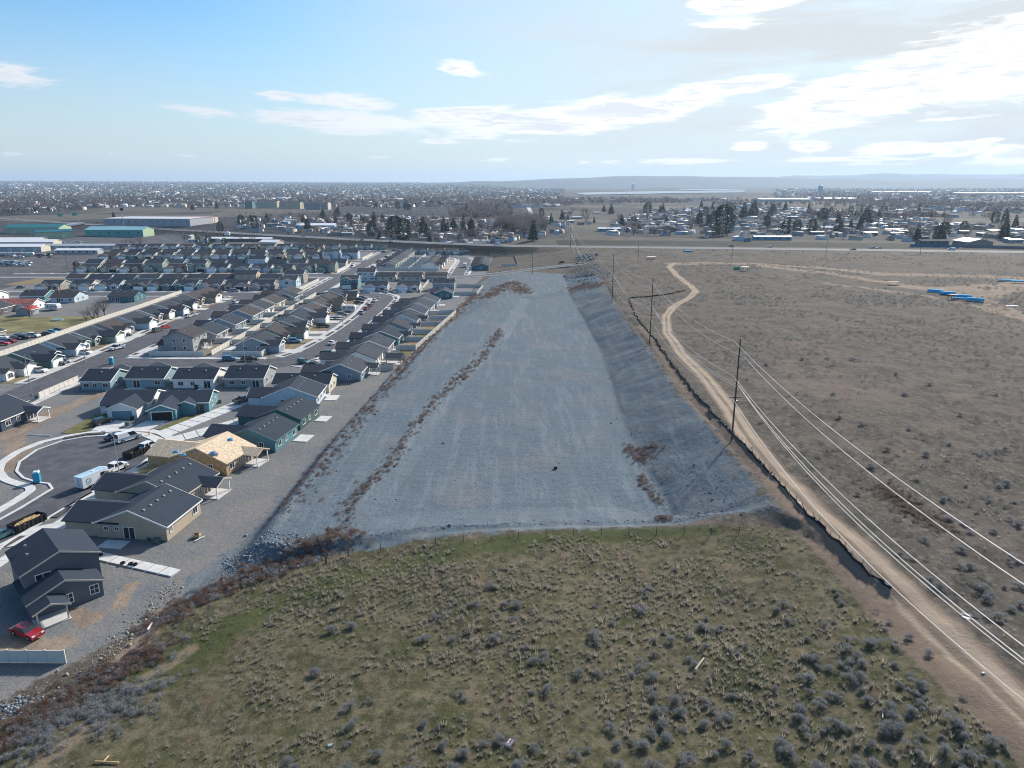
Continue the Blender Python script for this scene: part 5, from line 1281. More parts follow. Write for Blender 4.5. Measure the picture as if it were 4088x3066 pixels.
def porta(label, px, py, head):
    x, y = P(px, py, ZS); r = thing('portable_toilet', label, 'portable toilet', (x, y, Z0 + .05), R(head)); m = mat('toilet_blue', (.02, .28, .42), .45)
    b = MB(); b.box(-.58, .58, -.58, .58, .05, 2.05); put('cabin', b.mesh('cabin', m), r)
    b = MB(); b.add([(-.62, -.62, 2.05), (.62, -.62, 2.05), (.62, .62, 2.05), (-.62, .62, 2.05), (-.4, -.5, 2.3), (.4, -.5, 2.3), (.4, .5, 2.3), (-.4, .5, 2.3)], [(3, 2, 1, 0), (4, 5, 6, 7), (0, 1, 5, 4), (1, 2, 6, 5), (2, 3, 7, 6), (3, 0, 4, 7)]); put('roof', b.mesh('roof', mat('toilet_roof', (.50, .62, .68), .4)), r)
    b = MB(); b.box(-.4, .4, -.61, -.581, .12, 1.95); d = put('door', b.mesh('door', m), r); b = MB(); b.box(.25, .32, -.65, -.612, .95, 1.15); put('handle', b.mesh('handle', WHITE), d)
    b = MB(); b.cyl((.45, .45, 2.05), (.45, .45, 2.55), .06, n=8); put('vent_pipe', b.mesh('vent_pipe', WHITE), r)
    b = MB(); b.box(-.62, .62, -.62, .62, 0, .05); put('base', b.mesh('base', BLACKP), r)


porta('bright blue portable toilet on the pavement inside the cul-de-sac bend', 150, 1925, 20)
porta('small blue portable toilet beside the main estate street', 446, 1453, 10)


def lamp(label, px, py, head, h=8.5, arm=2.4):
    x, y = P(px, py, ZS); r = thing('street_lamp', label, 'street lamp', (x, y, Z0 + .05), R(head), 'street lamps of the estate')
    m = cached('lpole', lambda: (lambda b: (b.cyl((0, 0, 0), (0, 0, 8.5), .12, .08, 8), b.cyl((0, 0, 0), (0, 0, .15), .25, n=8), b.mesh('pole', STEEL))[2])(MB())); put('pole', m, r)
    m = cached('larm', lambda: (lambda b: (b.cyl((0, 0, 8.4), (.7, 0, 9.0), .06, n=6), b.cyl((.7, 0, 9.0), (arm, 0, 9.2), .055, n=6), b.mesh('arm', STEEL))[2])(MB())); put('arm', m, r)
    m = cached('lhead', lambda: (lambda b: (b.box(arm - .1, arm + .6, -.16, .16, 9.14, 9.26), b.mesh('lamp_head', STEEL))[1])(MB())); put('lamp_head', m, r)


for lab, px, py, hd in (('tall grey street lamp on the cul-de-sac beside the white pipe-rack pickup', 478, 1899, 160), ('street lamp beside the white suv of the main estate street', 341, 1446, 20), ('street lamp standing at the street mouth by the short pale fence', 127, 1578, 150), ('street lamp behind the grey rear-facing house at the near cross street', 980, 1456, 40),
                        ('street lamp at the near side of the first corner of the main street', 894, 1232, 150), ('street lamp beside the black pickup on the bending street', 1369, 1302, 90), ('street lamp in front of the nearest left-row house', 117, 1525, 20), ('street lamp before the blue houses of the first cross street', 716, 1152, 170),
                        ('street lamp on the second cross street before the grey garage', 1071, 1088, 90), ('street lamp at the top of the through street', 1514, 1000, 0), ('street lamp on the short far street under the highway', 1812, 1022, 30), ('street lamp left of the estate by the parking lots', 312, 1045, 90), ('street lamp in the leftmost estate rows', 568, 1055, 60), ('street lamp by the through street drives', 1514, 1066, 180)): lamp(lab, px, py, hd)


def hydrant():
    x, y = P(596, 1737, ZS); r = thing('fire_hydrant', 'yellow fire hydrant on the pavement at the head of the cul-de-sac', 'fire hydrant', (x, y, Z0 + .1)); m = mat('hydrant_yellow', (.70, .38, .03), .5)
    b = MB(); b.cyl((0, 0, 0), (0, 0, .75), .17, .15, 10); b.cyl((0, 0, .75), (0, 0, .95), .18, .05, 10); put('body', b.mesh('body', m), r)
    for a in (0, 90, 180): b = MB(); b.cyl((0, 0, .55), (.3 * math.cos(R(a)), .3 * math.sin(R(a)), .55), .08, n=8); put('outlet', b.mesh('outlet', m), r)


hydrant()
TRB = mat('transformer_green', (.10, .14, .12), .6)
def utility(label, px, py):
    x, y = P(px, py, ZS); r = thing('utility_box', label, 'utility box', (x, y, Z0 + .05), R(10), 'green utility boxes')
    b = MB(); b.box(-.5, .5, -.45, .45, .1, 1.0); b.add([(-.52, -.47, 1.0), (.52, -.47, 1.0), (.52, .47, 1.08), (-.52, .47, 1.08)], [(0, 1, 2, 3)]); put('cabinet', b.mesh('cabinet', TRB), r)
    b = MB(); b.box(-1.1, 1.1, -.9, .9, -.1, .1); put('pad', b.mesh('pad', CONC2), r)


utility('green utility box on a pad beside the white house garage', 510, 1700); utility('green utility box on a pad beside the unfinished house', 540, 1912); utility('green utility box on bare ground by the navy house', 150, 1592)
def bin_(label, px, py, c=(.015, .017, .02)):
    x, y = P(px, py, ZS); r = thing('wheelie_bin', label, 'bin', (x, y, Z0 + .05), R(rng.uniform(0, 90)), 'wheeled rubbish bins'); m = mat('bin_%d' % int(c[0] * 1000), c, .5)
    b = MB(); b.add([(-.26, -.3, 0), (.26, -.3, 0), (.26, .3, 0), (-.26, .3, 0), (-.33, -.38, 1.0), (.33, -.38, 1.0), (.33, .38, 1.0), (-.33, .38, 1.0)], [(3, 2, 1, 0), (4, 5, 6, 7), (0, 1, 5, 4), (1, 2, 6, 5), (2, 3, 7, 6), (3, 0, 4, 7)]); put('body', b.mesh('body', m), r)
    b = MB(); b.box(-.35, .35, -.42, .4, 1.0, 1.07); put('lid', b.mesh('lid', m), r)
    b = MB(); b.cyl((-.3, .34, .1), (.3, .34, .1), .1, n=8); put('axle', b.mesh('axle', BLACKP), r)


bin_('black wheeled bin beside the white house garage', 529, 1678); bin_('black wheeled bin behind the grey corner house', 205, 1465); bin_('black bin behind the third rear-facing house', 783, 1552); bin_('black bin behind the grey rear-facing house', 1003, 1541); bin_('dark bin standing alone by the side road', 2026, 1092)
bin_('dark bins beside the sage house of the left row', 375, 1382); bin_('black bin beside the blue grey garage, left row', 457, 1350)
# loose things near the corner house
def tyres():
    for i, (px, py) in enumerate(((402, 2220), (491, 2253), (523, 2256), (540, 2258))):
        x, y = P(px, py, ZS); b = MB(); n = 14; V = []; F = []
        for k in range(n):
            a = 6.2832 * k / n
            for rr, z in ((.20, .03), (.36, .0), (.40, .12), (.36, .24), (.20, .21)): V.append((rr * math.cos(a), rr * math.sin(a), z))
        for k in range(n):
            for j in range(5): F.append((k * 5 + j, ((k + 1) % n) * 5 + j, ((k + 1) % n) * 5 + (j + 1) % 5, k * 5 + (j + 1) % 5))
        b.add(V, F); simple('tyre', ('black tyre lying alone at the house end of the concrete strip', 'black tyre on the concrete strip, left of the pair', 'black tyre on the concrete strip, left one of the touching pair', 'black tyre on the concrete strip, right one of the touching pair')[i], 'tyre', b.mesh('tyre', TYRE, True), (x, y, Z0 + .16), 0, 'old tyres on the concrete strip')


tyres()
st = tag(put('path', None, None, (-60.2, 100.3, Z0)), kind='structure')
for i in range(7):
    b = MB(); b.box(-1.17, 1.17, -1.0, 1.0, -.1, .16); put('slab', b.mesh('slab', CONC2), st, (-6.6 + i * 2.37, 2.6 - i * .85, 0), R(-19.7))
def box_at(name, label, cat, px, py, l, w, h, m, head=0, z=ZS, dz=.03, group=None):
    x, y = P(px, py, z) if z is not None else G(px, py)[:2]; zz = (z if z is not None else H(x, y)); b = MB(); b.box(-l / 2, l / 2, -w / 2, w / 2, 0, h); return simple(name, label, cat, b.mesh(name, m), (x, y, zz + dz), R(head), group)


cb = thing('cardboard_box', 'open brown cardboard box on gravel behind the nearest beige house', 'box', (*P(785, 2145, ZS), ZS + .02), R(10)); CARD = mat('cardboard', (.36, .24, .14), .9)
b = MB()
for a in range(4): b.box(-.45, .45, -.45, -.42, 0, .6, M=Matrix.Rotation(R(90 * a), 4, 'Z'))
b.box(-.44, .44, -.44, .44, .01, .04); put('body', b.mesh('body', CARD), cb)
for a in range(4): b = MB(); b.box(-.44, .44, 0, .35, -.01, .01); o = put('flap', b.mesh('flap', CARD), cb, (0, 0, 0)); o.matrix_local = Matrix.Rotation(R(90 * a), 4, 'Z') @ Matrix.Translation((0, .45, .6)) @ Matrix.Rotation(R(-40), 4, 'X')
def pipe(name, label, p, q, r, m, z=.1):
    b = MB(); b.cyl((*p, H(*p) + z + r), (*q, H(*q) + z + r), r, n=8); simple(name, label, 'pipe', b.mesh(name, m))
pipe('pipe', 'white plastic pipe on gravel beside the cardboard box', P(777, 2163, ZS), P(817, 2143, ZS), .09, WHITE)
pipe('pipe', 'white pipe lying on bare ground left of the cul-de-sac', P(115, 1736, ZS), P(203, 1740, ZS), .1, WHITE)
pipe('pipe', 'white bent pipe among the weeds below the corner house', G(590, 2520)[:2], G(607, 2493)[:2], .13, WHITE)
pipe('plank', 'bleached wooden plank lying in the grass at lower right', G(2775, 2680)[:2], G(2810, 2633)[:2], .12, mat('bleached_wood', (.48, .42, .33), .9))
pipe('plank', 'brown timber post lying in grass near the bottom left', G(380, 3046)[:2], G(475, 3050)[:2], .09, LUMBER); pipe('plank', 'short broken board leaning at the bottom left', G(415, 3045)[:2], G(436, 3022)[:2], .08, LUMBER)
pipe('pipe', 'short pale rod in weeds right of the dirt road', G(3523, 2870)[:2], G(3524, 2845)[:2], .05, WHITE)
for i in range(6): box_at('lumber_stack', ('pale lumber stack on the ground before the unfinished house', 'lower lumber bundle before the unfinished house', 'long thin boards before the unfinished house', 'stack of plywood sheets before the unfinished house', 'loose boards on the drive by the teal house', 'dark long beam on the drive by the teal house')[i], 'lumber',
                       *((605, 1868), (580, 1885), (635, 1850), (618, 1898), (755, 1768), (790, 1775))[i], *((4.5, 1.1, .5), (4.0, .9, .35), (5.0, .5, .3), (2.4, 1.2, .25), (4.2, .8, .12), (5, .25, .12))[i], LUMBER if i < 4 else (mat('red_lumber', (.36, .19, .12), .85) if i == 4 else BLACKP), (40, 36, 42, 20, 18, 14)[i])
for i, (px, py, dz) in enumerate(((700, 1800, 4.6), (730, 1812, 4.6), (793, 1795, 4.9), (850, 1805, 4.7), (918, 1755, 6.2))):
    x, y = P(px, py, ZS + dz); b = MB(); b.box(-.55, .55, -.45, .45, 0, .35); b.box(-.3, .35, -.3, .3, .35, .5)
    simple('shingle_bundle', ('blue-wrapped shingle bundle, leftmost on the bare wooden roof', 'blue-wrapped shingle bundle, second from left on the wooden roof', 'white-wrapped shingle bundle at the wooden roof valley', 'pale shingle bundle right of the wooden roof valley', 'big blue-wrapped shingle bundle on the wooden ridge')[i], 'shingle bundle', b.mesh('shingle_bundle', mat('blue_wrap', (.18, .38, .58), .5, .5, 3)), (x, y, ZS + dz - (.2 if i == 4 else .35)), R(20), 'roofing bundles on the unfinished house')

# solar panel, gazebo, boat, horse trailer
def gazebo(label, x, y, w, d):
    r = thing('gazebo', label, 'gazebo', (x, y, Z0), R(-4)); b = MB(); b.prism(chev(d / 2, 0, 2.5, .12, .3)[::-1], -w / 2 - .2, w / 2 + .2, 'x'); put('roof', b.mesh('roof', ROOFS[1]), r); me = (lambda q: (q.box(-.08, .08, -.08, .08, 0, 2.5), q.mesh('post', mat('cedar', (.25, .12, .075), .85)))[1])(MB())
    for sx in (-1, 1):
        for sy in (-1, 1): put('post', me, r, (sx * (w / 2 - .2), sy * (d / 2 - .2), 0))
    b = MB(); b.box(-w / 2 - .4, w / 2 + .4, -d / 2 - .4, d / 2 + .4, -.1, .08); put('slab', b.mesh('slab', CONC2), r)


gazebo('brown-posted gazebo on a slab behind the second house above the gravel lot', -39.0, 231.0, 5, 4.4)
def boat(label, px, py, head):
    x, y = P(px, py, ZS); r = thing('covered_boat', label, 'boat', (x, y, Z0 + .1), R(head)); b = MB(); V = []; secs = [(-3, 1.0), (-1.5, 1.1), (.5, 1.1), (2, .8), (3.2, .1)]
    for xx, w in secs: V += [(xx, -w, .95), (xx, -w * .75, .45), (xx, w * .75, .45), (xx, w, .95)]
    b.add(V, [(i * 4 + j, (i + 1) * 4 + j, (i + 1) * 4 + j + 1, i * 4 + j + 1) for i in range(4) for j in range(3)] + [(0, 1, 2, 3)]); put('hull', b.mesh('hull', mat('hull_navy', (.03, .04, .08), .4)), r)
    b = MB(); V = []
    for (xx, w), hh in zip(secs, (1.35, 1.6, 1.75, 1.3, 1.0)): V += [(xx, -w - .03, .96), (xx, 0, hh), (xx, w + .03, .96)]
    b.add(V, [(i * 3 + j + 1, (i + 1) * 3 + j + 1, (i + 1) * 3 + j, i * 3 + j) for i in range(4) for j in range(2)] + [(2, 1, 0)]); put('cover', b.mesh('cover', mat('boat_cover', (.62, .64, .66), .7, .1, 1)), r)
    for s in (-1, 1): put('wheel', wheel_mesh(.34), r, (-.8, s * 1.05, .3))


boat('boat under pale cover parked in a drive of the bending street', 1345, 1273, 0); boat('dark boat on the far side of the first cross street', 224, 1151, 10)
def rv(label, x, y, head, L=7.5, z=None, stripe=(.25, .28, .32), cat='camper', group=None, h=2.5):
    z = Z0 if z is None else z
    r = thing('camper', label, cat, (x, y, z), R(head), group)
    def bm():
        b = MB(); pr = [(-L / 2, .5), (-L / 2, .5 + h), (L / 2 - .5, .5 + h), (L / 2, .5 + h * .7), (L / 2, .9), (L / 2 - .6, .5)]; n = len(pr)
        b.add([(px_, -1.2, pz) for px_, pz in pr] + [(px_, 1.2, pz) for px_, pz in pr], [tuple(range(n)), tuple(range(2 * n - 1, n - 1, -1))] + [(i, n + i, n + (i + 1) % n, (i + 1) % n) for i in range(n)]); return b.mesh('body', mat('camper_white', (.66, .66, .64), .5))
    put('body', cached(('rv', L, h), bm), r)
    wm = cached(('rvw',), lambda: (lambda b: (b.box(-.5, .5, -1.215, 1.215, 1.6, 2.2), b.mesh('window', GLASS))[1])(MB()))
    for xx in (-L * .28, L * .05, L * .3): put('window', wm, r, (xx, 0, 0))
    b = MB(); b.box(-L / 2 + .2, L / 2 - .7, -1.21, 1.21, 1.1, 1.3); put('stripe', cached(('rvs', L, stripe), lambda: b.mesh('stripe', mat('stripe_%d' % int(stripe[0] * 100), stripe, .5))), r)
    for xx in (-L * .12, L * .02):
        for s in (-1, 1): put('wheel', wheel_mesh(.36), r, (xx, s * 1.08, .36))
    return r


rv('white horse trailer with a row of dark windows in the bending street drive', *P(1393, 1243, ZS), 0, 6.5)
rv('white box trailer parked on the short far street', *P(1857, 1067, ZS), 90, 5.5); rv('white motorhome beside the old red-roofed house', *P(214, 1237, ZS), -12, 7)

# old homestead with red roof left of the long fence
REDR = mat('red_roof', (.34, .12, .095), .8, .2, .6); BARN = wallm('white')
house('old white house with faded red roof on the lawn left of the long fence', -236, 338, R(182), 'white', w=20, d=10, wings=(), roof=0, roofmat=REDR, vents=0, group=None)
house('blue grey annex with dark roof in front of the red-roofed house', -238.5, 326.5, R(92), 'navy', w=10, d=11, wings=(), roof=1, vents=0, wallmat=wallm('slate grey'), rear_windows=False)
house('small shed with bright red roof in front of the old house', -221.0, 322.5, R(90), 'white', w=6, d=6.5, h=2.6, wings=(), roofmat=mat('bright_red_roof', (.42, .06, .07), .7), roof=0, vents=0, name='shed', cat='shed', end_windows=False, rear_windows=False, wallmat=wallm('grey'))
house('low brown shack with cream gable at the left edge by the parked wrecks', -203, 271, R(92), 'taupe', w=8, d=9, h=2.3, wings=(), roof=1, vents=0, name='shed', cat='shed', rear_windows=False)
sheet('lawn', [(-245, 318), (-205, 316), (-181, 320), (-182, 285), (-205, 280), (-250, 290)], Z0 - .02, mat('rough_lawn', (.17, .155, .065), .95, .3, .15, bump=.2, detail=8, obj=False))
b = MB(); b.cyl((0, 0, 0), (0, 0, .5), 2.3, n=20); b.cyl((0, 0, .5), (0, 0, .56), 2.1, n=20, mi=1); simple('trampoline', 'round blue trampoline on the lawn before the red-roofed house', 'trampoline', b.mesh('trampoline', [STEEL, mat('trampoline_blue', (.14, .24, .32), .7)]), (*P(230, 1279, ZS), ZS))
wk = [('sedan', 'white', (8, 1352)), ('suv', 'white', (14, 1362)), ('sedan', 'red', (46, 1366)), ('sedan', 'navy', (62, 1356)), ('suv', 'black', (98, 1352)), ('sedan', 'bright red', (12, 1377)), ('sedan', 'navy', (190, 1337)), ('sedan', 'light blue', (210, 1330)), ('suv', 'white', (136, 1345)), ('sedan', 'maroon', (232, 1323)), ('suv', 'blue', (20, 1368)), ('sedan', 'grey', (78, 1345))]
for i, (k, c, (px, py)) in enumerate(wk): car(k, c, f'among old cars left of the long fence, {ORD[i]} in line', *P(px, py, ZS), rng.uniform(-20, 20), detail=False, group='old cars left of the long fence')

# ================================================================== POWER LINE
def tube(name, pts, r, m, n=5):
    b = MB(); V = []; k = len(pts)
    for i, p in enumerate(pts):
        p = Vector(p); d = (Vector(pts[min(i + 1, k - 1)]) - Vector(pts[max(i - 1, 0)])).normalized(); a = d.orthogonal().normalized() if abs(d.z) > .9 else d.cross(Vector((0, 0, 1))).normalized(); c = d.cross(a)
        V += [p + (a * math.cos(6.2832 * j / n) + c * math.sin(6.2832 * j / n)) * r for j in range(n)]
    b.add(V, [(i * n + j, i * n + (j + 1) % n, (i + 1) * n + (j + 1) % n, (i + 1) * n + j) for i in range(k - 1) for j in range(n)]); return b.mesh(name, m, True)


COND = [(-1.1, 20.4), (1.0, 17.4), (-.9, 13.6), (.35, 11.6), (.75, 11.0), (-.8, 9.2)]
def pole(label, x, y, h=21, arms=True, lean=0, r=.19):
    z = H(x, y); root = thing('power_pole', label, 'power pole', (x, y, z), 0, 'wooden power poles'); root.rotation_euler = (0, R(lean), 0)
    b = MB(); b.cyl((0, 0, -.5), (0, 0, h), r, r * .62, 10); put('shaft', b.mesh('shaft', WOODP), root)
    if arms:
        for dx, ch in COND[:4]:
            b = MB(); b.cyl((0, 0, ch - .1), (dx, 0, ch), .06, n=6); a = put('bracket', b.mesh('bracket', STEEL), root); b = MB()
            for k in range(3): b.cyl((dx, 0, ch - .28 + k * .1), (dx, 0, ch - .22 + k * .1), .09, n=8)
            put('insulator', b.mesh('insulator', STEEL), a)
        b = MB(); b.box(-1.2, 1.2, -.06, .06, 8.95, 9.1); put('crossarm', b.mesh('crossarm', WOODP), root)
        b = MB(); b.cyl((.35, 0, 7.6), (.35, 0, 8.4), .22, n=10); put('transformer_can', b.mesh('transformer_can', STEEL), root)
    return root


p1 = G(2920, 1765); p2 = G(2593, 1377); p3 = G(2443, 1206); p4 = G(2285, 1000)
dirv = (Vector(p2[:2]) - Vector(p1[:2])); p0 = (p1[0] - dirv.x, p1[1] - dirv.y)
for p, l in ((p1, 'tallest wooden power pole, nearest, beside the dirt road bend'), (p2, 'second power pole from near, at the brink above the gravel slope'), (p3, 'third power pole from near, above the boulder pile')): pole(l, *p[:2])
pole('fourth main-line power pole, beside the highway', p4[0], p4[1] + 20, 21)
line_p = [(*p0, H(*p0))] + [(p[0], p[1], H(*p[:2])) for p in (p1, p2, p3, (p4[0], p4[1] + 20))]
line_p.append((line_p[-1][0] - 26, line_p[-1][1] + 150, 3.5))
WIRE = mat('aluminium_wire', (.62, .63, .64), .4, metallic=.3)
for i, (dx, hh) in enumerate(COND):
    pts = []
    for a, b in zip(line_p[:-1], line_p[1:]):
        n = 22; sag = math.dist(a[:2], b[:2]) * (.022 + .004 * i)
        for k in range(n):
            f = k / n; pts.append((a[0] + (b[0] - a[0]) * f + dx, a[1] + (b[1] - a[1]) * f, a[2] + (b[2] - a[2]) * f + hh - 4 * sag * f * (1 - f)))
    tag(put('overhead_wire', tube('overhead_wire', pts, .030, WIRE)), ('topmost wire of the power line, left of the pole tops', 'upper right wire of the power line', 'middle left wire of the power line', 'upper one of the two close middle wires', 'lower one of the two close middle wires', 'lowest wire of the power line, nearest the dirt road')[i], 'wire', 'power line wires')
for i, (px, py, h) in enumerate(((2126, 1094, 15), (2299, 1032, 14), (2547, 1042, 14), (2921, 1033, 12), (3296, 1027, 12), (3673, 1019, 24), (2262, 955, 16), (2268, 950, 18), (1662, 1105, 15), (218, 1048, 15), (268, 1072, 10), (2220, 950, 14), (2513, 935, 10), (1750, 880, 16))):
    x, y, z = G(px, py) if py > 985 and px > 1900 else (*P(px, py, ZS if py > 1000 else 2.5), 0)
    pole(('slim pole beside the side road at the top of the gravel lot', 'pole above the retaining stones by the side road', 'slim pole on the grassy rise behind the boulders', 'slim pole standing in the steppe before the highway', 'slim pole in the steppe below the white highway car', 'tall leaning pole at the right before the highway', 'left one of the far pole pair beyond the highway', 'right one of the far pole pair beyond the highway', 'pole in front of the long white fence on the estate', 'pole beside the parking lots at the left', 'short pole by the grass strip at the left', 'pole beyond the highway left of the far pair', 'short pole by the trailer park road', 'pole among bare trees beyond the highway')[i], x, y, h, False, -3 if i == 5 else 0, .14)

# ================================================================== SILT FENCE ALONG THE DIRT ROAD
FAB = mat('black_silt_fabric', (.012, .012, .013), .8); LIN = mat('torn_white_lining', (.62, .62, .62), .8)
def silt(label, line, h):
    L = []
    for a, b in zip(line[:-1], line[1:]):
        n = max(1, round(math.dist(a, b) / 2.2)); L += [(a[0] + (b[0] - a[0]) * i / n, a[1] + (b[1] - a[1]) * i / n) for i in range(n)]
    L.append(line[-1]); L = [(x + rng.uniform(-.16, .16), y) for x, y in L]
    r = thing('silt_fence', label, 'silt fence', (L[0][0], L[0][1], 0))
    po = cached('siltpost', lambda: (lambda b: (b.box(-.03, .03, -.03, .03, -.2, 1.15), b.mesh('post', WOODP))[1])(MB()))
    n = len(L)
    for i in range(n - 1):
        a, b = L[i], L[i + 1]; za, zb = H(*a), H(*b); ha, hb = h * rng.uniform(.75, 1.1), h * rng.uniform(.75, 1.1); m = MB(); ox, oy = L[0]
        lean = rng.uniform(-.35, .1); d = Vector((b[0] - a[0], b[1] - a[1])).normalized(); nx, ny = d.y, -d.x
        V = [(a[0] - ox, a[1] - oy, za - .3), (b[0] - ox, b[1] - oy, zb - .3), (b[0] - ox + nx * lean, b[1] - oy + ny * lean, zb + hb), ((a[0] + b[0]) / 2 - ox + nx * lean, (a[1] + b[1]) / 2 - oy + ny * lean, (za + zb) / 2 + min(ha, hb) * rng.uniform(.7, 1)), (a[0] - ox + nx * lean, a[1] - oy + ny * lean, za + ha)]
        m.add(V + [(x + nx * .03, y + ny * .03, z) for x, y, z in V], [(0, 1, 2, 3, 4), (9, 8, 7, 6, 5), (2, 7, 8, 3), (3, 8, 9, 4)])
        put('fabric', m.mesh('fabric', FAB), r)
        put('post', po, r, (a[0] - ox, a[1] - oy, za))
        if rng.random() < .5:
            m = MB(); w = rng.uniform(.12, .4); m.box(-w, w, -.12, .12, -.1, .06); o = put('torn_lining', m.mesh('torn_lining', LIN), r, ((a[0] + b[0]) / 2 - ox - nx * .15, (a[1] + b[1]) / 2 - oy - ny * .15, (za + zb) / 2 + h * rng.uniform(.3, .9)), math.atan2(d.y, d.x))
            o.rotation_euler = (rng.uniform(-.8, .8), rng.uniform(-.3, .3), math.atan2(d.y, d.x))


silt('sagging black silt fence with torn white lining along the dirt road', SILT, .52)
silt('short black silt fence running across to the dirt road bend', [P(2512, 1192, 5), P(2560, 1188, 5), P(2640, 1181, 5), P(2735, 1163, 5)], .6)

# ================================================================== THINGS OUT ON THE STEPPE
PVC = mat('blue_pvc', (.05, .50, .80), .7, spec=.15)
def bundle(label, px, py, head, nx=5, nz=4, L=6.4, r_=.16):
    x, y, z = G(px, py); r = thing('pipe_bundle', label, 'pipes', (x, y, z), R(head), 'blue plastic pipe bundles')
    me = cached(('pvc', L, r_), lambda: (lambda b: (b.cyl((-L / 2, 0, 0), (L / 2, 0, 0), r_, n=10), b.cyl((L / 2 - .35, 0, 0), (L / 2, 0, 0), r_ * 1.15, n=10), b.mesh('pipe', PVC))[2])(MB()))
    for i in range(nx):
        for k in range(nz): put('pipe', me, r, (0, (i - nx / 2) * 2.25 * r_, .25 + r_ + k * 2.1 * r_))
    b = MB(); b.box(-.08, .08, -nx * 1.2 * r_, nx * 1.2 * r_, 0, .2)
    for xx in (-L * .3, L * .3): put('batten', b.mesh('batten', LUMBER), r, (xx, 0, 0))


for i, (px, py) in enumerate(((3732, 1168), (3783, 1177), (3846, 1190), (3893, 1203))): bundle(('leftmost bundle of blue pipes on the steppe', 'second bundle of blue pipes, just left of the small table', 'third bundle of blue pipes, just right of the small table', 'rightmost bundle of blue pipes on the steppe')[i], px, py, -28)
bundle('low bundle of blue pipes behind the small table', 3833, 1196, -28, 4, 2); bundle('long thin row of blue pipes at the right edge', 4020, 1122, -12, 4, 2, 9); bundle('blue pipes running out of frame at the right edge', 4075, 1127, -12, 4, 2, 9)
def table(label, px, py, w, d, h, head, m=mat('plywood_top', (.45, .37, .28), .85)):
    x, y, z = G(px, py); r = thing('work_table', label, 'table', (x, y, z), R(head)); b = MB(); b.box(-w / 2, w / 2, -d / 2, d / 2, h, h + .12); put('top', b.mesh('top', m), r); me = (lambda q: (q.box(-.07, .07, -.07, .07, -.2, h), q.mesh('leg', WOODP))[1])(MB())
    for sx in (-1, 1):
        for sy in (-1, 1): put('leg', me, r, (sx * (w / 2 - .3), sy * (d / 2 - .2), 0))


table('flat wooden platform on legs standing alone on the steppe', 3568, 1136, 5.4, 3, 1.3, -4); table('small wooden platform in front of the blue pipes', 3803, 1196, 3.6, 2.6, 2.2, 4); table('white sheet canopy beside the green tank', 2974, 1082, 4.6, 3.6, 2.4, 4, mat('canopy_sheet', (.62, .58, .53), .7)); table('white low platform near the top of the dirt road', 2600, 1034, 6, 4, 1.6, 3, mat('canopy_sheet', (.62, .58, .53)))
x, y, z = G(2940, 1078); r = thing('water_tank', 'bright green tank with rounded top beside the white canopy', 'tank', (x, y, z), R(-8)); b = MB(); b.cyl((-1.7, 0, 1.1), (1.7, 0, 1.1), .95, n=14); put('body', b.mesh('body', mat('tank_green', (.02, .33, .20), .5), False), r)
for s in (-1, 1): b = MB(); b.box(-.2, .2, -.8, .8, -.2, .4); put('cradle', b.mesh('cradle', WOODP), r, (s * 1.1, 0, 0))
fr_ = thing('mesh_fence', 'grey mesh fence panels in a row before the white canopy', 'fence', (*G(2970, 1092)[:2], G(2970, 1092)[2]), R(-20)); MESHM = mat('wire_mesh_grey', (.22, .28, .34), .6)
for i in range(6):
    b = MB()
    for k in range(9): b.box(i * 2.2 + k * .25, i * 2.2 + k * .25 + .03, -.015, .015, 0, 1.8)
    b.box(i * 2.2, i * 2.2 + 2.1, -.02, .02, 1.75, 1.82); b.box(i * 2.2, i * 2.2 + 2.1, -.02, .02, .05, .1); put('panel', b.mesh('panel', MESHM), fr_, (-4, 0, 0))
x, y, z = G(4003, 1213); r = thing('wire_cage', 'blue grey wire cage standing near the right edge', 'cage', (x, y, z)); b = MB()
for k in range(7):
    for yy in (-.8, .8): b.box(-1.2 + k * .4, -1.16 + k * .4, yy - .02, yy + .02, 0, 2.2)
for zz in (.1, 1.1, 2.2):
    for yy in (-.8, .8): b.box(-1.2, 1.24, yy - .03, yy + .03, zz - .03, zz + .03)
put('frame', b.mesh('frame', MESHM), r)
o = box_at('white_board', 'white board lying flat right of the wire cage', 'board', 4040, 1223, 4.5, 1.2, .25, WHITE, -15, None); box_at('pallet_stack', 'teal and white pallet stack in the steppe before the highway', 'pallets', 2747, 1006, 6, 3, 1.2, mat('toilet_blue', (.02, .28, .42)), 5, None)
box_at('white_debris', 'white and pink torn plastic on grass at the bottom centre', 'litter', 2035, 2972, .9, .5, .25, mat('pink_plastic', (.62, .48, .58), .6), 60, None); box_at('white_debris', 'small pale blue litter left of a sagebrush near the bottom', 'litter', 1318, 2978, .4, .3, .15, mat('pale_litter', (.5, .62, .68), .6), 20, None)
box_at('white_debris', 'dark and white tarp scrap under the wires at right', 'litter', 3872, 2460, 1.8, .6, .12, mat('tarp_navy', (.02, .025, .05), .6), -30, None); box_at('white_debris', 'white scrap beside the dark tarp under the wires', 'litter', 3856, 2468, .8, .4, .08, LIN, -40, None); box_at('white_debris', 'white stone-like litter beside the dirt road low at right', 'litter', 3924, 2690, .28, .2, .15, LIN, 10, None); box_at('bucket', 'single dark bucket on the gravel floor', 'bucket', 2218, 1872, .6, .5, .5, BLACKP, 0, None)
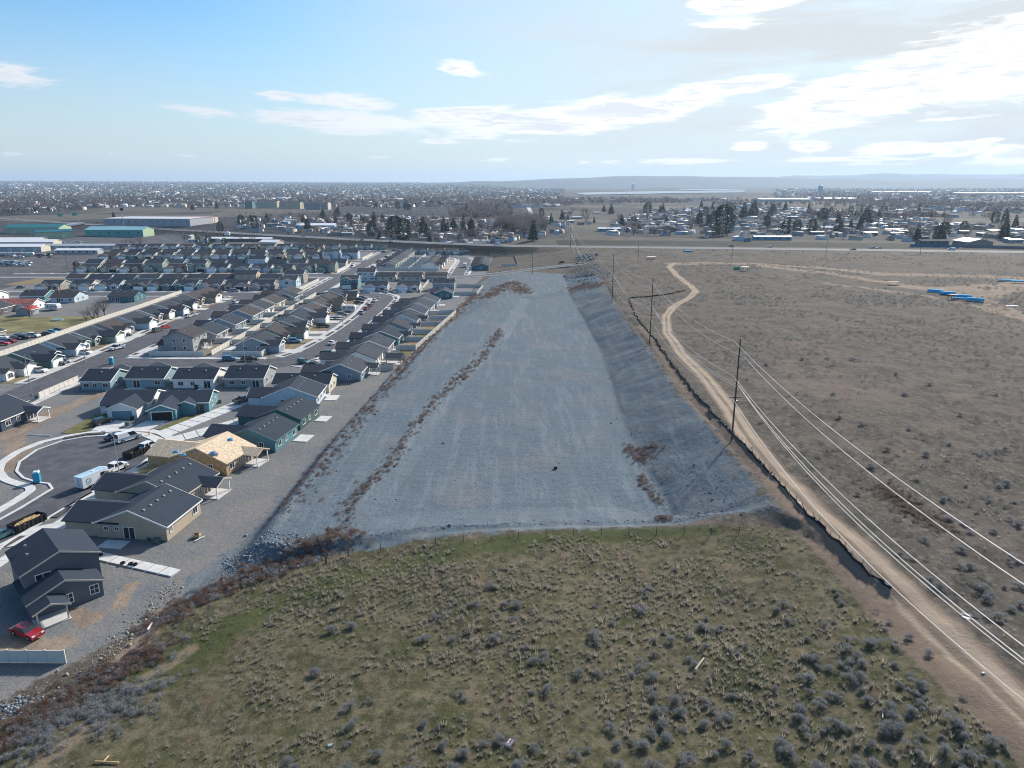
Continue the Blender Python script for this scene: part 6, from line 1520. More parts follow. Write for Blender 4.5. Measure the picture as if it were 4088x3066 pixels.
# posts and wire of the field boundary
fb = thing('field_fence', 'old barbed wire fence with thin posts along the grass edge of the gravel lot', 'fence', (0, 0, 0)); pts = []
for i, px in enumerate(range(1300, 3000, 110)):
    py = np.interp(px, [1300, 1390, 1660, 2030, 2400, 2830, 3000], [2240, 2210, 2172, 2142, 2128, 2126, 2120]) + 8; x, y, z = G(px, py); pts.append((x, y, z + 1.0)); b = MB(); b.box(-.04, .04, -.04, .04, -.2, 1.2 + rng.uniform(-.1, .2)); put('post', b.mesh('post', WOODP), fb, (x, y, z))
for dz in (0, -.4): put('wire', tube('wire', [(x, y, z + dz) for x, y, z in pts], .012, WOODP, 3), fb)
for i, (px, py) in enumerate(((1390, 2225), (1302, 2250))): x, y, z = G(px, py); b = MB(); b.cyl((0, 0, -.3), (.08, 0, 1.6), .1, .09, 7); simple('fence_post', ('thick leaning fence post in the weeds, right of two', 'thick leaning fence post in the weeds, left of two')[i], 'post', b.mesh('fence_post', WOODP), (x, y, z))

# ------------------------------------------------------------------ telling look-alikes apart by what they stand near
REL = []
MARKS = {'sage': [('near the bleached plank', 2790, 2655), ('near the pink litter', 2040, 2960), ('at the bottom edge left of the litter', 1550, 3010), ('on the middle of the hill', 1650, 2560), ('below the gravel lot fence', 2450, 2380), ('by the silt fence end', 3380, 2400), ('beside the churned strip', 3610, 2610), ('in the lower right corner', 3830, 2980), ('above the bottom edge at right', 3330, 2890), ('between plank and churned strip', 3260, 2680), ('at the bottom right of centre', 2620, 2930),
                  ('beyond the dark tarp', 3860, 2340), ('at the right edge beyond the wires', 4020, 2120), ('above the tumbleweed patch', 3850, 1950), ('between wires and tumbleweed patch', 3480, 1880), ('on the far steppe', 3450, 1560)],
         'far': [('by the bright blue mobile home', 3060, 925), ('by the church hall', 2680, 895), ('in the middle of the park', 3230, 870), ('toward the park right end', 3640, 930), ('near the right edge', 4000, 930), ('right of the far straight road', 2330, 890), ('in the thicket by the far road', 2090, 930), ('left of the far straight road', 1870, 930), ('by the highway above the estate', 1560, 945), ('behind the top estate rows', 820, 955), ('near the apartment blocks', 1200, 850), ('by the light blue hall', 1240, 905), ('in the quarter before the town', 1600, 885), ('beyond the right-hand field', 3800, 825), ('in front of the long warehouses', 3350, 815), ('by the highway signs', 420, 885), ('behind the storage sheds', 200, 985), ('beside the storage sheds', 120, 1040)]}
def ordn(i): return ('leftmost', 'second', 'third', 'fourth', 'fifth', 'sixth', 'seventh', 'eighth', 'ninth', 'tenth', 'eleventh', 'twelfth', 'thirteenth', 'fourteenth', 'fifteenth', 'sixteenth', 'seventeenth', 'eighteenth', 'nineteenth', 'twentieth')[i] + (' from left' if i else '')


def pixel(o):
    x, y, z = o.location; dz = z - CAMH; c, s = math.cos(TH), math.sin(TH); f = y * c - dz * s; v = -(dz * c + y * s); return CX + FPX * x / f, CY + FPX * v / f


def relabel():
    B = {}
    for o, noun, marks in REL:
        px, py = pixel(o); m = min(MARKS[marks], key=lambda q: (q[1] - px) ** 2 + (2.2 * (q[2] - py)) ** 2); B.setdefault((noun, m[0]), []).append((px, py, o))
    for (noun, m), L in B.items():
        L.sort(key=lambda q: q[1])
        rows = [L] if len(L) <= 12 else [L[:len(L) // 2], L[len(L) // 2:]]
        if len(L) > 36: k = len(L) // 3 + 1; rows = [L[:k], L[k:2 * k], L[2 * k:]]
        for ri, row_ in enumerate(rows):
            w = '' if len(rows) == 1 else (('farther row, ', 'nearer row, ') if len(rows) == 2 else ('far row, ', 'middle row, ', 'near row, '))[ri]
            for i, q in enumerate(sorted(row_, key=lambda q: q[0])):
                lab = f'{noun} {m}' + (f', {w}{ordn(min(i, 19))}' if len(L) > 1 else ''); q[2]['label'] = lab


# ================================================================== VEGETATION
def leafmat(name, col, col2, rough=.9, trans=.45):
    """thin dry foliage: reflects and lets light through"""
    m = bpy.data.materials.new(name); m.use_nodes = True; MATS[name] = m; t = m.node_tree; t.nodes.clear(); g = N(t, 'ShaderNodeNewGeometry')
    n = N(t, 'ShaderNodeTexNoise'); n.inputs['Scale'].default_value = .7; n.inputs['Detail'].default_value = 3; t.links.new(g.outputs['Position'], n.inputs['Vector'])
    f = M2(t, 'ADD', M2(t, 'MULTIPLY', g.outputs['Random Per Island'], .75), M2(t, 'MULTIPLY', n.outputs[0], .3), clamp=True)
    c = MIX(t, f, col, col2); d = N(t, 'ShaderNodeBsdfDiffuse'); t.links.new(c, d.inputs[0]); o = N(t, 'ShaderNodeOutputMaterial')
    if trans:
        r = N(t, 'ShaderNodeBsdfTranslucent'); t.links.new(c, r.inputs[0]); x = N(t, 'ShaderNodeMixShader'); x.inputs[0].default_value = trans
        t.links.new(d.outputs[0], x.inputs[1]); t.links.new(r.outputs[0], x.inputs[2]); t.links.new(x.outputs[0], o.inputs[0])
    else: t.links.new(d.outputs[0], o.inputs[0])
    return m


SAGE = leafmat('sagebrush_leaf', (.150, .160, .170), (.39, .405, .41)); SCRUB = leafmat('steppe_scrub', (.085, .088, .094), (.235, .24, .24)); STRAW = leafmat('bunchgrass_blade', (.22, .195, .15), (.47, .43, .36)); WEED = leafmat('dry_weed', (.11, .078, .066), (.27, .20, .165)); WEEDR = leafmat('red_weed', (.13, .072, .052), (.27, .165, .120))
STEM = mat('sage_stem', (.075, .065, .06), .9); GRAVW = leafmat('basalt_stone', (.085, .110, .135), (.30, .32, .33), trans=0); TANR = leafmat('tan_stone', (.20, .17, .13), (.36, .32, .26), trans=0)
CONI = leafmat('conifer_needle', (.018, .036, .030), (.060, .082, .056), trans=.3); TWIG = leafmat('winter_twig', (.090, .078, .082), (.185, .160, .165)); BARK = mat('bark', (.085, .070, .060), .9, .3, 2)


def tri_soup(c, d, w, up=None):
    """narrow triangles: base centres c (n,3), tip vectors d, half widths w"""
    n = len(c); s = np.cross(d, nr.normal(size=(n, 3))); s /= np.linalg.norm(s, axis=1, keepdims=True) + 1e-9
    V = np.stack([c - s * w[:, None], c + s * w[:, None], c + d], 1).reshape(-1, 3); return V


def sage_mesh(seed, n=1100):
    g = np.random.default_rng(seed); me_v = []
    lob = g.normal(size=(5, 3)) * (.34, .34, .10) + (0, 0, .40)
    k = g.integers(0, 5, n); ph = g.uniform(0, 6.283, n); ct = g.uniform(.0, 1, n); st = np.sqrt(1 - ct ** 2)
    dirv = np.stack([st * np.cos(ph), st * np.sin(ph), ct * .95], -1)
    c = lob[k] + dirv * (g.uniform(.18, .42, n)[:, None]); c[:, 2] = np.maximum(c[:, 2] * .95, .05)
    d = (dirv + g.normal(size=(n, 3)) * .35) * g.uniform(.08, .19, n)[:, None]; d[:, 2] += .05
    V = tri_soup(c, d, g.uniform(.010, .026, n)); m = [0] * n
    ne = 90; kk = g.integers(0, n, ne); d3 = (dirv[kk] + g.normal(size=(ne, 3)) * .3) * g.uniform(.2, .42, ne)[:, None]; V = np.concatenate([V, tri_soup(c[kk], d3, np.full(ne, .009))]); m += [1] * ne
    ns = 14; ph = g.uniform(0, 6.283, ns); c2 = np.zeros((ns, 3)); d2 = np.stack([np.cos(ph) * .4, np.sin(ph) * .4, g.uniform(.3, .6, ns)], -1)
    V = np.concatenate([V, tri_soup(c2, d2, np.full(ns, .03))]); m += [1] * ns
    return np_mesh('foliage', V, np.arange(len(V)).reshape(-1, 3), [SAGE, STEM], m)


SAGES = [sage_mesh(s) for s in range(8)]
def clear_of(x, y):
    """keep scrub off the tracks, pad, cut and estate"""
    a = np.ones(x.shape, bool); a &= line_d(ROAD, x, y) > 4.2; a &= poly_sd(GRAV, x, y) > 2; a &= poly_sd(SUB, x, y) > 2
    sc = line_d(SILT, x, y); a &= ~((sc < 3.2) & (y < 260)); a &= line_d(HWY, x, y) > 18; return a


# sagebrush in the photograph's clumps: pixel places near the camera
SAGE_PX = [(2060, 2460), (2080, 2400), (2010, 2405), (2590, 2345), (2545, 2410), (2555, 2425), (2370, 2410), (2440, 2475), (2370, 2530), (2380, 2560), (2095, 2575), (2130, 2620), (2320, 2675), (2380, 2680), (2650, 2510), (2610, 2545), (2600, 2600), (2680, 2550), (2830, 2455), (2850, 2500), (2800, 2490), (2760, 2530), (2880, 2490), (2820, 2570), (2890, 2390), (2900, 2380), (2970, 2560), (2950, 2600),
           (2780, 2640), (2760, 2620), (2520, 2690), (2590, 2690), (2180, 2745), (2130, 2750), (2600, 2770), (2560, 2650), (2700, 2790), (2640, 2830), (2720, 2840), (2620, 2835), (2820, 2790), (2830, 2810), (2850, 2820), (2920, 2760), (2940, 2770), (2900, 2850), (2815, 2875), (2880, 2860), (2430, 2895), (2640, 2890), (2620, 2920), (2540, 2950), (2580, 2970), (2720, 2900), (2660, 2950), (2350, 2980), (2300, 3000), (2450, 2965), (2125, 2975), (2020, 2940), (2760, 3000), (2740, 3030), (2860, 3000), (2480, 3040), (2600, 3045), (2900, 2970), (2990, 3000), (3000, 3030), (2060, 3050),
           (1380, 2960), (1140, 3040), (1180, 3060), (1410, 2880), (1680, 2880), (1395, 2810), (1480, 2790), (1840, 2760), (1850, 2780), (1760, 2960), (1860, 3000), (1940, 2960), (1985, 2950), (1520, 3000), (1630, 3055), (1810, 3060), (1390, 3055), (1310, 2510), (1400, 2490), (1690, 2540), (1810, 2540), (1730, 2450), (1880, 2400), (1970, 2540), (1950, 2330), (1240, 2680), (1100, 2480),
           (3120, 2400), (3100, 2420), (3150, 2470), (3320, 2340), (3345, 2360), (3360, 2380), (3365, 2400), (3330, 2470), (3290, 2480), (3230, 2540), (3375, 2545), (3350, 2560), (3410, 2600), (3390, 2580), (3240, 2610), (3250, 2620), (3270, 2650), (3300, 2660), (3350, 2640), (3400, 2640), (3430, 2640), (3540, 2470), (3545, 2500), (3480, 2560), (3475, 2550), (3620, 2535), (3640, 2530), (3560, 2570), (3700, 2600), (3630, 2680), (3560, 2640), (3580, 2720), (3660, 2720), (3680, 2740), (3650, 2760), (3700, 2780),
           (3240, 2700), (3190, 2690), (3430, 2690), (3440, 2740), (3395, 2700), (3100, 2740), (3240, 2750), (3310, 2760), (3340, 2770), (3280, 2800), (3460, 2790), (3545, 2810), (3540, 2830), (3560, 2860), (3630, 2850), (3690, 2800), (3640, 2830), (3840, 2770), (3200, 2830), (3180, 2860), (3330, 2880), (3360, 2890), (3310, 2900), (3220, 2910), (3400, 2900), (3560, 2900), (3540, 2920), (3600, 2900), (3680, 2930), (3770, 2930), (3820, 2890), (3810, 2870), (3840, 2930), (3860, 2980), (3120, 2960), (3110, 2990), (3150, 3000), (3480, 2960), (3550, 2980), (3650, 2995), (3770, 2990), (3420, 3030), (3500, 3050), (3270, 3050), (3850, 3010), (3980, 3040), (3920, 3010), (4010, 2960), (3960, 2950), (3840, 3060), (3820, 3040),
           (3860, 1925), (3990, 1930), (4010, 1920), (3800, 1975), (3950, 1970), (3960, 1990), (4060, 1990), (3750, 1980), (3430, 1960), (3840, 2080), (3800, 2060), (3890, 2030), (4040, 2060), (4080, 2070), (3880, 2110), (3970, 2110), (4060, 2080), (3690, 2140), (3830, 2180), (4030, 2210), (4050, 2230), (3870, 2250), (3930, 2340), (3900, 2330), (3950, 2360), (3840, 2250), (3720, 2300), (3600, 2200), (3630, 2220), (4000, 2330), (3880, 2440), (3920, 2380), (3720, 2330), (3760, 2330), (4030, 2420), (4070, 2400), (3990, 2450), (4000, 2470), (4080, 2330), (3690, 1800), (3620, 1700), (3480, 1850), (3550, 1780), (3780, 1760), (3900, 1800), (4020, 1780), (3660, 1900), (3320, 1560), (3350, 1650), (3450, 1680), (3820, 1640), (3980, 1560), (3420, 1420), (3580, 1480), (3720, 1520), (3600, 1560), (3200, 1420), (3050, 1440), (2980, 1500)]


def sagebrush():
    rr = random.Random(3)
    labs = {('hill', 'large'): 'large grey sagebrush shrub on the grassy hill in front', ('hill', 'small'): 'small grey sagebrush shrub on the grassy hill in front', ('steppe', 'large'): 'large grey sagebrush shrub on the brown steppe right of the dirt road', ('steppe', 'small'): 'small grey sagebrush shrub on the brown steppe right of the dirt road'}
    for i, (px, py) in enumerate(SAGE_PX[:298]):
        x, y, z = G(px + rr.uniform(-12, 12), py + 18)
        s = rr.uniform(.5, 1.08) if y < 110 else rr.uniform(.7, 1.4); zone = 'hill' if (x < np.interp(y, SILT_Y, SILT_X) + 4 and line_d(ROAD, np.array([x]), np.array([y]))[0] < 200 and x < 48 and y < 100) else 'steppe'
        big = 'large' if s > .85 else 'small'
        r = thing('sagebrush', labs[(zone, big)], 'shrub', (x, y, z - .03), rr.uniform(0, 6.28), f'{big} sagebrush on the {zone}'); REL.append((r, f'{big} grey sagebrush', 'sage')); o = put('foliage', SAGES[i % 8], r); o.scale = (s * rr.uniform(.9, 1.15), s * rr.uniform(.85, 1.1), s * rr.uniform(.8, 1.05))
    # everything beyond counting, in one mass
    def scat(n, x0, x1, y0, y1): x = nr.uniform(x0, x1, n); y = nr.uniform(y0, y1, n); return x, y
    X, Y, S_ = [], [], []
    for n, b, smin, smax, thr in ((8200, (40, 300, 100, 330), .4, 1.15, .44), (7600, (60, 520, 300, 570), .5, 1.5, .49), (1300, (45, 110, 50, 130), .3, .8, .4), (1500, (-50, 55, 50, 112), .3, .75, .45)):
        x, y = scat(n, *b); k = clear_of(x, y) & (vnoise(x, y, 22, 6) * .6 + vnoise(x, y, 7, 7) * .4 > thr); X.append(x[k]); Y.append(y[k]); S_.append(nr.uniform(smin, smax, k.sum()))
    x, y, s = np.concatenate(X), np.concatenate(Y), np.concatenate(S_); z = height(x, y)
    k = 46; N_ = len(x); g = nr
    ph = g.uniform(0, 6.283, (N_, k)); ct = g.uniform(0, 1, (N_, k)); st_ = np.sqrt(1 - ct ** 2); dv = np.stack([st_ * np.cos(ph), st_ * np.sin(ph), ct * .8], -1)
    c = dv * g.uniform(.25, .55, (N_, k, 1)) * s[:, None, None] + np.stack([x, y, z + .12 * s], -1)[:, None, :]
    d = (dv + g.normal(size=dv.shape) * .3) * g.uniform(.15, .32, (N_, k, 1)) * s[:, None, None]
    V = tri_soup(c.reshape(-1, 3), d.reshape(-1, 3), (g.uniform(.03, .065, (N_, k)) * s[:, None]).ravel())
    o = put('low_scrub', np_mesh('low_scrub', V, np.arange(len(V)).reshape(-1, 3), SCRUB)); tag(o, 'countless low grey shrubs scattered over steppe and hill', 'scrub', kind='stuff')


sagebrush()


def tufts(name, label, x, y, size, m, blades=9, spread=.5, cat='grass', tall=1.0):
    z = height(x, y); N_ = len(x); k = blades; ph = nr.uniform(0, 6.283, (N_, k)); rr = nr.uniform(0, .22, (N_, k, 1)) * size[:, None, None]
    out = np.stack([np.cos(ph), np.sin(ph), np.zeros_like(ph)], -1); c = np.stack([x, y, z], -1)[:, None] + out * rr
    d = out * (nr.uniform(.2, 1, (N_, k, 1)) * spread) * size[:, None, None]; d[..., 2] += nr.uniform(.5, 1, (N_, k)) * size[:, None] * tall
    V = tri_soup(c.reshape(-1, 3), d.reshape(-1, 3), (nr.uniform(.035, .07, (N_, k)) * size[:, None]).ravel())
    tag(put(name, np_mesh(name, V, np.arange(len(V)).reshape(-1, 3), m)), label, cat, kind='stuff')


def grass():
    n = 27000; x = nr.uniform(-75, 62, n); y = nr.uniform(48, 112, n)
    dens = vnoise(x, y, 13, 12) * .5 + vnoise(x, y, 4, 13) * .5; band = np.exp(-((y - 84 + x * .1) / 14) ** 2) * np.exp(-((x + 8) / 32) ** 2) * .35
    k = (poly_sd(HILL, x, y) < -1.2) & clear_of(x, y) & (dens + band > nr.uniform(.44, .86, n)) & (np.minimum.reduce([line_d(l, x, y) for l in TRACKS]) > 1.3)
    tufts('bunchgrass', 'straw coloured bunchgrass tufts covering the hill in front', x[k], y[k], nr.gamma(5, .085, k.sum()) * .9 + .08, STRAW, 16)
    n = 14000; x = nr.uniform(40, 240, n); y = nr.uniform(60, 300, n); k = clear_of(x, y) & (vnoise(x, y, 17, 15) > nr.uniform(.4, .9, n)) & (poly_sd(HILL, x, y) > 0)
    tufts('bunchgrass', 'straw coloured bunchgrass tufts on the steppe right of the road', x[k], y[k], nr.uniform(.3, .75, k.sum()), STRAW, 7)


grass()


def weeds_along(line, n, w, pz=None):
    L = [np.array(p) for p in line]; seg = np.array([np.linalg.norm(b - a) for a, b in zip(L[:-1], L[1:])]); cum = np.concatenate([[0], np.cumsum(seg)]); s = nr.uniform(0, cum[-1], n)
    i = np.clip(np.searchsorted(cum, s) - 1, 0, len(seg) - 1); f = (s - cum[i]) / seg[i]; A = np.array(L)
    p = A[i] * (1 - f[:, None]) + A[i + 1] * f[:, None] + nr.normal(size=(n, 2)) * w; return p[:, 0], p[:, 1]


def weeds():
    D = 4088 / 2212
    def W(pts, z): return [P(a * D, b * D, z) for a, b in pts]
    berm = W([(1082, 712), (1060, 745), (1035, 775), (1005, 800), (985, 822), (960, 845), (940, 862), (925, 880)], .1)
    berm2 = W([(925, 885), (900, 912), (870, 960), (838, 1000), (800, 1042), (770, 1072), (750, 1095), (745, 1125), (690, 1165)], .1)
    bank = W([(1030, 632), (990, 665), (960, 700), (920, 745), (880, 785), (850, 825), (820, 860), (795, 895)], -1.2)
    bank2 = W([(795, 895), (740, 960), (690, 1030), (640, 1090), (600, 1130)], -1.8)
    clump1 = W([(1050, 640), (1080, 620), (1110, 612), (1130, 635)], -.3); clump2 = W([(1240, 615), (1270, 622), (1300, 628)], 1.5)
    patch = W([(1365, 945), (1385, 975), (1400, 955), (1425, 960)], 1.0); patch2 = W([(1385, 1010), (1395, 1035), (1410, 1050), (1430, 1070)], .4); patch3 = W([(1425, 1122), (1445, 1118)], .1)
    hillb = W([(330, 1345), (400, 1300), (450, 1275), (520, 1250), (600, 1225), (660, 1205), (720, 1185), (760, 1180)], -1.5); hillb2 = W([(0, 1600), (60, 1545), (130, 1510), (190, 1470), (250, 1440), (300, 1420), (340, 1395)], -2.0); low = W([(10, 1640), (90, 1570), (200, 1500), (260, 1540), (300, 1480)], -1.8)
    tw = W([(1900, 1050), (1940, 1075), (1990, 1115), (2030, 1140)], 5); brink = W([(1310, 650), (1390, 740), (1470, 835), (1550, 945), (1640, 1040)], 4.4)
    Xs, Ys, Ss, M_ = [], [], [], []
    for line, n, w, s0, s1, red in ((berm, 330, .8, .45, 1.15, 4), (berm2, 260, .7, .35, .95, 4), (bank, 620, 1.5, .5, 1.3, 4), (bank2, 300, 1.6, .4, 1.0, 0), (clump1, 520, 3.0, .6, 1.4, 1), (clump2, 330, 3.0, .6, 1.4, 0), (patch, 150, 1.1, .5, .95, 0), (patch2, 70, .45, .45, .9, 0), (patch3, 22, .5, .5, .9, 1), (hillb, 620, 1.5, .5, 1.25, 2), (hillb2, 420, 1.4, .5, 1.3, 2), (low, 320, 2.2, .5, 1.2, 3), (tw, 330, 1.5, .4, .9, 0), (brink, 160, 1.5, .35, .7, 3)):
        x, y = weeds_along(line, n, w); Xs.append(x); Ys.append(y); Ss.append(nr.uniform(s0, s1, n)); M_.append(np.full(n, red))
    x, y, s, rd = map(np.concatenate, (Xs, Ys, Ss, M_)); z = height(x, y); N_, k = len(x), 100
    dv = nr.normal(size=(N_, k, 3)); dv /= np.linalg.norm(dv, axis=2, keepdims=True); dv[..., 2] = np.abs(dv[..., 2])
    c = np.stack([x, y, z + .05], -1)[:, None] + dv * nr.uniform(.15, .5, (N_, k, 1)) * s[:, None, None]
    d = np.cross(dv, nr.normal(size=dv.shape)) * .17 * s[:, None, None] + dv * .17 * s[:, None, None]
    V = tri_soup(c.reshape(-1, 3), d.reshape(-1, 3), (nr.uniform(.014, .036, (N_, k)) * s[:, None]).ravel())
    red = np.where(rd == 1, 1, np.where(rd == 2, nr.choice([0, 1, 1, 2], N_), np.where(rd == 3, 2, np.where(rd == 4, nr.choice([0, 0, 1], N_), 0))))
    mi = np.repeat(red, k); mi = np.where(nr.random(len(mi)) < .12, 2, mi)
    tag(put('dry_weeds', np_mesh('dry_weeds', V, np.arange(len(V)).reshape(-1, 3), [WEED, WEEDR, SAGE], mi)), 'brown tumbleweeds and dry brush lining the gravel berms and the hill foot', 'dry brush', kind='stuff')


weeds()
ICO_V = np.array([(0, 0, 1), (.894, 0, .447), (.276, .851, .447), (-.724, .526, .447), (-.724, -.526, .447), (.276, -.851, .447), (.724, .526, -.447), (-.276, .851, -.447), (-.894, 0, -.447), (-.276, -.851, -.447), (.724, -.526, -.447), (0, 0, -1)])
ICO_F = np.array([(0, 1, 2), (0, 2, 3), (0, 3, 4), (0, 4, 5), (0, 5, 1), (1, 6, 2), (2, 7, 3), (3, 8, 4), (4, 9, 5), (5, 10, 1), (2, 6, 7), (3, 7, 8), (4, 8, 9), (5, 9, 10), (1, 10, 6), (11, 7, 6), (11, 8, 7), (11, 9, 8), (11, 10, 9), (11, 6, 10)])


def rocks(name, label, x, y, s, m, dz=.15):
    z = height(x, y); n = len(x); V = ICO_V[None] * (s[:, None, None] * nr.uniform(.6, 1.15, (n, 12, 1))) * nr.uniform(.7, 1.2, (n, 1, 3)) * (1, 1, .75) + np.stack([x, y, z + s * dz], -1)[:, None]
    F = (ICO_F[None] + (np.arange(n) * 12)[:, None, None]).reshape(-1, 3); tag(put(name, np_mesh(name, V.reshape(-1, 3), F, m)), label, 'stones', kind='stuff')


def in_poly(poly, n, pw=None):
    p = np.array(poly); x = nr.uniform(p[:, 0].min(), p[:, 0].max(), n * 4); y = nr.uniform(p[:, 1].min(), p[:, 1].max(), n * 4); k = poly_sd(poly, x, y) < 0; return x[k][:n], y[k][:n]


BOULD = ['at the near tip of the gravel lot, left one', 'at the near tip of the gravel lot, right one', 'on the left brink above the rubble', 'low on the rubble bank, left', 'in the middle of the rubble bank', 'high on the rubble bank, middle', 'high on the rubble bank, right', 'among stones behind the white bent pipe', 'at the yard edge above the bushes, left of a pair', 'at the yard edge above the bushes, right of a pair', 'in the tan stones below the fence', 'left of the stones below the fence', 'near the lone fence end, lower one', 'near the lone fence end, upper one', 'on the gravel terrace, high up', 'on the gravel terrace, lower down', 'at the foot of the right gravel bank', 'on the gravel floor by the tumbleweed strip', 'on the gravel floor by the right bank', 'high on the gravel floor by the right bank', 'on the right gravel bank below the pole', 'in the middle of the gravel floor', 'far up the gravel floor', 'on the near edge of the gravel floor', 'in the brush at the lower left']


def stones():
    x, y = in_poly([P(a, b, -1.2) for a, b in [(885, 2200), (1060, 2150), (1400, 2180), (1300, 2240), (1010, 2320), (880, 2320)]], 1500); rocks('rubble', 'blue grey rubble with pale boulders on the end bank of the gravel lot', x, y, nr.gamma(1.8, .048, len(x)) + .03, GRAVW)
    x, y = weeds_along(PAD[:6][::-1], 900, .55); rocks('rubble', 'pale stones along the left brink of the gravel lot', x, y, nr.gamma(1.8, .032, 900) + .025, GRAVW)
    x, y = weeds_along([PAD[-1], PAD[0]] , 200, .35); rocks('rubble', 'white stones at the near tip of the gravel lot', x, y, nr.gamma(2, .06, 200) + .04, GRAVW)
    x, y = in_poly(PAD, 2600); k = vnoise(x, y, 22, 31) > nr.uniform(.2, .95, len(x)); rocks('loose_stones', 'scattered loose stones on the gravel floor', x[k], y[k], nr.gamma(1.6, .03, k.sum()) + .025, GRAVW)
    x, y = in_poly([P(a, b, 1.5) for a, b in [(2240, 1095), (2300, 1065), (2390, 1075), (2445, 1125), (2430, 1140), (2330, 1130), (2260, 1110)]], 900); rocks('boulder_pile', 'pile of grey and white boulders at the top of the gravel lot', x, y, nr.gamma(2.0, .11, len(x)) + .08, GRAVW, .15)
    x, y = weeds_along([P(a, b, -2.2) for a, b in [(690, 2330), (620, 2420), (540, 2500), (440, 2600), (330, 2700), (230, 2760)]], 1100, 1.1); rocks('rubble', 'tan stones along the foot of the yards at lower left', x, y, nr.gamma(1.8, .033, 1100) + .03, TANR)
    x, y = weeds_along([P(a, b, -2.2) for a, b in [(0, 2830), (80, 2800), (160, 2790), (150, 2850)]], 500, 1.0); rocks('rubble', 'grey stones at the left edge below the fence', x, y, nr.gamma(1.8, .045, 500) + .03, GRAVW)
    x, y = in_poly([P(a, b, 2.5) for a, b in [(2480, 1650), (2700, 1720), (3000, 2000), (3100, 2080), (2700, 2080), (2570, 1850)]], 1800); rocks('loose_stones', 'loose stones on the gravel slope at the right', x, y, nr.gamma(1.6, .035, len(x)) + .025, GRAVW)
    x, y = weeds_along([P(a, b, 0) for a, b in [(1300, 2170), (1700, 2112), (2300, 2085), (2700, 2082), (3100, 2085)]], 700, .6); rocks('loose_stones', 'stones along the near edge of the gravel lot', x, y, nr.gamma(1.8, .035, 700) + .025, GRAVW)
    x, y = in_poly([P(a, b, 3.5) for a, b in [(2310, 1025), (2400, 1020), (2360, 1052), (2280, 1052)]], 160); rocks('boulder_pile', 'row of dark boulders below the pole by the side road', x, y, nr.gamma(2.0, .2, len(x)) + .15, GRAVW, .4)
    me = []
    for s in range(4):
        V = ICO_V * nr.uniform(.65, 1.15, (12, 1)) * (1.1, .9, .75); me.append(np_mesh('boulder', V, ICO_F, GRAVW if s < 3 else TANR))
    for i, (px, py) in enumerate([(1077, 2185), (1105, 2190), (980, 2140), (918, 2262), (995, 2225), (1080, 2215), (1120, 2212), (580, 2478), (510, 2530), (505, 2525), (345, 2695), (218, 2795), (230, 2680), (266, 2695), (1500, 1655), (1345, 1880), (2462, 1672), (2544, 1915), (2440, 1690), (2490, 1500), (2845, 1995), (1770, 1770), (2230, 1455), (1692, 2180), (180, 2940)]):
        x, y, z = G(px, py); s = rng.uniform(.2, .42); simple('boulder', f'pale boulder {BOULD[i]}', 'boulder', me[3 if 220 < px < 600 and py > 2400 else i % 3], (x, y, z + s * .25), rng.uniform(0, 6), 'single pale boulders').scale = (s, s, s)


stones()


# ------------------------------------------------------------------ trees
def bare_tree_mesh(seed, h=9.0, wide=.42, n=420):
    g = np.random.default_rng(seed); b = MB(); th = h * .22; b.cyl((0, 0, -.3), (0, 0, th), .03 * h, .02 * h, 7)
    tips = []
    for k in range(9):
        a = k * 2.4 + g.uniform(-.4, .4); r = h * wide * g.uniform(.45, .85); p = Vector((math.cos(a) * r * .5, math.sin(a) * r * .5, h * g.uniform(.42, .6))); q = Vector((math.cos(a) * r, math.sin(a) * r, h * g.uniform(.62, .98)))
        b.cyl((0, 0, th * g.uniform(.7, 1)), p, .014 * h, .009 * h, 5, caps=False); b.cyl(p, q, .009 * h, .003 * h, 4, caps=False); tips += [p, q, (p + q) / 2]
        for j in range(3):
            e = p.lerp(q, g.uniform(.1, .8)); f = e + Vector((g.normal() * r * .3, g.normal() * r * .3, h * g.uniform(.06, .2))); b.cyl(e, f, .005 * h, .002 * h, 3, caps=False); tips.append(f)
    T = np.array([tuple(t) for t in tips]); i = g.integers(0, len(T), n); c = T[i] + g.normal(size=(n, 3)) * h * .075
    d = c - np.array((0, 0, h * .4)); d /= np.linalg.norm(d, axis=1, keepdims=True); d = (d + g.normal(size=d.shape) * .55) * h * g.uniform(.06, .14, n)[:, None]
    V = tri_soup(c, d, np.full(n, h * .0062)); return b.mesh('trunk', BARK), np_mesh('crown', V, np.arange(len(V)).reshape(-1, 3), TWIG)


def conifer_mesh(seed, h=11.0, wide=.2, n=520, round_=False):
    g = np.random.default_rng(seed); b = MB(); b.cyl((0, 0, -.3), (0, 0, h * .9), .02 * h, .004 * h, 6)
    f = 1 - np.sqrt(g.uniform(0, 1, n)) if not round_ else g.uniform(0, 1, n)
    if round_: prof = np.sqrt(np.clip(1 - (2 * f - .9) ** 2 / 1.25, .02, 1)) * wide * h
    else: prof = (1 - f) ** .85 * wide * h * (1 + .22 * np.sin(f * 40 + seed))
    a = g.uniform(0, 6.283, n); lob = 1 + .25 * np.sin(a * 3 + seed * 1.7); rr = prof * lob * np.sqrt(g.uniform(.25, 1, n)); z = h * (.07 + .93 * f)
    c = np.stack([rr * np.cos(a), rr * np.sin(a), z], -1); out = np.stack([np.cos(a), np.sin(a), np.full(n, -.25)], -1)
    d = (out + g.normal(size=out.shape) * .4) * (h * g.uniform(.05, .10, n))[:, None]
    V = tri_soup(c, d, h * g.uniform(.018, .034, n)); return b.mesh('trunk', BARK), np_mesh('crown', V, np.arange(len(V)).reshape(-1, 3), CONI)


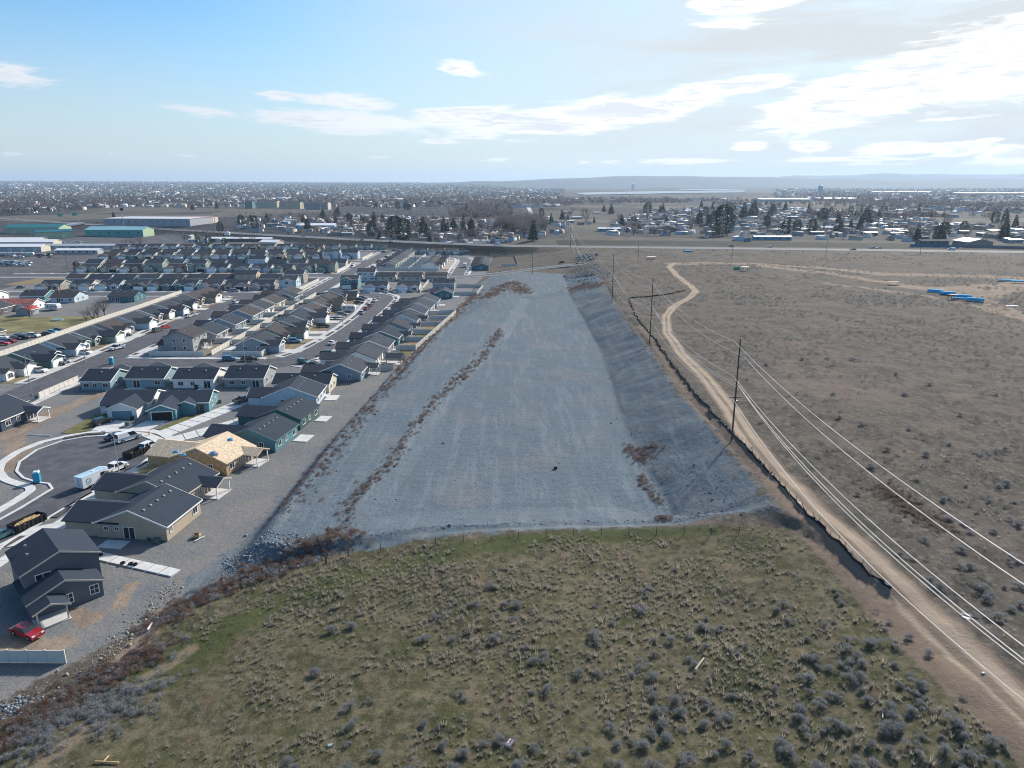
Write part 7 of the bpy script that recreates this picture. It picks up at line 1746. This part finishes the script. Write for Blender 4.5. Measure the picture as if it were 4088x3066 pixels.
BARE = [bare_tree_mesh(s, 9.0, w) for s, w in enumerate((.36, .45, .40, .52, .34))]; CONF = [conifer_mesh(s, 11, w, 900, round_=r) for s, (w, r) in enumerate(((.19, False), (.24, False), (.16, False), (.30, True), (.26, False)))]
NT = [0]
def tree(kind, label, group, x, y, s=1.0, v=None, z=None):
    t, c = (BARE if kind == 'bare' else CONF)[(rng.randrange(5) if v is None else v)]; NT[0] += 1
    r = thing('bare_tree' if kind == 'bare' else 'conifer_tree', label, 'tree', (x, y, H(x, y) if z is None else z), rng.uniform(0, 6.28), group); REL.append((r, 'dark evergreen tree' if kind != 'bare' else ('leafless tree' if 'pollard' not in label else 'pollarded street tree'), 'far')) if 'lawn' not in label else None; put('trunk', t, r, scale=s); put('crown', c, r, scale=(s * rng.uniform(.9, 1.15), s * rng.uniform(.9, 1.15), s)); return r


for (px, py, s, v) in ((2883, 948, 1.9, 3), (2790, 902, 1.25, 1), (2830, 912, .95, 3), (2968, 872, 1.55, 0), (3008, 868, 1.75, 4), (3083, 858, 1.35, 1), (3135, 842, 1.3, 0), (3130, 955, .95, 3), (3180, 936, .85, 3), (3228, 852, 1.1, 0), (3240, 935, .9, 3), (3290, 880, 1.1, 3), (3345, 905, .95, 1), (3455, 905, 1.6, 4), (3660, 968, .95, 0), (3740, 965, .8, 3), (3765, 955, .9, 3), (3845, 930, .7, 3), (3970, 895, 1.0, 3), (4010, 890, 1.2, 1), (4050, 915, 1.0, 0), (4005, 965, 1.2, 1), (2440, 855, 1.2, 0), (2410, 845, .9, 1), (2585, 858, 1.3, 3), (2645, 850, 1.15, 0), (2530, 905, .7, 3), (2130, 965, 1.25, 0), (2800, 828, 1.1, 0), (2920, 832, .8, 3), (2200, 900, .9, 0),
                       (1487, 945, 1.0, 3), (1578, 948, 1.35, 3), (1612, 958, 1.35, 3), (1690, 940, 1.25, 1), (1772, 938, 1.1, 0), (1810, 922, .9, 1), (1880, 948, 1.2, 2), (1493, 895, 1.1, 0), (1396, 900, .95, 3), (1018, 912, .95, 3), (965, 905, .9, 3), (880, 918, .8, 3), (790, 965, .55, 3), (832, 968, .65, 3), (895, 966, .5, 3), (1338, 870, .9, 0), (1345, 865, .9, 1), (456, 880, .8, 0), (1230, 925, 1.0, 1), (1290, 875, 1.0, 4), (1350, 860, 1.0, 0), (1590, 835, 1.0, 3), (1620, 838, 1.0, 3), (1633, 842, .9, 3), (865, 835, .9, 0), (770, 840, .9, 1), (305, 1058, .4, 3)):
    x, y = P(px, py, 3 if px > 1900 else ZS + 4); left = px < 1900
    tree('con', 'dark evergreen tree among houses left of the far straight road' if left else 'dark evergreen tree among the mobile homes beyond the highway', 'evergreens left of the far road' if left else 'evergreens in the mobile home park', x, y, s * 1.45, v)
for k_, (px, py, s, v) in enumerate(((390, 1270, .75, 0), (375, 1285, .7, 1), (418, 1262, .95, 2), (345, 1285, .55, 3), (120, 1268, .8, 4))):
    tree('bare', ('leafless tree on the lawn by the long fence, middle of four', 'leafless tree on the lawn by the long fence, second from left', 'tallest leafless tree on the lawn by the long fence', 'smallest leafless tree on the lawn by the long fence', 'leafless tree before the old red-roofed house on the lawn')[k_], 'leafless trees by the old house', *P(px, py, ZS), s, v, ZS)
for (px, py, s, v) in ((1010, 968, 1.15, 3), (560, 975, 1.0, 1), (530, 985, 1.0, 2), (500, 980, .9, 3), (750, 950, 1.1, 3), (780, 945, 1.1, 1), (820, 945, 1.1, 3), (850, 948, 1.1, 2), (880, 950, 1.0, 3), (735, 955, .9, 0), (960, 958, .9, 1)):
    tree('bare', 'leafless purple grey tree behind the top rows of the estate', 'leafless trees behind the estate', *P(px, py, ZS + 2), s, v)
for i in range(14): x, y = P(1190 + i * 13 + rng.uniform(-4, 4), 962 + i * .6, 2); tree('bare', 'small pollarded street tree below the orange flags', 'pollarded trees along the highway', x, y, .55, 4)
for (px, py, s) in [(2050 + rng.uniform(-70, 130), rng.uniform(905, 955), rng.uniform(1.3, 2.1)) for _ in range(40)]:
    tree('bare', 'tall leafless tree in the purple thicket beside the far straight road', 'leafless thicket by the far road', *P(px, py, 2.5), s)


def far_quarter(polypx, zz, n_home, n_bare, n_con, label_h, label_b, label_c, g, seed, cols, l=(9, 15), d=(5, 8), name='mobile_home', cat='mobile home'):
    rr = random.Random(seed); poly = [P(a, b, zz) for a, b in polypx]; pa = np.array(poly); pts = []
    def free(r_):
        for _ in range(60):
            # even over the picture's depth: nearer ground is seen larger
            y = math.exp(rr.uniform(math.log(pa[:, 1].min()), math.log(pa[:, 1].max()))); x = rr.uniform(pa[:, 0].min(), pa[:, 0].max())
            if poly_sd(poly, np.array([x]), np.array([y]))[0] < -4 and all((x - a) ** 2 + (y - b) ** 2 > (r_ + c) ** 2 for a, b, c in pts): return x, y
        return None
    for i in range(n_home):
        q = free(5.6)
        if not q: continue
        x, y = q; pts.append((x, y, 5.6)); L, W_ = rr.uniform(*l), rr.uniform(*d); hh = rr.uniform(2.5, 3.0); c = rr.choice(cols); rf = rr.choice(('pale', 'pale', 'grey', 'brown', 'dark', 'white'))
        r = thing(name, f'{c} {label_h} with {rf} roof', cat, (x, y, H(x, y)), rr.choice((0, 0, math.pi / 2)) + rr.uniform(-.25, .25), f'{g}, {c}, {rf} roofs'); REL.append((r, f"{c} {'house' if cat == 'house' else 'mobile home'} with {rf} roof", 'far'))
        def bm():
            b = MB(); b.prism([(-.5, -.05), (.5, -.05), (.5, 1), (0, 1.26), (-.5, 1)][::-1], -.5, .5, 'x'); return b.mesh('wall', wallm(c))
        put('wall', cached(('mh', c), bm), r, scale=(L, W_, hh))
        def rm():
            b = MB(); b.prism([(-.55, .98), (0, 1.27), (.55, .98), (.55, 1.04), (0, 1.33), (-.55, 1.04)][::-1], -.52, .52, 'x'); return b.mesh('roof', {'pale': mat('pale_metal_roof', (.50, .51, .52), .5), 'white': mat('white_metal_roof', (.74, .74, .74), .5), 'grey': mat('grey_shingle_far', (.17, .175, .18), .9), 'brown': mat('brown_shingle_far', (.13, .105, .095), .9), 'dark': ROOFS[0]}[rf])
        put('roof', cached(('mhr', rf), rm), r, scale=(L, W_, hh))
        wm = cached(('mhw',), lambda: (lambda b: (b.box(-.6, .6, -.03, .05, 1.0, 2.0), b.mesh('window', GLASS))[1])(MB()))
        for fx in (-.3, .05, .32): put('window', wm, r, (fx * L, -W_ / 2 - .03, 0))
    for i in range(n_bare):
        q = free(2.0)
        if q: pts.append((*q, 2.0)); tree('bare', label_b, g + ' leafless trees', *q, rr.uniform(.8, 1.5))
    for i in range(n_con):
        q = free(2.5)
        if q: pts.append((*q, 2.5)); tree('con', label_c, g + ' evergreens', *q, rr.uniform(.75, 1.5))


far_quarter([(2420, 940), (2800, 955), (3300, 960), (4088, 975), (4300, 975), (4300, 930), (3800, 900), (3500, 845), (3000, 822), (2600, 838), (2450, 880)], 5, 165, 85, 34, 'mobile home in the crowded park beyond the highway', 'leafless tree among the mobile homes beyond the highway', 'dark evergreen tree scattered through the mobile home park', 'mobile home park', 21, ['white', 'white', 'cream', 'pale blue', 'grey', 'teal', 'taupe', 'slate grey'])
far_quarter([(3500, 850), (4088, 850), (4300, 850), (4300, 825), (3600, 815), (3450, 830)], 5, 22, 26, 12, 'low house in the strip beyond the right-hand field', 'leafless tree in the strip beyond the right-hand field', 'evergreen tree in the strip beyond the right-hand field', 'strip beyond the right field', 22, ['white', 'cream', 'grey', 'white'])
far_quarter([(1280, 935), (1600, 965), (2020, 985), (2060, 930), (1960, 895), (1700, 880), (1450, 872), (1250, 885)], 2.5, 92, 80, 22, 'house in the wooded quarter left of the far road', 'leafless tree in the wooded quarter left of the far road', 'evergreen tree in the wooded quarter left of the far road', 'wooded quarter', 23, ['white', 'cream', 'pale blue', 'grey', 'taupe', 'blue grey'], name='house', cat='house')
far_quarter([(960, 915), (1250, 925), (1280, 890), (1230, 870), (1000, 880)], 2.5, 16, 12, 3, 'house by the green above the highway', 'leafless tree by the green above the highway', 'evergreen tree by the green above the highway', 'quarter by the green', 24, ['white', 'pale blue', 'white', 'grey'], name='house', cat='house')
far_quarter([(2060, 900), (2420, 905), (2400, 850), (2250, 845), (2060, 870)], 2.5, 16, 14, 4, 'small house beside the far straight road', 'leafless tree beside the far straight road', 'evergreen tree beside the far straight road', 'quarter right of the far road', 25, ['white', 'grey', 'blue grey', 'cream'], name='house', cat='house')
far_quarter([(600, 965), (1000, 962), (1000, 940), (760, 935), (620, 950)], 0, 9, 0, 0, 'mobile home behind the top estate row', '', '', 'mobile homes behind the estate', 26, ['white', 'cream', 'pale blue'])


def shed(name, label, px, py, L, W_, h, head, wall, roof, z=ZS, cat='building', doors=0, pitch=.25, endc=None, win=0):
    x, y = P(px, py, z); zz = min(H(x, y), 1e9); r = thing(name, label, cat, (x, y, zz), R(head)); b = MB(); b.prism([(-W_ / 2, -1), (W_ / 2, -1), (W_ / 2, h), (0, h + pitch * W_ / 2 - .05), (-W_ / 2, h)][::-1], -L / 2, L / 2, 'x'); put('wall', b.mesh('wall', wall), r)
    b = MB(); e = W_ / 2 + .6; b.prism([(-e, h - pitch * .6), (0, h + pitch * W_ / 2), (e, h - pitch * .6), (e, h - pitch * .6 + .2), (0, h + pitch * W_ / 2 + .2), (-e, h - pitch * .6 + .2)][::-1], -L / 2 - .5, L / 2 + .5, 'x'); put('roof', b.mesh('roof', roof), r)
    if endc:
        b = MB(); b.prism([(-W_ / 2 + .02, 0), (W_ / 2 - .02, 0), (W_ / 2 - .02, h - .02), (0, h + pitch * W_ / 2 - .1), (-W_ / 2 + .02, h - .02)][::-1], L / 2 + .003, L / 2 + .06, 'x'); put('end_wall', b.mesh('end_wall', endc), r)
    for k in range(doors):
        b = MB(); b.box(-1.7, 1.7, -.06, .04, 0, min(3.4, h * .8)); put('roller_door', cached(('rd', min(3.4, h * .8), roof.name), lambda: b.mesh('roller_door', mat('roller_door', (.55, .55, .53), .5))), r, (-L / 2 + L * (k + .5) / doors, -W_ / 2 - .03, 0))
    for k in range(win): put('window', cached('swin', lambda: (lambda q: (q.box(-.8, .8, -.05, .04, -.6, .6), q.mesh('window', GLASS))[1])(MB())), r, (-L / 2 + L * (k + .5) / win, -W_ / 2 - .03, h * .6))
    return r


GRN = mat('green_metal_roof', (.02, .15, .15), .45); GRN2 = mat('pale_teal_roof', (.22, .42, .45), .4); GW = siding('pale_green_wall', (.36, .46, .30)); GW2 = siding('green_wall', (.03, .24, .21)); TW = siding('teal_wall', (.06, .32, .31)); MW = siding('pale_metal_wall', (.40, .42, .43)); MR = mat('white_metal_roof', (.74, .74, .74), .5); BW = mat('warehouse_wall', (.34, .35, .38), .7, .06, .3)
shed('workshop', 'green-roofed workshop with pale gable, behind the small green barn at the left', 155, 928, 62, 26, 7, 2, GW, GRN, 0, doors=3); shed('barn', 'small bright green barn with pale green side and blue-green roof', 215, 944, 34, 16, 7, 38, GW, mat('blue_green_roof', (.015, .12, .17), .45), 0, endc=None, doors=2)
shed('workshop', 'pale-teal-roofed workshop with teal front, right of the green barn', 480, 934, 66, 24, 7.5, -2, TW, GRN2, 0, doors=0, endc=GW, win=6)
shed('warehouse', 'wide flat grey warehouse store with red and white entrance beside the highway', 640, 898, 120, 60, 9, -6, BW, mat('pale_flat_roof', (.48, .50, .53), .7), 1, pitch=.02, win=12); shed('warehouse', 'red and white banded entrance block of the grey store', 800, 892, 40, 26, 8, -6, mat('entrance_cream', (.60, .52, .44), .7), mat('red_band', (.42, .10, .08), .6), 1, pitch=.02)
for i, (px, py, L) in enumerate(((-10, 1004, 60), (-40, 986, 90), (-30, 978, 70))): shed('storage_shed', ('long white storage shed at the left edge, nearest of three', 'long white storage shed at the left edge, middle of three', 'long white storage shed at the left edge, farthest of three')[i], px, py, L * 1.4, 14, 4.5, 2, MW, MR, ZS, doors=8, endc=wallm('cream'))
shed('storage_shed', 'very long low grey storage shed spanning behind the parking lot', 260, 992, 130, 10, 3, 0, MW, mat('grey_metal_roof', (.42, .44, .47), .5), ZS, doors=14, endc=wallm('cream')); shed('storage_shed', 'white flat-roofed office block by the street corner at the left', 318, 1012, 36, 9, 3.2, 0, MW, MR, ZS, win=6)
shed('apartment_block', 'yellow-green apartment block, left one of the row in the far field', 1075, 828, 46, 22, 13, -4, siding('apartment_olive', (.46, .43, .30)), ROOFS[1], 2, win=10); shed('apartment_block', 'yellow-grey apartment block, middle one of the row in the far field', 1165, 834, 46, 22, 13, -4, siding('apartment_olive', (.46, .43, .30)), ROOFS[1], 2, win=10); shed('apartment_block', 'grey apartment block with lit cream end, right one of the far row', 1272, 836, 48, 22, 13, -4, siding('apartment_grey', (.27, .27, .26)), ROOFS[1], 2, win=10, endc=wallm('cream')); shed('apartment_block', 'green end block standing left of the apartment row', 1000, 832, 16, 20, 14, 0, siding('apartment_green', (.10, .19, .18)), ROOFS[0], 2)
shed('warehouse', 'big white-roofed warehouse behind the evergreens of the park', 3120, 803, 150, 60, 8, -2, MW, MR, 4, pitch=.1); shed('warehouse', 'long white warehouse in the sunlit strip at the right horizon, left one', 3590, 770, 330, 90, 9, 0, wallm('cream'), MR, 4, pitch=.05); shed('warehouse', 'long white warehouse in the sunlit strip at the right horizon, right one', 3960, 777, 380, 90, 10, 0, wallm('cream'), MR, 4, pitch=.05); shed('warehouse', 'white shed with wide roof beyond the right trees', 3330, 800, 120, 50, 8, 0, MW, MR, 4, pitch=.1)
shed('warehouse', 'long white building in front of the lagoon', 2330, 798, 60, 14, 5, 2, MW, MR, 3); shed('mobile_home', 'bright blue mobile home with white roof beside the big round evergreen', 3080, 958, 34, 7, 3.0, -2, siding('sky_blue_wall', (.09, .28, .42)), MR, 5, cat='mobile home', win=5); shed('shed', 'pale blue shed with gabled roof left of the bright blue home', 2948, 960, 9, 7, 3.2, 90, wallm('pale blue'), MR, 5); shed('shed', 'small bright blue shed beside the pale blue shed', 2984, 963, 5, 5, 2.4, 90, siding('sky_blue_wall', (.09, .28, .42)), ROOFS[1], 5)
shed('house', 'tan hall with broad low gable near the right edge beyond the highway', 3880, 982, 22, 20, 4.2, 90, siding('tan_wall', (.27, .23, .20)), MR, 5, cat='house'); shed('house', 'dark teal house behind the blue fence right of the highway poles', 3720, 975, 24, 9, 3, 0, wallm('deep teal'), ROOFS[1], 5, cat='house', win=4); shed('church', 'grey church hall with white cross on its front gable beyond the highway', 2660, 922, 26, 20, 4, 82, wallm('slate grey'), ROOFS[1], 5, cat='church'); shed('house', 'light blue mobile home with cyan front at the park entrance', 2430, 922, 24, 8, 3, 0, siding('cyan_wall', (.15, .33, .40)), MR, 5, cat='mobile home', win=4)
shed('motel', 'long low white motel row with dark carports beyond the top estate rows', 985, 950, 78, 9, 3.2, -4, wallm('slate grey'), MR, 1, win=14); shed('house', 'orange cream house with white roof at the end of the motel row', 1085, 968, 18, 14, 3.4, -12, wallm('cream'), MR, 0, cat='house'); shed('warehouse', 'light blue hall with white roof beside the green above the highway', 1265, 915, 46, 16, 5, 2, siding('ice_blue_wall', (.30, .46, .54)), MR, 2, win=0)
fence('bright blue board fence at the far roadside right of the pole', [(P(3632, 986, 5)), P(3830, 990, 5)], 2.2, mat('blue_board', (.03, .16, .27), .7), 5.0, 3.5, None); fence('grey board fence at the far roadside near the right edge', [P(3840, 989, 5), P(4088, 996, 5)], 2.4, mat('grey_board', (.16, .18, .21), .8), 5.0, 3.5, None)
b = MB(); b.box(-.08, .08, -.02, .02, 0, 1.6); b.box(-.5, .5, -.02, .02, .95, 1.1); wx, wy = P(2660, 930, 5); simple('cross', 'white cross on the grey church hall gable', 'cross', b.mesh('cross', WHITE), (wx, wy - 3.5, H(wx, wy) + 2.4))
# parked lots and trailers at the far left
for i in range(64):
    px, py = rng.uniform(0, 330), rng.uniform(958, 985) if i < 40 else rng.uniform(1018, 1030); c = rng.choice(('white', 'white', 'silver', 'red', 'black', 'navy', 'tan'))
    q = car(rng.choice(('sedan', 'suv', 'van', 'pickup')), c, 'in the crowded lots behind the storage sheds' if i < 40 else 'in the lot beside the storage sheds', *P(px if i < 40 else rng.uniform(0, 240), py, ZS if i > 39 else 0), rng.uniform(0, 360), z=None if i > 39 else H(*P(px, py, 0)) + .05, detail=False, group=('lot behind the sheds' if i < 40 else 'lot beside the sheds') + ' ' + c); REL.append((q, f"{c} {q['category']}", 'far'))
for i in range(16): car(rng.choice(('sedan', 'suv', 'van')), rng.choice(('white', 'white', 'silver', 'navy')), f'in the dense row below the sheds, {ordn(i)}', *P(2 + i * 7.4, 1052 + (i % 3) * 5, ZS), rng.uniform(-15, 15), detail=False, group='dense row of cars at the left edge')
for i in range(5): rv(f'white camper in the front of the storage sheds, {ORD[i]} in line', *P(20 + i * 24, 1022, ZS), 10, 8)
for i in range(5):
    x, y = P(262 + i * 13, 910 - i * 1.2, 0); r = thing('box_trailer', f'white box trailer with red skirt by the highway, {ORD[i]} in the parked row', 'trailer', (x, y, H(x, y)), R(52), 'parked row of box trailers'); b = MB(); b.box(-7, 7, -1.3, 1.3, 1.1, 4.0); put('box', b.mesh('box', MR), r); b = MB(); b.box(-7.02, 7.02, -1.32, 1.32, .9, 2.0); put('skirt', b.mesh('skirt', mat('trailer_red', (.25, .02, .06), .5)), r)
    for sx in (-5.5, -4.3, 4.5): put('wheel', wheel_mesh(.5), r, (sx, 0, .5), scale=(1, 9, 1))
for px, py, l in ((243, 875, 'left'), (300, 871, 'right')):
    x, y = P(px, py, 2); r = thing('road_sign', f'green highway sign on posts, {l} one of the pair', 'road sign', (x, y, H(x, y)), 0, 'green highway signs'); b = MB(); b.box(-4, 4, -.1, .1, 4, 8.5); put('panel', b.mesh('panel', mat('sign_green', (.01, .38, .26), .5)), r); b = MB(); b.box(-.15, .15, -.1, .1, 0, 4); me = b.mesh('post', STEEL)
    for s in (-2, 2): put('post', me, r, (s, 0, 0))
for px, l in ((1209, 'left'), (1257, 'right')):
    x, y = P(px, 944, 3); r = thing('flag', f'orange feather flag by the highway, {l} one of the pair', 'flag', (x, y, H(x, y)), 0, 'orange feather flags'); b = MB(); b.cyl((0, 0, 0), (0, 0, 9), .1, n=6); put('pole', b.mesh('pole', STEEL), r); b = MB(); b.box(.1, 1.7, -.03, .03, 3.2, 8.8); put('cloth', b.mesh('cloth', mat('flag_orange', (.80, .30, .01), .7)), r)
# tall light masts and a sign tower along the highway
for i, (px, py, h) in enumerate(((860, 915, 24), (998, 915, 22), (1150, 878, 22), (1210, 865, 22), (1040, 940, 18), (495, 905, 20), (1280, 842, 26))):
    x, y = P(px, py, 2); r = thing('light_mast', ('tall light mast in front of the store at the highway', 'tall light mast right of the store car park', 'tall mast in the field before the apartments, left', 'tall mast in the field before the apartments, right', 'slim mast by the motel row', 'sign mast behind the pale-teal-roofed workshop', 'tall mast beside the right apartment block')[i], 'mast', (x, y, H(x, y))); b = MB(); b.cyl((0, 0, -1), (0, 0, h), .45, .25, 8); put('shaft', b.mesh('shaft', STEEL), r); b = MB(); b.box(-2.2, 2.2, -.3, .3, h - .3, h + (3 if i == 5 else .3)); put('head', b.mesh('head', STEEL if i != 5 else BLACKP), r)


def tower(label, px, pyb, pyt, rad, m, cap=None, dist=None, cat='water tower'):
    x, y = P(px, max(pyb, 742), 3); z = H(x, y); zt = CAMH - (pyt - 733) / FPX * math.hypot(x, y) * 1.0; h = max(zt - z, 12); r = thing('water_tower', label, cat, (x, y, z)); b = MB(); b.cyl((0, 0, -2), (0, 0, h * .8), rad, rad, 16); b.cyl((0, 0, h * .8), (0, 0, h * .92), rad * 1.08, rad * .9, 16); put('tank', b.mesh('tank', m, False), r); b = MB(); b.cyl((0, 0, h * .92), (0, 0, h), rad * .9, rad * .35, 16); put('cap', b.mesh('cap', cap or m), r)


tower('teal water tower with pale band above the trees at the right', 3274, 772, 738, 12, mat('tower_teal', (.10, .30, .36), .5), mat('tower_cap', (.25, .30, .32), .5)); tower('white standpipe tower on the horizon right of the middle', 2527, 757, 732, 15, mat('tower_white', (.62, .63, .64), .5)); tower('tall pale tower on the left horizon', 60, 731, 707, 9, mat('tower_pale', (.58, .55, .52), .6), cat='tower'); tower('pale green round water tank below the tall left tower', 100, 750, 735, 22, mat('tank_pale_green', (.33, .42, .38), .6)); tower('thin white spire on the left middle horizon', 1022, 733, 723, 6, mat('tower_white', (.62, .63, .64)), cat='tower')


# ------------------------------------------------------------------ the town to the horizon
def town_extra():
    """low bushes and small trees filling the gardens just beyond the highway"""
    X, Y = [], []
    for pp, zz, n in (([(2420, 935), (2800, 950), (3300, 955), (4088, 968), (4300, 968), (4300, 925), (3800, 895), (3500, 842), (3000, 820), (2600, 836), (2450, 880)], 5, 900), ([(1280, 930), (1600, 958), (2020, 978), (2060, 930), (1960, 890), (1700, 872), (1450, 864), (1250, 880)], 2.5, 1000), ([(3500, 848), (4088, 848), (4300, 848), (4300, 800), (3500, 805)], 5, 600), ([(900, 880), (1300, 885), (2100, 880), (2420, 860), (2300, 830), (1500, 845), (900, 850)], 2.5, 420)):
        x, y = in_poly([P(a, b, zz) for a, b in pp], n); X.append(x); Y.append(y)
    x, y = np.concatenate(X), np.concatenate(Y); n = len(x); z = height(x, y); s = nr.uniform(1.2, 3.4, n); con = nr.random(n) < .16; k = 36
    dv = nr.normal(size=(n, k, 3)); dv /= np.linalg.norm(dv, axis=2, keepdims=True); c = np.stack([x, y, z + s * .9], -1)[:, None] + dv * s[:, None, None] * np.where(con, .4, .62)[:, None, None] * (1, 1, 1.1)
    d = (nr.normal(size=dv.shape) * .45 + np.array((0, 0, .5))) * s[:, None, None] * .5; V = tri_soup(c.reshape(-1, 3), d.reshape(-1, 3), np.repeat(s * .075, k)); mi = np.repeat(con.astype(int), k)
    tag(put('garden_brush', np_mesh('garden_brush', V, np.arange(len(V)).reshape(-1, 3), [TWIG, CONI], mi)), 'mass of bare bushes and small trees in the gardens beyond the highway', 'bushes', kind='stuff')


def buildings(name, label, cat, x, y, L, W_, h, a):
    g = nr; n = len(x); z = height(x, y)
    base = np.array([(-.5, -.5, -.3), (.5, -.5, -.3), (.5, .5, -.3), (-.5, .5, -.3), (-.5, -.5, 1), (.5, -.5, 1), (.5, .5, 1), (-.5, .5, 1), (-.5, 0, 1.5), (.5, 0, 1.5)]); F = np.array([(0, 1, 5), (0, 5, 4), (2, 3, 7), (2, 7, 6), (1, 2, 6), (1, 6, 9), (1, 9, 5), (3, 0, 4), (3, 4, 8), (3, 8, 7), (4, 5, 9), (4, 9, 8), (6, 7, 8), (6, 8, 9)])
    V = base[None] * np.stack([L, W_, h], -1)[:, None]; ca, sa = np.cos(a)[:, None], np.sin(a)[:, None]; V = np.stack([V[..., 0] * ca - V[..., 1] * sa + x[:, None], V[..., 0] * sa + V[..., 1] * ca + y[:, None], V[..., 2] + z[:, None]], -1)
    wallc = g.choice([0, 0, 1, 2, 3, 6], n); roofc = g.choice([0, 4, 4, 5, 5, 2, 3], n); mi = np.where(np.arange(14)[None] >= 10, roofc[:, None], wallc[:, None]).ravel()
    mats = [mat('town_white', (.68, .67, .65), .7), mat('town_cream', (.50, .43, .34), .8), mat('town_grey', (.28, .28, .29), .8), mat('town_tan', (.36, .28, .22), .8), mat('town_dark_roof', (.07, .072, .08), .9), mat('town_brown_roof', (.13, .095, .08), .9), mat('town_pale_blue', (.34, .40, .44), .8)]
    tag(put(name, np_mesh(name, V.reshape(-1, 3), (F[None] + (np.arange(n) * 10)[:, None, None]).reshape(-1, 3), mats, mi)), label, cat, kind='stuff')


def town():
    g = nr; n = 11500; y = np.exp(g.uniform(math.log(1150), math.log(15000), n)); x = g.uniform(-.86, .86, n) * y
    fld = vnoise(x, y, 420, 41) * .6 + vnoise(x, y, 150, 42) * .4; bias = np.where(x < -.05 * y, .12, -.02) + np.where((y > 2400) & (y < 7000), .08, 0)
    px = CX + x / y * FPX * .97; k = (fld + bias > .46) & ~((y < 1700) & (x > -900) & (x < -80)) & ~((y < 2300) & (x > 0) & (x < 900) & (vnoise(x, y, 300, 44) > .35)) & ~((px > 2240) & (px < 3030) & (y > 2500) & (y < 9800)) & ~((px > 2040) & (y > 7600))
    x, y = x[k], y[k]; n = len(x); L = g.uniform(9, 19, n) * np.where(g.random(n) < .12, g.uniform(2.5, 5, n), 1); W_ = np.minimum(L * g.uniform(.5, .9, n), 28); h = g.uniform(3, 5.5, n) * np.where(y > 4000, 1.25, 1)
    buildings('distant_town', 'hundreds of small pale buildings of the town spreading to the horizon', 'town', x, y, L, W_, h, g.choice([0, 0, 1.57], n) + g.normal(size=n) * .2)
    X, Y = [], []
    for (pp, zz), n in zip(QUARTERS, (620, 330, 240, 40, 30)):
        x, y = in_poly([P(a, b, zz) for a, b in pp], n); X.append(x); Y.append(y)
    x, y = np.concatenate(X), np.concatenate(Y); k = line_d(HWY, x, y) > 40; x, y = x[k], y[k]; n = len(x)
    buildings('crowded_homes', 'mass of small homes and sheds packed between the trees beyond the highway', 'homes', x, y, g.uniform(4, 15, n), g.uniform(3.5, 6, n), g.uniform(2.2, 3.2, n), g.choice([0, 0, 1.57], n) + g.normal(size=n) * .2)
    town_extra()
    # the trees between them
    n = 36000; y = np.exp(g.uniform(math.log(1100), math.log(16000), n)); x = g.uniform(-.86, .86, n) * y
    k = (vnoise(x, y, 260, 51) * .5 + vnoise(x, y, 70, 52) * .5 + np.where(x < 0, .05, 0) > .43) & ~((y < 1650) & (x > -850) & (x < -100)) & ~((y < 2200) & (x > 0) & (x < 900) & (vnoise(x, y, 300, 44) > .45)); px = CX + x / y * FPX * .97; k &= ~((px > 2240) & (px < 3030) & (y > 2450) & (y < 9800)) & ~((px > 2040) & (y > 7600)); x, y = x[k], y[k]; n = len(x); z = height(x, y); s = g.uniform(3.2, 7.5, n) * np.where(y > 5000, 1.2, 1); con = g.random(n) < .13
    dv = g.normal(size=(n, 18, 3)); dv /= np.linalg.norm(dv, axis=2, keepdims=True); c = np.stack([x, y, z + s * .9], -1)[:, None] + dv * s[:, None, None] * np.where(con, .35, .55)[:, None, None] * (1, 1, 1.15)
    d = (g.normal(size=dv.shape) * .5 + np.array((0, 0, .6))) * s[:, None, None] * .8; V = tri_soup(c.reshape(-1, 3), d.reshape(-1, 3), np.repeat(s * .17, 18)); mi = np.repeat(con.astype(int), 18)
    tag(put('distant_trees', np_mesh('distant_trees', V, np.arange(len(V)).reshape(-1, 3), [TWIG, CONI], mi)), 'purple brown winter trees filling the plain as far as the horizon', 'trees', kind='stuff')


town()


# ================================================================== AIR
def haze():
    b = MB(); b.box(-21500, 24000, -900, 21000, -8, 300); m = bpy.data.materials.new('haze'); m.use_nodes = True; t = m.node_tree; t.nodes.clear()
    v = N(t, 'ShaderNodeVolumePrincipled'); v.inputs['Color'].default_value = (.56, .76, 1.0, 1); v.inputs['Density'].default_value = HAZE; v.inputs['Anisotropy'].default_value = .25
    o = N(t, 'ShaderNodeOutputMaterial'); t.links.new(v.outputs[0], o.inputs['Volume']); m.cycles.homogeneous_volume = True
    tag(put('haze', b.mesh('haze', m)), 'thin blue winter haze over the plain', 'haze', kind='stuff')


HAZE = 6.5e-5
haze()
relabel()
